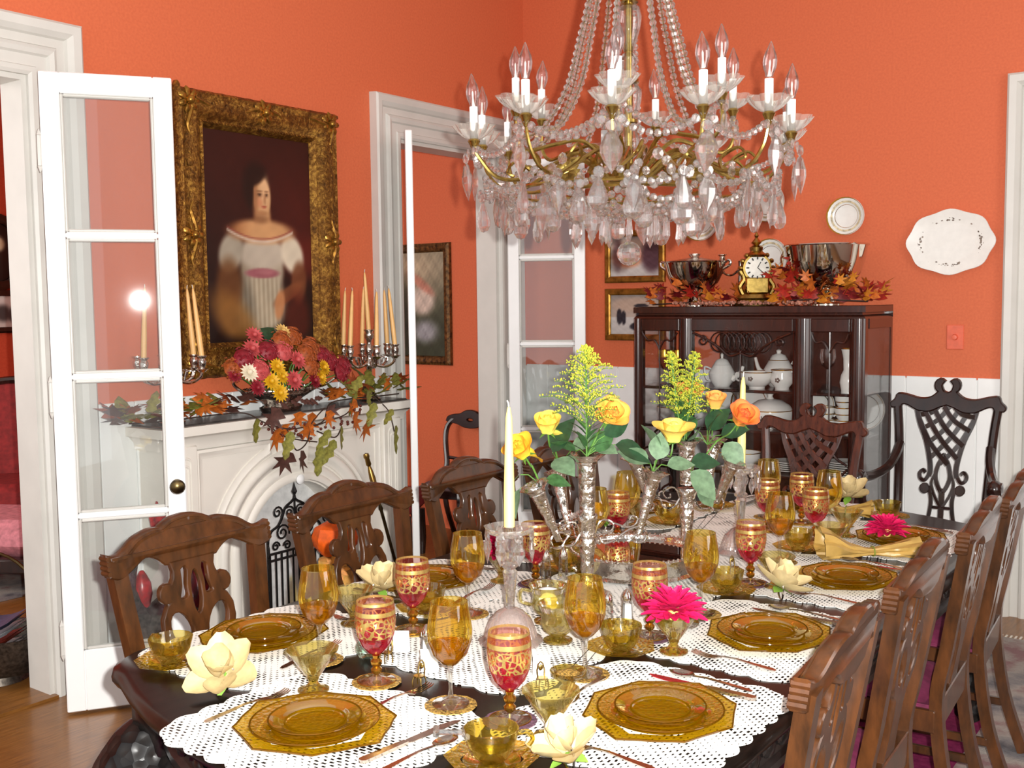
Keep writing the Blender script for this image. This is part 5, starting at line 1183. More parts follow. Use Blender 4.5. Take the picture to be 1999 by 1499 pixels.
# leaf garland on the shelf and down the front
gm = thing('leaf_garland', 'garland of oak and maple leaves with berries draped over the mantel shelf', 'garland', (0, 0, 0))
vines = [[(.20, -3.0, 1.08), (.22, -2.85, 1.075), (.2, -2.6, 1.075), (.22, -2.44, 1.07), (.30, -2.40, 1.03), (.31, -2.28, .99), (.30, -2.16, .985), (.30, -2.05, 1.0), (.25, -1.96, 1.07), (.22, -1.8, 1.08), (.2, -1.6, 1.075), (.2, -1.42, 1.075)],
         [(.31, -2.28, .99), (.31, -2.24, .90), (.30, -2.20, .885), (.31, -2.16, .92), (.30, -2.12, 1.0), (.30, -2.04, 1.06)], [(.30, -2.12, .98), (.31, -2.02, 1.0), (.30, -1.9, 1.02), (.29, -1.84, 1.06)], [(.21, -1.62, 1.08), (.29, -1.60, 1.01), (.30, -1.58, .94), (.30, -1.57, .90)], [(.30, -2.4, 1.03), (.31, -2.3, .96), (.31, -2.2, .93), (.31, -2.1, .91)], [(.31, -2.1, .96), (.32, -2.0, .92), (.31, -1.95, .95)]]
MBv = MB()
for p in vines: MBv.tube(cat(p, 6), .0032, 5)
MBv.obj('vine', 'vine_brown', gm)
LFs = [('g', -2.455, 1.02, 1.0), ('o', -2.365, .965, 1.1), ('o', -2.29, .98, .8), ('p', -2.255, .85, 1.15), ('p', -2.19, .85, 1.0), ('g', -2.095, .855, 1.15), ('g', -2.04, .93, 1.0), ('g', -1.995, .875, 1.1), ('g', -1.945, .94, 1.0), ('o', -1.875, 1.0, 1.1), ('o', -1.83, 1.05, .9), ('o', -1.77, .95, 1.15), ('g', -1.575, .90, 1.25), ('o', -2.125, 1.02, 1.1), ('o', -2.02, 1.02, .8), ('p', -2.335, 1.055, 1.1), ('g', -2.26, .945, 1.1), ('o', -2.15, .975, .9), ('g', -1.60, .985, .8), ('g', -1.735, 1.03, 1.0), ('g', -1.84, 1.09, 1.0), ('p', -2.02, 1.04, .7), ('o', -2.19, 1.03, .8), ('g', -1.78, 1.09, .9)]
random.seed(17)
LO = (-2.26, -1.95)
for c, y, z, s in LFs:
    me = MAPLE['leaf_orange'] if c == 'o' else (MAPLE['leaf_plum'] if c == 'p' else OAK['leaf_olive'])
    M = T(.305 + random.uniform(-.01, .03), y, z + .03) @ RZ(PI / 2 + random.uniform(-.5, .5)) @ RX(-PI / 2 + .25 + random.uniform(-.3, .2)) @ RZ(random.uniform(-.8, .8)) @ SC(s * (1.45 if c != 'g' else 1.2))
    instM(me, 'leaf', gm, M)
for i in range(84):
    y = random.choice((random.uniform(-3.06, -2.45), random.uniform(-1.92, -1.36), random.uniform(-3.08, -2.5)))
    me = random.choice((MAPLE['leaf_orange'], MAPLE['leaf_rust'], OAK['leaf_olive'], OAK['leaf_olive'], OAK['leaf_olive'], MAPLE['leaf_orange'], MAPLE['leaf_plum']))
    M = T(random.uniform(.16, .25), y, MZ + random.uniform(.025, .085)) @ RZ(random.uniform(0, 6.28)) @ RX(random.uniform(.1, .9)) @ RY(random.uniform(-.6, .6)) @ SC(random.uniform(1.05, 1.5))
    instM(me, 'leaf', gm, M)
for y, z, me in ((-2.66, 1.20, MAPLE['leaf_orange']), (-1.49, 1.13, MAPLE['leaf_orange']), (-1.72, 1.15, MAPLE['leaf_rust']), (-1.69, 1.10, MAPLE['leaf_orange'])):
    instM(me, 'leaf', gm, T(.2, y, z - .03) @ RZ(PI / 2) @ RX(1.35) @ RZ(PI if z > 1.18 else .3) @ SC(1.3))
bm_ = MB().ball(.0075, None, 7, 5).mesh('berry', 'berry')
for i in range(40):
    y = random.uniform(-2.42, -1.8); inst(bm_, 'berry', gm, (random.uniform(.27, .33), y, 1.02 - .06 * math.sin((y + 2.42) / .62 * PI) + random.uniform(-.03, .04)))
# ---------------------------------------------------------------- the laid table
Z0 = TZ + .0005; ZM = TZ + .0045
PL = {'N': ((2.477, -4.142), 0.0, 'near end of the table'), 'L1': ((1.985, -3.844), -PI / 2, 'first place on the fireplace side'), 'L2': ((1.985, -3.258), -PI / 2, 'second place on the fireplace side'), 'L3': ((1.965, -2.65), -PI / 2, 'third place on the fireplace side'), 'L4': ((1.965, -2.06), -PI / 2, 'fourth place on the fireplace side'),
      'R1': ((2.972, -3.731), PI / 2, 'first place opposite the fireplace'), 'R2': ((2.955, -3.173), PI / 2, 'second place opposite the fireplace'), 'R3': ((2.938, -2.593), PI / 2, 'third place opposite the fireplace'), 'R4': ((2.92, -2.017), PI / 2, 'fourth place opposite the fireplace'), 'F': ((2.44, -1.66), PI, 'far end of the table')}
def at(k, x, y):
    (px, py), a, _ = PL[k]; return (px + x * math.cos(a) - y * math.sin(a), py + x * math.sin(a) + y * math.cos(a))
# lace mats
def mat_mesh(w, d, n=7, s=.013, name='mat'):
    def edge(x0, y0, x1, y1, k):
        out = []
        for i in range(k * 6):
            t = i / (k * 6); b = abs(math.sin(PI * t * k)); nx, ny = (y1 - y0), -(x1 - x0); l = math.hypot(nx, ny)
            out.append((x0 + (x1 - x0) * t + nx / l * s * b, y0 + (y1 - y0) * t + ny / l * s * b))
        return out
    c = .05; W_, D_ = w / 2, d / 2
    p = edge(-W_ + c, -D_, W_ - c, -D_, n) + edge(W_ - c, -D_, W_, -D_ + c, 1) + edge(W_, -D_ + c, W_, D_ - c, max(3, int(n * d / w))) + edge(W_, D_ - c, W_ - c, D_, 1) + edge(W_ - c, D_, -W_ + c, D_, n) + edge(-W_ + c, D_, -W_, D_ - c, 1) + edge(-W_, D_ - c, -W_, -D_ + c, max(3, int(n * d / w))) + edge(-W_, -D_ + c, -W_ + c, -D_, 1)
    m = MB(); N_ = len(p); m.v = [(0, 0, 0)] + [(x * .93, y * .93, .0) for x, y in p] + [(x, y, 0) for x, y in p] + [(x, y, -.0016) for x, y in p]
    for i in range(N_):
        j = (i + 1) % N_; m.f += [(0, 1 + i, 1 + j), (1 + i, 1 + N_ + i, 1 + N_ + j, 1 + j), (1 + N_ + i, 1 + 2 * N_ + i, 1 + 2 * N_ + j, 1 + N_ + j)]
    return m.mesh(name, 'lace', False)
mm_ = mat_mesh(.50, .41)
for i, (k, (xy, a, lab)) in enumerate(PL.items()):
    x, y = at(k, 0, .035 if k != 'N' else .02)
    tag(inst(mm_, 'lace_mat', None, (x, y, Z0 + .0018 + .0001 * (i % 2)), (0, 0, a)), 'white crocheted lace place mat with scalloped edge, ' + lab, 'place mat', 'lace place mats')
rn = MB()
tag(inst(mat_mesh(.46, 2.0, 5), 'lace_runner', None, (2.47, -2.80, Z0 + .0022)), 'long white crocheted lace runner down the middle of the table', 'table runner')
# plates
def charger_rib(a, z):
    c = abs(math.cos(a)); return (1 + .10 * c ** 5 + .012 * math.cos(14 * a) * (c ** 3)) / max(abs(math.cos((a % (PI / 4)) - PI / 8)), .92) * .965
def plate_meshes():
    ch_ = MB().lathe([(0, .002), (.075, .002), (.085, .006), (.10, .012)], 40).mesh('well', 'amber_plate'), MB().lathe([(.10, .012), (.112, .0145), (.126, .016), (.140, .0185)], 56, rib=charger_rib).mesh('handled_rim', 'amber_relief')
    dp = MB().lathe([(0, .002), (.072, .002), (.08, .006), (.094, .011)], 40).mesh('well', 'amber_plate'), MB().lathe([(.094, .011), (.106, .0135), (.118, .016)], 40).mesh('rim', 'amber_relief')
    sp = MB().lathe([(0, .002), (.052, .002)], 32).mesh('well', 'amber_relief'), MB().lathe([(.052, .002), (.056, .006), (.068, .009), (.085, .0125)], 32).mesh('rim', 'amber_plate')
    return ch_, dp, sp
PM = plate_meshes()
ring_me = [MB().tube([(r * math.cos(t), r * math.sin(t), z) for t in [2 * PI * i / 36 for i in range(36)]], .0013, 4, closed=True).mesh('foot_ring', 'amber_plate') for r, z in ((.083, .006), (.078, .006), (.055, .006))]
edge_me = [MB().tube([(r * (rb(t) if rb else 1) * math.cos(t), r * (rb(t) if rb else 1) * math.sin(t), z) for t in [2 * PI * i / 56 for i in range(56)]], .0017, 5, closed=True).mesh('rim_edge', 'amber_edge') for r, z, rb in ((.140, .0185, lambda t: charger_rib(t, 0)), (.118, .016, None), (.085, .0125, None))]
for k, (xy, a, lab) in PL.items():
    for j, (nm, dz, desc) in enumerate((('serving_plate', 0, 'amber glass handled under-plate lowest in the stack, '), ('dinner_plate', .0085, 'amber glass dinner plate in the middle of the stack, '), ('salad_plate', .0165, 'small amber glass plate on top of the stack, '))):
        o = thing(nm, desc + lab, 'plate', (xy[0], xy[1], ZM - .003 + dz), a, ('amber under-plates', 'amber dinner plates', 'amber salad plates')[j])
        for me in PM[j]: inst(me, me.name.split('.')[0], o)
        inst(ring_me[j], 'foot_ring', o); inst(edge_me[j], 'rim_edge', o)
# glasses
wb_ = MB().lathe([(.004, .078), (.018, .084), (.034, .102), (.0435, .13), (.0445, .15), (.041, .175), (.0355, .205)], 28).mesh('bowl', 'amber_glass')
ws_ = MB().lathe([(0, 0), (.036, .001), (.037, .003), (.02, .006), (.006, .014), (.0038, .03), (.0038, .06), (.0055, .074), (.009, .080), (0, .082)], 20).mesh('stem', 'clear_glass')
wd_ = MB().lathe([(0, .080), (.017, .085), (.0325, .103), (.0405, .122), (0, .122)], 24).mesh('wine', 'amber_drink')
wr_ = MB().tube([(.0355 * math.cos(t), .0355 * math.sin(t), .205) for t in [2 * PI * i / 28 for i in range(28)]], .0008, 4, closed=True).mesh('rim', 'amber_pale')
def wine(x, y, lab, z=ZM, full=False):
    o = thing('wine_glass', lab, 'wine glass', (x, y, z), 0, 'amber wine glasses')
    inst(wb_, 'bowl', o); inst(ws_, 'stem', o); inst(wr_, 'rim', o)
    if full: inst(wd_, 'wine', o)
rb_ = MB().lathe([(.004, .056), (.016, .062), (.03, .078), (.039, .10), (.0425, .125), (.0415, .15), (.0385, .1715)], 28).mesh('bowl', 'ruby_gilt')
rk_ = MB().lathe([(.005, .014), (.011, .02), (.012, .026), (.007, .031), (.012, .037), (.0125, .043), (.007, .049), (.009, .056), (0, .058)], 14).mesh('gilt_stem', 'gold_rim')
rf_ = MB().lathe([(0, 0), (.039, .001), (.04, .003), (.022, .006), (.009, .010), (.005, .015), (0, .015)], 22).mesh('foot', 'clear_glass')
rg_ = MB().tube([(.04 * math.cos(t), .04 * math.sin(t), .0025) for t in [2 * PI * i / 24 for i in range(24)]], .001, 4, closed=True).mesh('gilt_edge', 'gold_rim')
def goblet(x, y, lab, z=ZM):
    o = thing('ruby_goblet', lab, 'goblet', (x, y, z), random.uniform(0, 6), 'ruby goblets with gilt scrolls')
    for me, n in ((rb_, 'bowl'), (rk_, 'gilt_stem'), (rf_, 'foot'), (rg_, 'gilt_edge')): inst(me, n, o)
sb_ = MB().lathe([(0, .024), (.011, .026), (.05, .082), (.054, .087), (.0525, .088), (.04, .07), (0, .03)], 12, rib=lambda a, z: 1).mesh('bowl', 'amber_pale', True, 25)
sf_ = MB().lathe([(0, 0), (.032, .001), (.032, .004), (.016, .009), (.009, .018), (.012, .026), (0, .027)], 16).mesh('foot', 'amber_cup')
def sherbet(x, y, lab, z=ZM):
    o = thing('sherbet_glass', lab, 'sherbet glass', (x, y, z), random.uniform(0, 6), 'amber sherbet glasses'); inst(sb_, 'bowl', o); inst(sf_, 'foot', o); return o
cb_ = MB().lathe([(0, .005), (.022, .005), (.03, .012), (.039, .028), (.0455, .052), (.047, .061), (.0455, .061), (.036, .03), (0, .009)], 24, rib=lambda a, z: 1 + .015 * math.cos(12 * a)).mesh('bowl', 'amber_cup')
ch_m = MB().tube(cat([(.043, 0, .052), (.062, 0, .054), (.070, 0, .042), (.058, 0, .026), (.036, 0, .022)], 5), .0042, 6).mesh('handle', 'amber_cup')
cf_ = MB().lathe([(.022, 0), (.023, .005), (.0, .006)], 16).mesh('foot', 'amber_cup')
sa_ = MB().lathe([(0, .002), (.03, .002), (.036, .005), (.05, .009)], 32).mesh('well', 'amber_plate'); sr_ = MB().lathe([(.05, .009), (.062, .012), (.076, .016)], 48, rib=lambda a, z: .965 * (1 + .05 * abs(math.cos(a)) ** 6) / max(abs(math.cos((a % (PI / 4)) - PI / 8)), .93)).mesh('rim', 'amber_relief')
def cup_saucer(x, y, lab, rz, z=ZM):
    s = thing('saucer', 'amber glass saucer under the cup, ' + lab, 'saucer', (x, y, z - .001), rz, 'amber saucers'); inst(sa_, 'well', s); inst(sr_, 'rim', s)
    o = thing('tea_cup', 'amber glass tea cup on its saucer, ' + lab, 'cup', (x, y, z + .0025), rz, 'amber tea cups'); inst(cb_, 'bowl', o); inst(ch_m, 'handle', o); inst(cf_, 'foot', o)
co_ = {m: MB().lathe([(0, 0), (.05, 0), (.0515, .001), (.0505, .0022), (0, .0018)], 36, rib=lambda a, z: 1 + .012 * math.cos(24 * a)).mesh('coaster', m) for m in ('gold_mesh', 'violet_mesh')}
def coaster(x, y, lab, m='gold_mesh'): tag(inst(co_[m], 'coaster', None, (x, y, ZM - .0012)), lab, 'coaster', 'mesh coasters')
P = lambda k: PL[k][2]
W_ = [('N', 2.607, -3.908, True), ('L1', 2.204, -3.873, True), ('L2', 2.262, -3.422, True), ('R1', 2.733, -3.617, True), ('R2', 2.743, -3.096, True), ('R3', 2.704, -2.492, True), ('R4', 2.686, -2.024, False), ('L3', 2.20, -2.72, False), ('L4', 2.13, -2.40, False), ('F', 2.42, -1.90, False)]
for k, x, y, f in W_: 
    wine(x, y, 'amber wine glass on a clear stem, ' + P(k), ZM + .001, f); coaster(x, y, 'gold mesh coaster under the wine glass, ' + P(k))
G_ = [('N', 2.747, -3.903, 'violet_mesh'), ('L1', 2.399, -3.898, 'gold_mesh'), ('L2', 2.235, -3.60, 'gold_mesh'), ('R1', 2.725, -3.325, 'violet_mesh'), ('R2', 2.729, -2.762, 'violet_mesh'), ('R3', 2.697, -2.178, 'gold_mesh'), ('L3', 2.243, -3.10, 'violet_mesh'), ('L4', 2.192, -2.572, 'gold_mesh'), ('F', 2.555, -1.93, 'gold_mesh'), ('R4', 2.50, -2.10, 'gold_mesh')]
for k, x, y, m in G_: goblet(x, y, 'ruby glass goblet with gilt scrolls, ' + P(k), ZM + .001); coaster(x, y, ('gold' if m[0] == 'g' else 'violet') + ' mesh coaster under the ruby goblet, ' + P(k), m)
S_ = [('N', 2.852, -3.92), ('L1', 2.329, -4.009), ('L2', 2.081, -3.646), ('R1', 2.821, -3.389), ('R2', 2.80, -2.76), ('L3', 2.147, -3.13), ('R3', 2.79, -2.30), ('L4', 2.10, -2.28), ('R4', 2.755, -2.113 + .06)]
for k, x, y in S_: sherbet(x, y, 'pale amber cone sherbet glass, ' + P(k) + (', holding a pink flower' if k in ('R1', 'L3') else ''))
C_ = [('N', 2.832, -4.07, .6), ('L1', 1.959, -4.081, PI), ('R1', 2.724, -3.455, 2.5), ('R2', 2.717, -2.892, 2.8), ('R3', 2.696, -2.296 - .03, 2.6), ('R4', 2.785, -1.714, 2.3), ('L2', 2.162, -3.463, -2.6), ('L3', 2.234, -2.93, -2.2), ('L4', 2.186, -2.306 + .1, 2.9), ('F', 2.19, -1.86, 3.0)]
for k, x, y, r in C_: cup_saucer(x, y, P(k), r)
# flatware
def strip(m, pts, w, th=.0016):
    vs, n = [], len(pts)
    for (x, y, z), ww in zip(pts, w): vs += [(x - ww, y, z), (x + ww, y, z), (x - ww, y, z + th), (x + ww, y, z + th)]
    fs = [(0, 1, 3, 2), (4 * n - 4, 4 * n - 2, 4 * n - 1, 4 * n - 3)]
    for i in range(n - 1):
        a, b = 4 * i, 4 * i + 4; fs += [(a, b, b + 1, a + 1), (a + 2, a + 3, b + 3, b + 2), (a, a + 2, b + 2, b), (a + 1, b + 1, b + 3, a + 3)]
    return m.add(vs, fs)
fh = strip(MB(), [(0, -.10, .001), (0, -.09, .002), (0, -.05, .005), (0, -.01, .009), (0, .02, .008), (0, .035, .004)], [.004, .0075, .0055, .003, .003, .010]).mesh('handle', 'steel', True, 50)
ft = MB()
for i in range(4): strip(ft, [(-.009 + .006 * i, .035, .004), (-.009 + .006 * i, .055, .002), (-.009 + .006 * i, .085, .006), (-.009 + .006 * i, .092, .009)], [.0020, .0018, .0014, .0006])
strip(ft, [(0, .028, .005), (0, .036, .004), (0, .045, .003)], [.004, .0105, .011]); ft = ft.mesh('tines', 'steel', True, 50)
kh = strip(MB(), [(0, -.115, .002), (0, -.11, .002), (0, -.06, .002), (0, -.01, .002)], [.004, .0085, .0075, .006], .006).mesh('handle', 'steel', True, 50)
kb = strip(MB(), [(0, -.01, .004), (0, .0, .004), (0, .08, .004), (.002, .11, .004), (.005, .122, .004)], [.005, .0085, .009, .0065, .0005], .0014)
KB = {m: kb.mesh('blade', m, True, 50) for m in ('steel', 'reflection_red')}  # red blade: a reddish reflection put into the metal colour
sh_ = strip(MB(), [(0, -.10, .001), (0, -.09, .002), (0, -.05, .005), (0, .0, .008), (0, .03, .006)], [.003, .0065, .005, .0026, .0028]).mesh('handle', 'steel', True, 50)
so_ = MB().lathe([(0, .001), (.4, .0018), (.8, .005), (1, .009), (.97, .0095), (.75, .0065), (.4, .0032), (0, .0025)], 18, T(0, .055, 0) @ SC(.0165, .028, 1)).mesh('bowl', 'steel', True, 60)
def fork(x, y, rz, lab, z=ZM + .0005):
    o = thing('fork', lab, 'fork', (x, y, z), rz, 'forks laid by the plates'); inst(fh, 'handle', o); inst(ft, 'tines', o)
def knife(x, y, rz, lab, red=False, z=ZM + .0005):
    o = thing('table_knife', lab, 'knife', (x, y, z), rz, 'knives laid by the plates'); inst(kh, 'handle', o); inst(KB['reflection_red' if red else 'steel'], 'blade', o)
def spoon(x, y, rz, lab, z=ZM + .0005):
    o = thing('teaspoon', lab, 'spoon', (x, y, z), rz, 'spoons laid by the plates'); inst(sh_, 'handle', o); inst(so_, 'bowl', o)
for k, (xy, a, lab) in PL.items():
    fx = -.205 if k != 'N' else -.185
    fork(*at(k, fx, .0), a + (0 if k != 'N' else -.08), 'silver fork to the left of the plates, ' + lab)
    if k != 'N': knife(*at(k, .175, .0), a, 'silver knife between plates and spoon, ' + lab, k == 'R1'); spoon(*at(k, .215, .01), a, 'silver teaspoon beyond the knife, ' + lab)
    if k not in ('N', 'F', 'L4'): fork(*at(k, .02, .185), a + PI / 2 + .1, 'small silver fork laid above the plates, ' + lab)
knife(*at('N', .185, .055), -.10, 'silver knife to the right of the plates, near end of the table')
spoon(*at('N', .235, .03), -.12, 'silver teaspoon on the black table top, near end of the table')
fork(*at('N', .03, .19), .55 + PI / 2 - 2.2, 'silver fork pointing across the lace above the near end plates')
kr = thing('knife_rest', 'cut glass knife rest on the black table edge beside the violet coaster', 'knife rest', (2.70, -4.02, Z0), .6)
MB().tube([(-.022, 0, .010), (.022, 0, .010)], .005, 6).obj('bar', 'crystal', kr, smooth=False)
for s in (-1, 1): MB().lathe([(0, -.006), (.011, -.005), (.013, 0), (.011, .005), (0, .006)], 6, T(s * .026, 0, .011) @ RY(PI / 2)).obj('knob', 'crystal', kr, smooth=False)
# sugar bowl, creamer, shakers, votives
def footed(name, lab, cat_, x, y, handles, inner, s=1.0):
    o = thing(name, lab, cat_, (x, y, ZM), .8)
    MB().lathe([(0, .012), (.016, .013), (.03, .024), (.037, .042), (.034, .058), (.037, .074), (.043, .082), (.0415, .082), (.033, .06), (.034, .042), (0, .018)], 24, SC(s), rib=lambda a, z: 1 + .012 * math.cos(12 * a)).obj('bowl', 'amber_pale', o)
    MB().lathe([(0, 0), (.031, 0), (.031, .004), (.014, .009), (.016, .014), (0, .014)], 20, SC(s)).obj('foot', 'amber_cup', o)
    for h in handles: MB().tube([Vector((h * x_ * s, 0, z_ * s)) for x_, z_ in curve2([(.036, .07), (.058, .074), (.06, .05), (.036, .04)], 5)], .004, 6).obj('handle', 'amber_pale', o)
    if inner: MB().lathe([(0, .02), (.03, .03), (.034, .06), (.02, .072), (0, .076)], 16, SC(s)).obj('sugar', 'sugar_white', o)
footed('sugar_bowl', 'pale amber sugar bowl full of white sugar beside the candlestick', 'sugar bowl', 2.463, -3.361, (-1, 1), True, 1.12)
footed('cream_jug', 'pale amber cream jug in front of the sugar bowl', 'jug', 2.565, -3.47, (1,), False, 1.1)
def shaker(x, y, lab, salt, tall=1.0):
    o = thing('salt_shaker', lab, 'shaker', (x, y, ZM), random.random(), 'glass salt and pepper shakers')
    MB().lathe([(0, 0), (.018, .0), (.019, .006), (.014, .016), (.0125, .05), (.011, .058)], 10, SC(1, 1, tall)).obj('body', 'clear_glass', o, angle=25)
    if salt: MB().lathe([(0, .004), (.013, .012), (.011, .046), (0, .05)], 10, SC(1, 1, tall)).obj('salt', 'salt', o)
    MB().lathe([(.0115, .057), (.0125, .058), (.012, .067), (.009, .075), (.003, .084), (0, .086)], 12, SC(1, 1, tall)).obj('cap', 'silver', o)
shaker(2.60, -3.305, 'clear pepper shaker with pointed silver cap beside the ruby goblet', False); shaker(2.628, -3.262, 'clear shaker of white salt with pointed silver cap beside the ruby goblet', True)
shaker(2.278, -3.10, 'silver-topped shaker nearer the candlestick behind the sugar bowl', False, 1.25); shaker(2.305, -3.055, 'silver-topped shaker behind its pair, left of the plateau', False, 1.25); shaker(2.40, -3.74, 'short glass shaker of salt behind the front wine glass', True, .95)
def votive(x, y, lab):
    o = thing('votive_holder', lab, 'candle holder', (x, y, ZM)); MB().lathe([(0, .0), (.024, 0), (.03, .012), (.03, .022), (.026, .03), (.024, .03), (.025, .014), (0, .008)], 20).obj('glass', 'votive_green', o); MB().lathe([(0, .009), (.019, .01), (.019, .022), (0, .022)], 16).obj('tealight', 'salt', o)
votive(2.272, -3.79, 'greenish glass tealight holder near the first ruby goblet'); votive(2.73, -2.11, 'greenish glass tealight holder near the far place settings')
# tiny gilt chairs with name cards
def tiny_chair(x, y, rz, lab):
    o = thing('name_card_holder', lab, 'place card holder', (x, y, ZM), rz, 'tiny gilt chair place card holders')
    MB().lathe([(0, .020), (.011, .0205), (.0115, .023), (0, .0235)], 12).obj('seat', 'gilt_brass', o)
    for sx in (-1, 1):
        for sy in (-1, 1): MB().tube([(sx * .008, sy * .008, .0205), (sx * .010, sy * .010, .012), (sx * .0095, sy * .0095, 0)], [.0018, .0012, .0014], 5).obj('leg', 'gilt_brass', o)
    MB().tube([(-.007, .009, .022), (-.008, .011, .034), (-.005, .012, .047), (0, .012, .052), (.005, .012, .047), (.008, .011, .034), (.007, .009, .022)], .0015, 5).obj('back', 'gilt_brass', o); MB().ball(.005, T(0, .011, .040) @ SC(1, .4, 1.3), 8, 5).obj('back_medallion', 'gilt_brass', o)
def card(x, y, rz, lab):
    o = thing('place_card', lab, 'place card', (x, y, ZM), rz, 'blank white place cards')
    m = MB(); m.sheet(2, 5, lambda u, v: ((u - .5) * .036, -.006 * v + (.0), .052 * v)); m.sheet(2, 3, lambda u, v: ((u - .5) * .036, .012 - .018 * v, .052 * v)); m.obj('card', 'card_white', o, smooth=False)
for x, y, rz, lab in ((2.491, -3.869, .2, 'front wine glass'), (2.705, -3.735, .9, 'small amber nut dish'), (2.335, -3.80, -.3, 'first ruby goblet'), (2.655, -2.70, 1.2, 'far ruby goblet')): tiny_chair(x, y, rz, 'tiny gilt chair place card holder beside the ' + lab)
for x, y, rz, lab in ((2.455, -3.795, .55, 'behind the front wine glass'), (2.672, -3.69, .7, 'behind the nut dish'), (2.32, -3.735, .6, 'behind the first ruby goblet'), (2.565, -2.13, .6, 'near the far end of the table')): card(x, y, rz, 'white place card standing ' + lab)
nd = thing('nut_dish', 'small gilt-speckled amber nut dish tilted by the first place opposite the fireplace', 'dish', (2.745, -3.70, ZM), .5)
MB().lathe([(0, 0), (.02, .0), (.012, .008), (.02, .016), (.034, .026), (.038, .036), (.036, .036), (0, .018)], 20).obj('dish', 'amber_cup', nd); MB().lathe([(0, .022), (.03, .028), (0, .038)], 14).obj('nuts', 'gold_mesh', nd)
# napkins, flowers
pet_me = {}
def petal(m, M, L, w, cupz, c0=None, c1=None):
    n, k = 6, 4
    def f(u, v):
        ww = w * math.sin(PI * min(1, .12 + .88 * v) ** 1.0) ** .7 if v < 1 else 0
        ww = w * (math.sin(PI * (.14 + .80 * v)) ** .8); a = (u - .5) * 2
        return (a * ww, L * v, cupz * L * (v * v) + .5 * ww * a * a)
    col = (lambda u, v: lerp(c0, c1, v ** 1.3)) if c0 else None
    m.sheet(k, n, f, M, col=col); return m
def magnolia(x, y, z, lab, s=1.0, rz=0.0, ring=True, tilt=.0):
    o = thing('magnolia_flower', lab, 'napkin ring', (x, y, z), rz, 'cream magnolia napkin rings')
    Mt = RX(tilt)
    me1, me2 = MB(), MB()
    for i in range(6): petal(MB(), Matrix(), .05 * s, .02 * s, .25)
    base = petal(MB(), Matrix(), .056 * s, .024 * s, .28); me = base.mesh('petal', 'magnolia', True, 80)
    for i in range(6): instM(me, 'petal', o, T(0, 0, .024 * s) @ Mt @ RZ(i * 1.047 + .2) @ T(0, .006, 0) @ RX(.10 + .25 * (i % 2)))
    for i in range(4): instM(me, 'petal', o, T(0, 0, .028 * s) @ Mt @ RZ(i * 1.57) @ RX(.85) @ SC(.85))
    for i in range(3): instM(MB_leaf, 'sepal', o, T(0, 0, .022 * s) @ Mt @ RZ(i * 2.1 + 1.0) @ SC(.55 * s))
    if ring: MB().tube([(.018 * s * math.cos(t), 0, .0205 * s + .018 * s * math.sin(t)) for t in [2 * PI * i / 20 for i in range(20)]], .0022, 6, closed=True).obj('ring', 'silver', o)
    return o
MB_leaf = oval(MB(), Matrix(), .06, .6, .2).mesh('sepal', 'magnolia_green', True, 80)
magnolia(2.168, -4.105, Z0, 'cream magnolia napkin ring on the black table corner beside the cup', 1.4, .6, True, .7)
magnolia(2.862, -2.875, ZM, 'cream magnolia napkin ring between the second and third places', 1.45, 2.2, True, .4)
magnolia(2.948, -4.01, Z0, 'cream magnolia napkin ring at the front edge of the table', 1.2, -.5, True, .3)
magnolia(1.985, -3.452, ZM, 'pale magnolia napkin ring behind the plates on the fireplace side', 1.3, 1.2, True, .3)
magnolia(2.66, -1.745, ZM + .042, 'cream magnolia resting on the folded gold napkin at the far end', 1.4, 0, False, .35)
magnolia(2.03, -2.36, ZM, 'peach magnolia napkin ring behind the silver trumpet vases', 1.25, .3, True, .3)
def napkin(x, y, rz, lab, L=.30):
    o = thing('gold_napkin', lab, 'napkin', (x, y, ZM), rz, 'gold satin napkins')
    def f(u, v):
        t = u * 2 - 1; r_ = .016 + .034 * abs(t) ** 1.2 + (.012 if t < 0 else 0) * abs(t); a = 2 * PI * v; fold = 1 + .16 * math.sin(7 * a + 3 * t)
        return (t * L / 2, r_ * math.cos(a) * fold, max(.0008, .012 + .3 * r_ + r_ * .62 * math.sin(a) * fold + (.022 * smooth01(-t * 2 - .7) if math.sin(a) > 0 else 0)))
    MB().sheet(26, 25, f).obj('cloth', 'napkin_gold', o)
    MB().tube([(.01, .021 * math.cos(t), .018 + .0145 * math.sin(t)) for t in [2 * PI * i / 20 for i in range(20)]], .0022, 5, closed=True).obj('cord', 'cord_green', o); return o
napkin(2.905, -2.29, .62, 'gold satin napkin tied with a green cord beside the fourth place'); napkin(2.63, -1.72, .2, 'folded gold satin napkin at the far end under a magnolia', .2)
def pink_flower(x, y, z, lab, r=.062):
    o = thing('fuchsia_flower', lab, 'flower', (x, y, z), random.uniform(0, 6), 'fuchsia chrysanthemum heads')
    rnd = random.Random(int(x * 1000))
    me = petal(MB(), Matrix(), r, r * .23, -.06).mesh('petal', 'fuchsia', True, 80)
    for k, (n, t, s) in enumerate(((16, .0, 1.0), (15, .28, .97), (14, .55, .9), (11, .85, .78), (8, 1.1, .62), (5, 1.35, .5))):
        for i in range(n): instM(me, 'petal', o, T(0, 0, .004 * k) @ RZ(2 * PI * i / n + .2 * k + rnd.uniform(-.1, .1)) @ RX(t + rnd.uniform(-.12, .12)) @ T(0, r * .06, 0) @ SC(s * rnd.uniform(.85, 1.1)))
    MB().lathe([(0, -.018), (.01, -.014), (.014, 0), (.012, .012), (0, .016)], 10).obj('flower_base', 'petal_cream', o)
    return o
pink_flower(2.821, -3.389, ZM + .089, 'fuchsia flower in the sherbet glass at the first place opposite the fireplace', .068)
pink_flower(2.147, -3.13, ZM + .085, 'fuchsia flower in the sherbet glass on the fireplace side', .062)
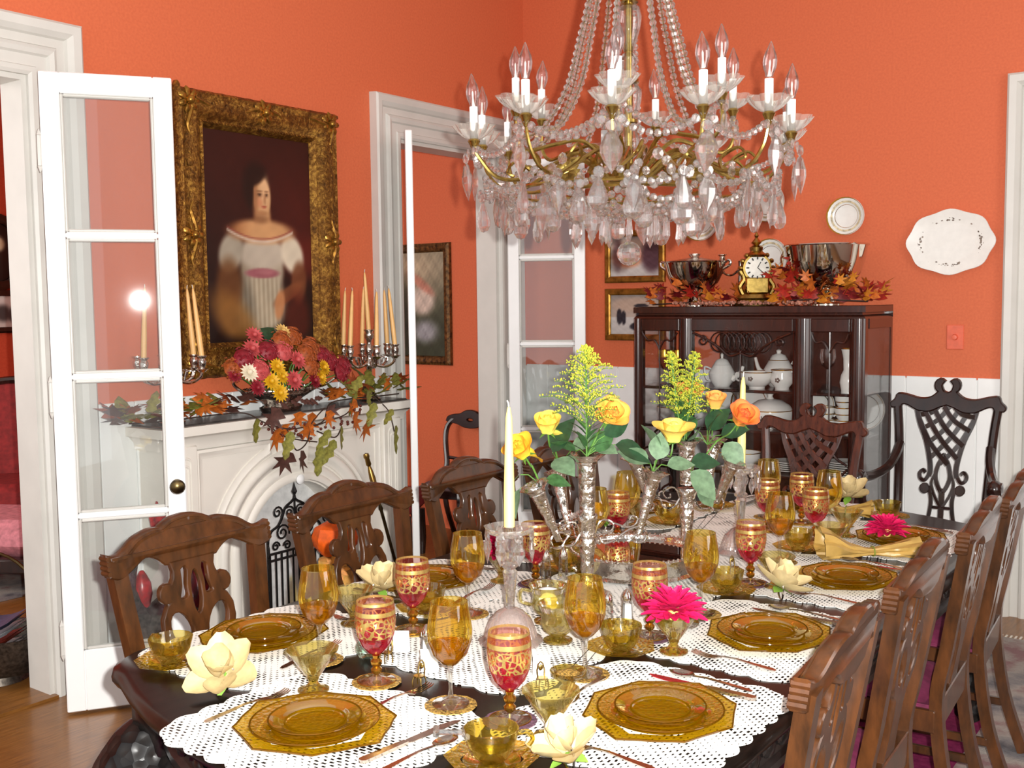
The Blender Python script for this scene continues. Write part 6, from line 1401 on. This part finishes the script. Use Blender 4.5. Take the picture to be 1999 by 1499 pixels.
pink_flower(2.90, -2.10, ZM + .042, 'fuchsia flower lying on the plates beside the gold napkin', .066)
# ---------------------------------------------------------------- epergnes, candlesticks and flowers in the middle
pl = thing('mirror_plateau', 'round mirror plateau with chased silver gallery between the two silver epergnes', 'mirror tray', (2.385, -2.80, ZM))
MB().lathe([(0, .050), (.172, .050), (.172, .046), (0, .046)], 48).obj('mirror', 'mirror', pl, angle=30)
MB().lathe([(.15, .0), (.178, .0), (.186, .004), (.178, .012), (.184, .034), (.190, .058), (.184, .063), (.175, .060), (.172, .048)], 64, rib=lambda a, z: 1 + (.012 * math.cos(20 * a) if .005 < z < .05 else 0)).obj('gallery', 'silver_chased', pl)
bdm = MB().ball(.0042, None, 7, 5).mesh('bead', 'silver')
for i in range(72):
    a = 2 * PI * i / 72; inst(bdm, 'bead', pl, (.186 * math.cos(a), .186 * math.sin(a), .063))
for i in range(4):
    a = PI / 4 + PI / 2 * i; MB().ball(.018, T(.182 * math.cos(a), .182 * math.sin(a), .012) @ SC(1, 1, .7), 9, 6).obj('scroll_foot', 'silver_chased', pl)
CRT = math.atan2(CR.y, CR.x)
def trumpet(parent, base, top, r0, r1, seg=14, nm='trumpet_vase'):
    b, t = Vector(base), Vector(top); L = (t - b).length
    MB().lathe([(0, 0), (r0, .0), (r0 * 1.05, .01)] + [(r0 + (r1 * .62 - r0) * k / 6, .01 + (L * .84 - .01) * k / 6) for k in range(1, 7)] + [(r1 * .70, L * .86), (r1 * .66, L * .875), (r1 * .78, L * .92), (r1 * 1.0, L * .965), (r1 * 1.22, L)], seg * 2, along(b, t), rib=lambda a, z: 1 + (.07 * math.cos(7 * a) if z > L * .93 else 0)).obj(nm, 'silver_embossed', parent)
def scroll_wire(parent, d, r_in, r_out, z):
    def P(pts): return [d * a + Vector((0, 0, z + b)) for a, b in pts]
    m = MB()
    m.tube(P(curve2([(r_in, .0), (r_in + .012, .030), (r_in + .035, .034), (r_in + .05, .020), (r_in + .042, .004), (r_in + .028, .006), (r_in + .03, .016)], 5)), .0026, 6)
    m.tube(P(curve2([(r_in + .024, .036), (r_in + .06, .022), (r_out - .03, .012), (r_out - .008, .020), (r_out - .004, .036), (r_out - .018, .042), (r_out - .024, .032)], 5)), .0026, 6)
    m.tube(P(curve2([(r_in, .0), (r_in + .02, -.026), (r_in + .05, -.022), (r_out - .03, .004), (r_out + .004, .012), (r_out + .022, -.004), (r_out + .016, -.026), (r_out - .006, -.03), (r_out - .014, -.016), (r_out - .006, -.008)], 5)), .0030, 6)
    m.obj('scroll_arm', 'silver', parent)
def epergne(label, x, y, arms, mid=.945, top=1.145):
    o = thing('silver_epergne', label, 'epergne', (x, y, ZM)); z0 = ZM
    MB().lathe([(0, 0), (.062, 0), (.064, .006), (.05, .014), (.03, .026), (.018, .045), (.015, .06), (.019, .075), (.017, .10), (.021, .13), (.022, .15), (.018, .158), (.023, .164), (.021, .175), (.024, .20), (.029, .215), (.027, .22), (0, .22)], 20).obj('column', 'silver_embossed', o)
    trumpet(o, (0, 0, mid - z0 + .03), (.0, 0, top - z0), .020, .040)
    for ang, r1, r2, zt, tw in arms:
        a = CRT + math.radians(ang); d = Vector((math.cos(a), math.sin(a), 0))
        scroll_wire(o, d, .022, r1, mid - z0 - .012); b = d * r1 + Vector((0, 0, mid - z0 - .02)); t = d * r2 + Vector((0, 0, zt - z0)); trumpet(o, b, t, .0085, .032)
    return o
E1, E2 = (2.424, -3.119), (2.466, -2.628)
epergne('silver epergne with flaring trumpet vases nearer the camera, holding roses and goldenrod', *E1, [(8, .14, .185, 1.095, 0), (205, .085, .155, 1.075, 0), (112, .12, .19, 1.07, 0)])
epergne('silver epergne with trumpet vases farther from the camera, behind the mirror plateau', *E2, [(188, .115, .165, 1.09, 0), (40, .09, .13, 1.125, 0), (-25, .09, .14, 1.075, 0)], .965, 1.13)
# candlesticks
def candlestick(x, y, label):
    o = thing('crystal_candlestick', label, 'candlestick', (x, y, ZM))
    MB().lathe([(0, .0), (.072, .0), (.075, .005), (.066, .011), (.058, .016)], 30, rib=lambda a, z: 1 + .03 * math.cos(12 * a)).obj('foot', 'ribbed_glass', o)
    MB().lathe([(.060, .016), (.056, .032), (.046, .056), (.03, .072), (.014, .080), (.0, .081)], 60, rib=lambda a, z: 1 + .03 * math.cos(30 * a)).obj('ribbed_dome', 'ribbed_glass', o, angle=60)
    MB().lathe([(.012, .08), (.010, .086), (.0105, .10), (.016, .155), (.0175, .165), (.013, .172), (.020, .178), (.021, .184), (.014, .19), (.016, .205), (.019, .235), (.018, .245), (.014, .25), (0, .25)], 12).obj('stem', 'crystal', o, smooth=True, angle=20)
    MB().lathe([(.008, .243), (.03, .248), (.048, .258), (.055, .270)], 48, rib=lambda a, z: 1 + (.10 * abs(math.sin(4 * a)) if z > .25 else 0)).obj('drip_pan', 'pan_glass', o)
    MB().lathe([(.0, .25), (.014, .25), (.016, .268), (.0145, .27), (0, .26)], 14).obj('socket', 'silver', o)
    for i in range(8):
        a = 2 * PI * i / 8 + .25; p = (.055 * math.cos(a), .055 * math.sin(a), .252); inst(ros_me, 'prism_bead', o, p, (0, 0, a + PI / 2)); inst(leaf_me, 'prism', o, (p[0], p[1], .243), (0, 0, a + PI / 2 + random.uniform(-.3, .3)), .72)
    return o
candlestick(2.478, -3.536, 'cut crystal candlestick with hanging prisms and ribbed domed foot, nearer the camera')
taper('tall cream taper candle in the nearer crystal candlestick', (2.478, -3.536, ZM + .262), (-.006, .02), .285, 'candle_cream', 'cream taper candles on the table', .0125)
candlestick(2.560, -2.45, 'cut crystal candlestick with prisms behind the far epergne')
taper('tall cream taper candle in the far crystal candlestick behind the roses', (2.560, -2.45, ZM + .262), (.02, 0), .285, 'candle_cream', 'cream taper candles on the table', .0125)
# roses: each an open whorl of petals shading from yellow to orange
def rose(label, pos, look, r, base_c, tip_c, stem_to, open_=1.0, leaves=2, droop=False):
    o = thing('rose', label, 'rose', pos, 0, 'yellow and orange roses')
    q = Vector(look).to_track_quat('Z', 'Y').to_matrix().to_4x4(); b0, b1 = lin(base_c)[:3], lin(tip_c)[:3]
    def pm(L, w, curl, flare):
        m = MB()
        def f(u, v):
            a = (u - .5) * 2; ww = w * (.35 + .65 * math.sin(PI * (.08 + .62 * v)))
            return (a * ww, -flare * L * v ** 2.2 - .55 * w * (1 - a * a) * .8, L * v * (1 - .10 * a * a) - curl * L * max(0, v - .8) * 2)
        m.sheet(6, 6, f, col=lambda u, v: lerp(b0, b1, (v ** 2.6) * (.6 + .8 * abs(u - .5)))); return m.mesh('petal', 'petal_vcol', True, 80)
    outer, midp, inner = pm(r * 1.25, r * .72, .3, .42 * open_), pm(r * 1.3, r * .6, .12, .16 * open_), pm(r * 1.25, r * .42, 0.0, -.08)
    for n, me, s, off, t in ((5, outer, 1.0, .34, .10), (5, midp, .98, .26, .0), (4, inner, .95, .16, -.04), (3, inner, .88, .07, -.06)):
        for i in range(n): instM(me, 'petal', o, q @ RZ(2 * PI * i / n + off * 5) @ T(0, -off * r * .55, -r * .45) @ RX(t) @ SC(s))
    if droop: instM(outer, 'petal', o, q @ RZ(2.6) @ T(0, -r * .25, -r * .4) @ RX(2.2)); 
    MB().lathe([(0, -r * .75), (r * .2, -r * .66), (r * .3, -r * .45), (r * .15, -r * .3)], 10, q).obj('rosehip', 'stem_green', o)
    for i in range(5): instM(SEPAL, 'sepal', o, q @ T(0, 0, -r * .6) @ RZ(1.257 * i) @ RX(.5) @ SC(r / .045))
    d = Vector(stem_to) - Vector(pos); a = q @ Vector((0, 0, -r * .7))
    MB().tube(cat([a, a * 1.8 + d * .12, d * .6 + Vector((0, 0, .01)), d], 5), .0026, 6).obj('stem', 'stem_green', o)
    return o
SEPAL = oval(MB(), Matrix(), .035, .3, .6).mesh('sepal', 'stem_green', True, 80)
Yl, Or, Pk, Cr = (250, 216, 92), (240, 140, 40), (232, 96, 66), (252, 226, 130)
tocam = Vector((1.4, -2.4, 0)).normalized()
rose('yellow rose with orange edges low on the left, next to the near candle', (2.320, -3.272, 1.168), tocam * .6 + Vector((-.35, -.1, .7)), .040, (250, 206, 60), (238, 140, 36), (2.338, -3.21, 1.07), 1.0, droop=True)
rose('pale yellow rose standing behind the near candle flame tip', (2.332, -3.165, 1.222), tocam * .5 + Vector((0, 0, 1)), .040, (252, 226, 100), (240, 180, 70), (2.28, -3.03, 1.07), .6, droop=True)
rose('yellow rose with broad orange edges beside the left goldenrod', (2.462, -3.058, 1.246), tocam * .7 + Vector((.35, .25, .6)), .041, (250, 210, 90), (238, 112, 50), (2.425, -3.115, 1.14), 1.15, droop=True)
rose('wide open pale yellow rose in the middle above the mirror plateau', (2.512, -2.80, 1.172), tocam * .3 + Vector((0, .1, 1)), .046, (250, 226, 110), (240, 190, 90), (2.548, -2.99, 1.09), 1.5)
rose('coral and orange rose at the end of the far epergne', (2.612, -2.56, 1.200), tocam * .75 + Vector((.3, .25, .75)), .044, (246, 160, 70), (228, 76, 56), (2.53, -2.67, 1.07), 1.0)
rose('soft orange rose bud standing before the china cabinet', (2.500, -2.505, 1.236), tocam * .4 + Vector((.05, 0, 1)), .038, (248, 200, 100), (238, 140, 80), (2.50, -2.53, 1.12), .5)
rose('orange rose behind the right goldenrod', (2.392, -2.470, 1.250), tocam * .5 + Vector((0, 0, .9)), .042, (246, 190, 90), (236, 110, 60), (2.46, -2.62, 1.13), 1.1)
# goldenrod plumes
def goldenrod(label, base, h, w, heads=1, seed=1):
    o = thing('goldenrod', label, 'flower', base, 0, 'goldenrod plumes'); rnd = random.Random(seed); st = MB(); fl = MB()
    for hd in range(heads):
        ox = (hd - (heads - 1) / 2) * .075; cr = CR * ox; top = Vector((cr.x, cr.y, h * (1 - .02 * hd))); st.tube(cat([(0, 0, 0), (cr.x * .5, cr.y * .5, h * .4), top], 5), .0026, 5)
        for k in range(74 if heads == 1 else 50):
            t = (k + .5) / (74 if heads == 1 else 50); z0 = h * (.26 + .70 * t); L = w * (1 - t) ** .8 * (.55 + .5 * rnd.random()) + .008; a = k * 2.4 + rnd.uniform(-.3, .3)
            c = Vector((cr.x * min(1, z0 / h), cr.y * min(1, z0 / h), z0)); pts = [c + Vector((L * s_ * math.cos(a), L * s_ * math.sin(a), L * (.75 * s_ - .38 * s_ * s_ * s_))) for s_ in (0, .35, .7, 1.0)]
            st.tube(pts, .0011, 3)
            for j in range(20):
                s_ = .15 + .85 * j / 19; i0 = min(2, int(s_ * 3)); p = pts[i0].lerp(pts[i0 + 1], s_ * 3 - i0) + Vector((rnd.uniform(-.005, .005), rnd.uniform(-.005, .005), rnd.uniform(.0, .007)))
                q = rnd.uniform(.0018, .0034); fl.add([p + Vector((q, 0, 0)), p + Vector((-q, 0, 0)), p + Vector((0, q, 0)), p + Vector((0, -q, 0)), p + Vector((0, 0, q)), p + Vector((0, 0, -q))], [(0, 2, 4), (2, 1, 4), (1, 3, 4), (3, 0, 4), (2, 0, 5), (1, 2, 5), (3, 1, 5), (0, 3, 5)])
    st.obj('stalk', 'stem_green', o); fl.obj('florets', 'goldenrod', o)['kind'] = 'stuff'
    lm = oval(MB(), Matrix(), .085, .2, .35).mesh('leaf', 'leaf_green', True, 80)
    for k in range(12 if heads == 1 else 18):
        instM(lm, 'leaf', o, T(0, 0, h * (.03 + .28 * k / 14)) @ RZ(k * 2.4) @ RX(.75 + .2 * rnd.random()) @ SC(rnd.uniform(.7, 1.1)))
goldenrod('tall yellow goldenrod plume in the central vase of the nearer epergne', (2.424, -3.119, 1.13), .305, .135, 1, 4)
goldenrod('twin yellow goldenrod plumes in the far epergne before the cabinet', (2.44, -2.60, 1.11), .285, .082, 2, 9)
# loose rose foliage
RL = {c: oval(MB(), Matrix(), .085, .78, .3).mesh('leaf', c, True, 80) for c in ('leaf_dark', 'leaf_dusty', 'leaf_green')}
def spray(label, base, items):
    o = thing('rose_foliage', label, 'leaves', base, 0, 'sprays of rose leaves'); B = Vector(base)
    sm = MB()
    for (p, look, c, s, roll) in items:
        P_ = Vector(p); d = P_ - B; L_ = Vector(look)
        sm.tube([(0, 0, 0), d * .6 + Vector((0, 0, .01)), d], .0016, 5)
        instM(RL[c], 'leaf', o, T(*d) @ L_.to_track_quat('Y', 'Z').to_matrix().to_4x4() @ RY(roll) @ SC(s))
    sm.obj('stem', 'stem_green', o)
R_ = CR; tow = tocam
spray('dark green rose leaves between the candle and the left goldenrod', (2.28, -3.03, 1.07), [((2.33, -3.14, 1.145), (.3, .1, .8), 'leaf_dark', 1.25, .9), ((2.31, -3.10, 1.12), (.5, -.2, -.1), 'leaf_dusty', 1.0, .4), ((2.36, -3.09, 1.15), (.5, .3, .4), 'leaf_dusty', .9, .6)])
spray('blue green leaf hanging beside the near candle', (2.338, -3.21, 1.07), [((2.31, -3.26, 1.10), (-.3, -.5, -.4), 'leaf_dusty', .8, .4), ((2.36, -3.22, 1.085), (.5, .3, .0), 'leaf_green', .8, .5), ((2.30, -3.25, 1.06), (-.2, -.3, -.8), 'leaf_dusty', .9, .8)])
spray('broad dark leaves reaching right from the central vase of the nearer epergne', (2.424, -3.119, 1.14), [((2.47, -3.05, 1.165), (.8, .55, -.25), 'leaf_dark', 1.25, .5), ((2.43, -3.10, 1.15), (.5, .4, .8), 'leaf_green', .95, .9), ((2.45, -3.07, 1.19), (.6, .4, .6), 'leaf_dark', .9, 1.0), ((2.39, -3.12, 1.15), (-.6, -.4, .5), 'leaf_green', .8, .6), ((2.44, -3.08, 1.155), (.7, -.2, .1), 'leaf_dusty', .7, .5)])
spray('round dusty leaves under the wide open yellow rose', (2.548, -2.985, 1.09), [((2.545, -2.94, 1.13), (-.3, .1, .7), 'leaf_dusty', 1.1, 1.1), ((2.53, -2.98, 1.11), (-.5, -.3, .4), 'leaf_dusty', 1.05, .9), ((2.56, -2.93, 1.10), (.7, .5, .2), 'leaf_dusty', .9, .6), ((2.55, -2.97, 1.12), (.1, .2, .8), 'leaf_dusty', .9, 1.2)])
spray('long pale leaves drooping over the middle of the mirror plateau', (2.53, -2.66, 1.07), [((2.545, -2.76, 1.06), (.6, .2, -.5), 'leaf_dusty', 1.25, .7), ((2.535, -2.74, 1.08), (.5, .3, .1), 'leaf_dark', 1.0, .7), ((2.56, -2.75, 1.03), (.5, .4, -.7), 'leaf_dusty', 1.1, 1.0)])
spray('green leaves filling the far epergne below the roses', (2.50, -2.56, 1.11), [((2.49, -2.54, 1.15), (.4, .2, .6), 'leaf_dark', 1.1, .9), ((2.46, -2.56, 1.15), (-.4, -.3, .6), 'leaf_green', 1.0, .8), ((2.54, -2.55, 1.14), (.6, .3, .3), 'leaf_dark', 1.0, .7), ((2.56, -2.57, 1.12), (.5, -.1, -.4), 'leaf_dusty', 1.0, .8), ((2.47, -2.58, 1.13), (.2, -.6, .4), 'leaf_dusty', .9, .9), ((2.52, -2.58, 1.16), (.3, -.3, .7), 'leaf_green', .8, .9)])
# ---------------------------------------------------------------- the rooms beyond the doorways
pc = thing('landscape_painting', 'carved framed landscape painting with a pale house in the room beyond the far doorway', 'painting', (-.90, -.002, 1.53))
frame(pc, .46, .70, [(-.062, -.002), (-.06, .022), (-.04, .03), (-.015, .024), (-.004, .014), (0, .004)], 'gilt_dark', 'frame')
def house(u, v):
    c = lerp((52, 60, 44), (150, 140, 116), smooth01((v - .25) * 1.6)); c = lerp(c, (200, 180, 150), .7 * blob(u, v, .3, .85, .4, .12, .8))
    c = lerp(c, (214, 196, 182), .9 * blob(u, v, .58, .54, .22, .14, .35)); c = lerp(c, (190, 120, 100), .8 * blob(u, v, .55, .70, .26, .05, .4, -.4)); c = lerp(c, (176, 176, 186), .8 * blob(u, v, .62, .24, .22, .10, .6)); c = lerp(c, (36, 44, 30), .85 * blob(u, v, .12, .4, .18, .4, .6))
    return tuple(max(0, min(255, x * (1 + .16 * noise2(u, v, 2.2)))) for x in c)
canvas('canvas', .47, .71, house, 30, 44, pc, -.004)
def balloon_chair(label, loc, rz):
    o = thing('parlour_chair', label, 'chair', loc, rz)
    for s in (-1, 1):
        MB().tube(cat([(s * .19, -.12, 0), (s * .19, -.02, .22), (s * .195, 0, .44), (s * .18, -.02, .56), (s * .215, -.06, .74), (s * .205, -.08, .84), (s * .15, -.09, .90)], 5), .021, 8).obj('back_post', 'chair_ebony', o)
        MB().tube(cat([(s * .2, .40, .42), (s * .215, .42, .33), (s * .19, .39, .14), (s * .195, .41, 0)], 5), [.028] * 5 + [.026] * 5 + [.016] * 5 + [.02], 8).obj('front_leg', 'chair_ebony', o)
        MB().box(s * .19 - .014, s * .19 + .014, .0, .4, .37, .43, b=.004).obj('seat_rail', 'chair_ebony', o, smooth=False)
    MB().box(-.2, .2, .385, .415, .37, .43, b=.004).obj('seat_rail', 'chair_ebony', o, smooth=False)
    cm = cutout([[(a, b) for a, b in sym(curve2([(0, .965), (.04, .96), (.09, .935), (.15, .928), (.2, .91), (.215, .88)], 4) + curve2([(.18, .868), (.12, .86), (.06, .838), (0, .83)], 4))], [(.032 * math.cos(t), .893 + .016 * math.sin(t)) for t in [2 * PI * i / 14 for i in range(14)]]], .03, .005)
    warp(cm, lambda p: Vector((p.x, p.z - .085, p.y))); cm.obj('crest_rail', 'chair_ebony', o, angle=45)
    MB().tube([(-.17, -.04, .60), (0, -.035, .585), (.17, -.04, .60)], .014, 6).obj('back_rail', 'chair_ebony', o)
    MB().sheet(9, 9, lambda u, v: ((u - .5) * .40, .01 + .39 * v, .425 + .06 * (1 - (2 * u - 1) ** 4) * (1 - (2 * v - 1) ** 4))).obj('seat', 'fabric_floral', o)
    return o
balloon_chair('dark balloon-back chair with floral seat beyond the far doorway', (-.405, -.135, .001), PI + .12).scale = (.86, .86, .86)
tb = thing('side_table', 'dark side table behind the edge-on glazed door', 'table', (-1.28, -.32, .001))
MB().lathe([(0, .72), (.25, .72), (.26, .73), (.25, .745), (0, .745)], 28).obj('top', 'chair_ebony', tb); MB().lathe([(.0, .72), (.04, .71), (.03, .6), (.06, .5), (.03, .35), (.05, .2), (0, .18)], 14).obj('pedestal', 'chair_ebony', tb)
for i in range(3):
    a = 2.1 * i; MB().tube(cat([(.03 * math.cos(a), .03 * math.sin(a), .24), (.15 * math.cos(a), .15 * math.sin(a), .16), (.24 * math.cos(a), .24 * math.sin(a), .012)], 5), [.025] * 5 + [.018] * 5 + [.016], 8).obj('leg', 'chair_ebony', tb)
so = thing('red_footstool', 'dark red upholstered footstool seen low through the far doorway', 'footstool', (-.46, -.82, .001), .4)
MB().box(-.20, .20, -.16, .16, .28, .42, b=.04).obj('seat', 'sofa_red', so)
for sx in (-1, 1):
    for sy in (-1, 1): MB().lathe([(0, 0), (.02, 0), (.028, .1), (.022, .28), (0, .28)], 10, T(sx * .17, sy * .13, 0)).obj('leg', 'chair_ebony', so)
# west room through the near doorway
po = thing('oval_portrait', 'dark oval framed portrait on the red wall through the near doorway', 'picture', (-4.098, -1.235, 1.965), PI / 2)
MB().lathe([(.72, -.004), (.74, .02), (.86, .032), (.98, .02), (1.0, -.004)], 36, RX(PI / 2) @ SC(.20, .30, 1)).obj('frame', 'chair_ebony', po)
mo = MB(); mo.sheet(40, 12, lambda u, v: (.20 * .74 * v * math.cos(2 * PI * u), -.006, .30 * .74 * v * math.sin(2 * PI * u)), wrap=True, col=lambda u, v: lin(lerp(lerp((50, 34, 28), (30, 20, 18), v), (214, 196, 160), .95 * blob(v * math.cos(2 * PI * u), v * math.sin(2 * PI * u), .05, .28, .3, .24, .4)))[:3]); mo.obj('print', 'vcol', po)
ps = thing('framed_photograph', 'small dark framed photograph of a family on the red wall', 'picture', (-4.098, -1.22, 1.51), PI / 2)
frame(ps, .30, .24, [(-.045, -.002), (-.045, .02), (-.03, .026), (0, .02), (0, .004)], 'chair_ebony')
canvas('print', .31, .25, lambda u, v: lerp(lerp((214, 204, 196), (226, 220, 214), v), (60, 54, 54), .9 * max(blob(u, v, .5, .45, .2, .26, .4), blob(u, v, .72, .4, .12, .22, .4), blob(u, v, .3, .4, .1, .22, .4)) if .08 < u < .92 and .1 < v < .9 else 0), 24, 18, ps, -.004)
mt = thing('parlour_rug', 'pale pink patterned rug on the floor through the near doorway', 'rug', (-2.4, -2.2, .001)); MB().box(-1.1, .9, -1.0, 1.5, 0, .01).obj('pile', 'rug', mt, smooth=False)
def armchair(label, loc, rz, fab):
    o = thing('parlour_armchair', label, 'armchair', loc, rz)
    MB().box(-.30, .30, -.05, .50, .28, .46, b=.05).obj('seat', fab, o)
    MB().sheet(14, 10, lambda u, v: ((u - .5) * .60 * (1 + .1 * math.sin(PI * v)), -.05 - .18 * v + .09 * abs(2 * u - 1) ** 2, .42 + .62 * v * (1 - .12 * abs(2 * u - 1) ** 2.5))).obj('backrest', fab, o)
    MB().tube(cat([(-.33, .02, .40), (-.34, -.06, .62), (-.33, -.14, .86), (-.22, -.20, 1.0), (0, -.23, 1.05), (.22, -.20, 1.0), (.33, -.14, .86), (.34, -.06, .62), (.33, .02, .40)], 5), .026, 8).obj('back_frame', 'chair_ebony', o)
    MB().box(-.32, .32, .46, .53, .22, .32, b=.02).obj('seat_rail', 'chair_ebony', o)
    for s in (-1, 1):
        MB().tube(cat([(s * .34, -.08, .66), (s * .37, .15, .68), (s * .36, .36, .66), (s * .33, .40, .58), (s * .33, .42, .44)], 5), .024, 8).obj('arm', 'chair_ebony', o)
        for y in (0, .46): MB().tube(cat([(s * .29, y, .28), (s * .31, y, .18), (s * .28, y, .07), (s * .29, y, 0)], 4), [.032] * 4 + [.026] * 4 + [.02] * 4 + [.022], 8).obj('leg', 'chair_ebony', o)
    return o
armchair('carved dark armchair with red upholstery beyond the near doorway', (-2.75, -1.95, .012), -2.3, 'sofa_red')
ps_ = thing('pink_footstool', 'pink upholstered footstool with dark base through the near doorway', 'footstool', (-1.78, -2.46, .012), .5)
MB().box(-.36, .36, -.27, .27, .20, .40, b=.07).obj('seat', 'stool_pink', ps_); MB().box(-.36, .36, -.27, .27, .12, .20, b=.01).obj('base', 'chair_ebony', ps_)
for sx in (-1, 1):
    for sy in (-1, 1): MB().lathe([(0, 0), (.02, 0), (.032, .07), (.03, .12), (0, .12)], 10, T(sx * .30, sy * .22, 0)).obj('leg', 'chair_ebony', ps_)
mb_ = thing('magazine_basket', 'round dark metal magazine basket with a hoop handle by the near doorway', 'basket', (-.40, -3.27, .001), .5)
MB().lathe([(0, .03), (.16, .035), (.22, .10), (.25, .20), (.24, .20), (.2, .1), (0, .045)], 26, SC(1, .75, 1)).obj('basket', 'pewter', mb_); MB().lathe([(.0, 0), (.13, 0), (.12, .03), (0, .03)], 20).obj('base', 'pewter', mb_)
MB().tube([(.245 * math.cos(t), 0, .19 + .34 * math.sin(t)) for t in [PI * i / 20 for i in range(21)]], .007, 6).obj('hoop_handle', 'old_brass', mb_)
for i, (m, l) in enumerate((('magazine_white', 'white magazine lowest in the metal basket'), ('magazine_red', 'red-covered magazine in the metal basket'), ('magazine_white', 'pale magazine near the top in the metal basket'), ('magazine_blue', 'blue-covered magazine on top in the metal basket'))):
    g = MB(); g.sheet(8, 2, lambda u, v: ((u - .5) * .27, (v - .5) * .20, .045 * (2 * u - 1) ** 2)); g.sheet(8, 2, lambda u, v: ((u - .5) * .27, (v - .5) * .20, .012 + .045 * (2 * u - 1) ** 2)); tag(g.obj('magazine', m, None, (-.36, -3.285, .13 + .034 * i), (.05, -.12, .5 + .05 * i)), l, 'magazine', 'magazines in the basket')
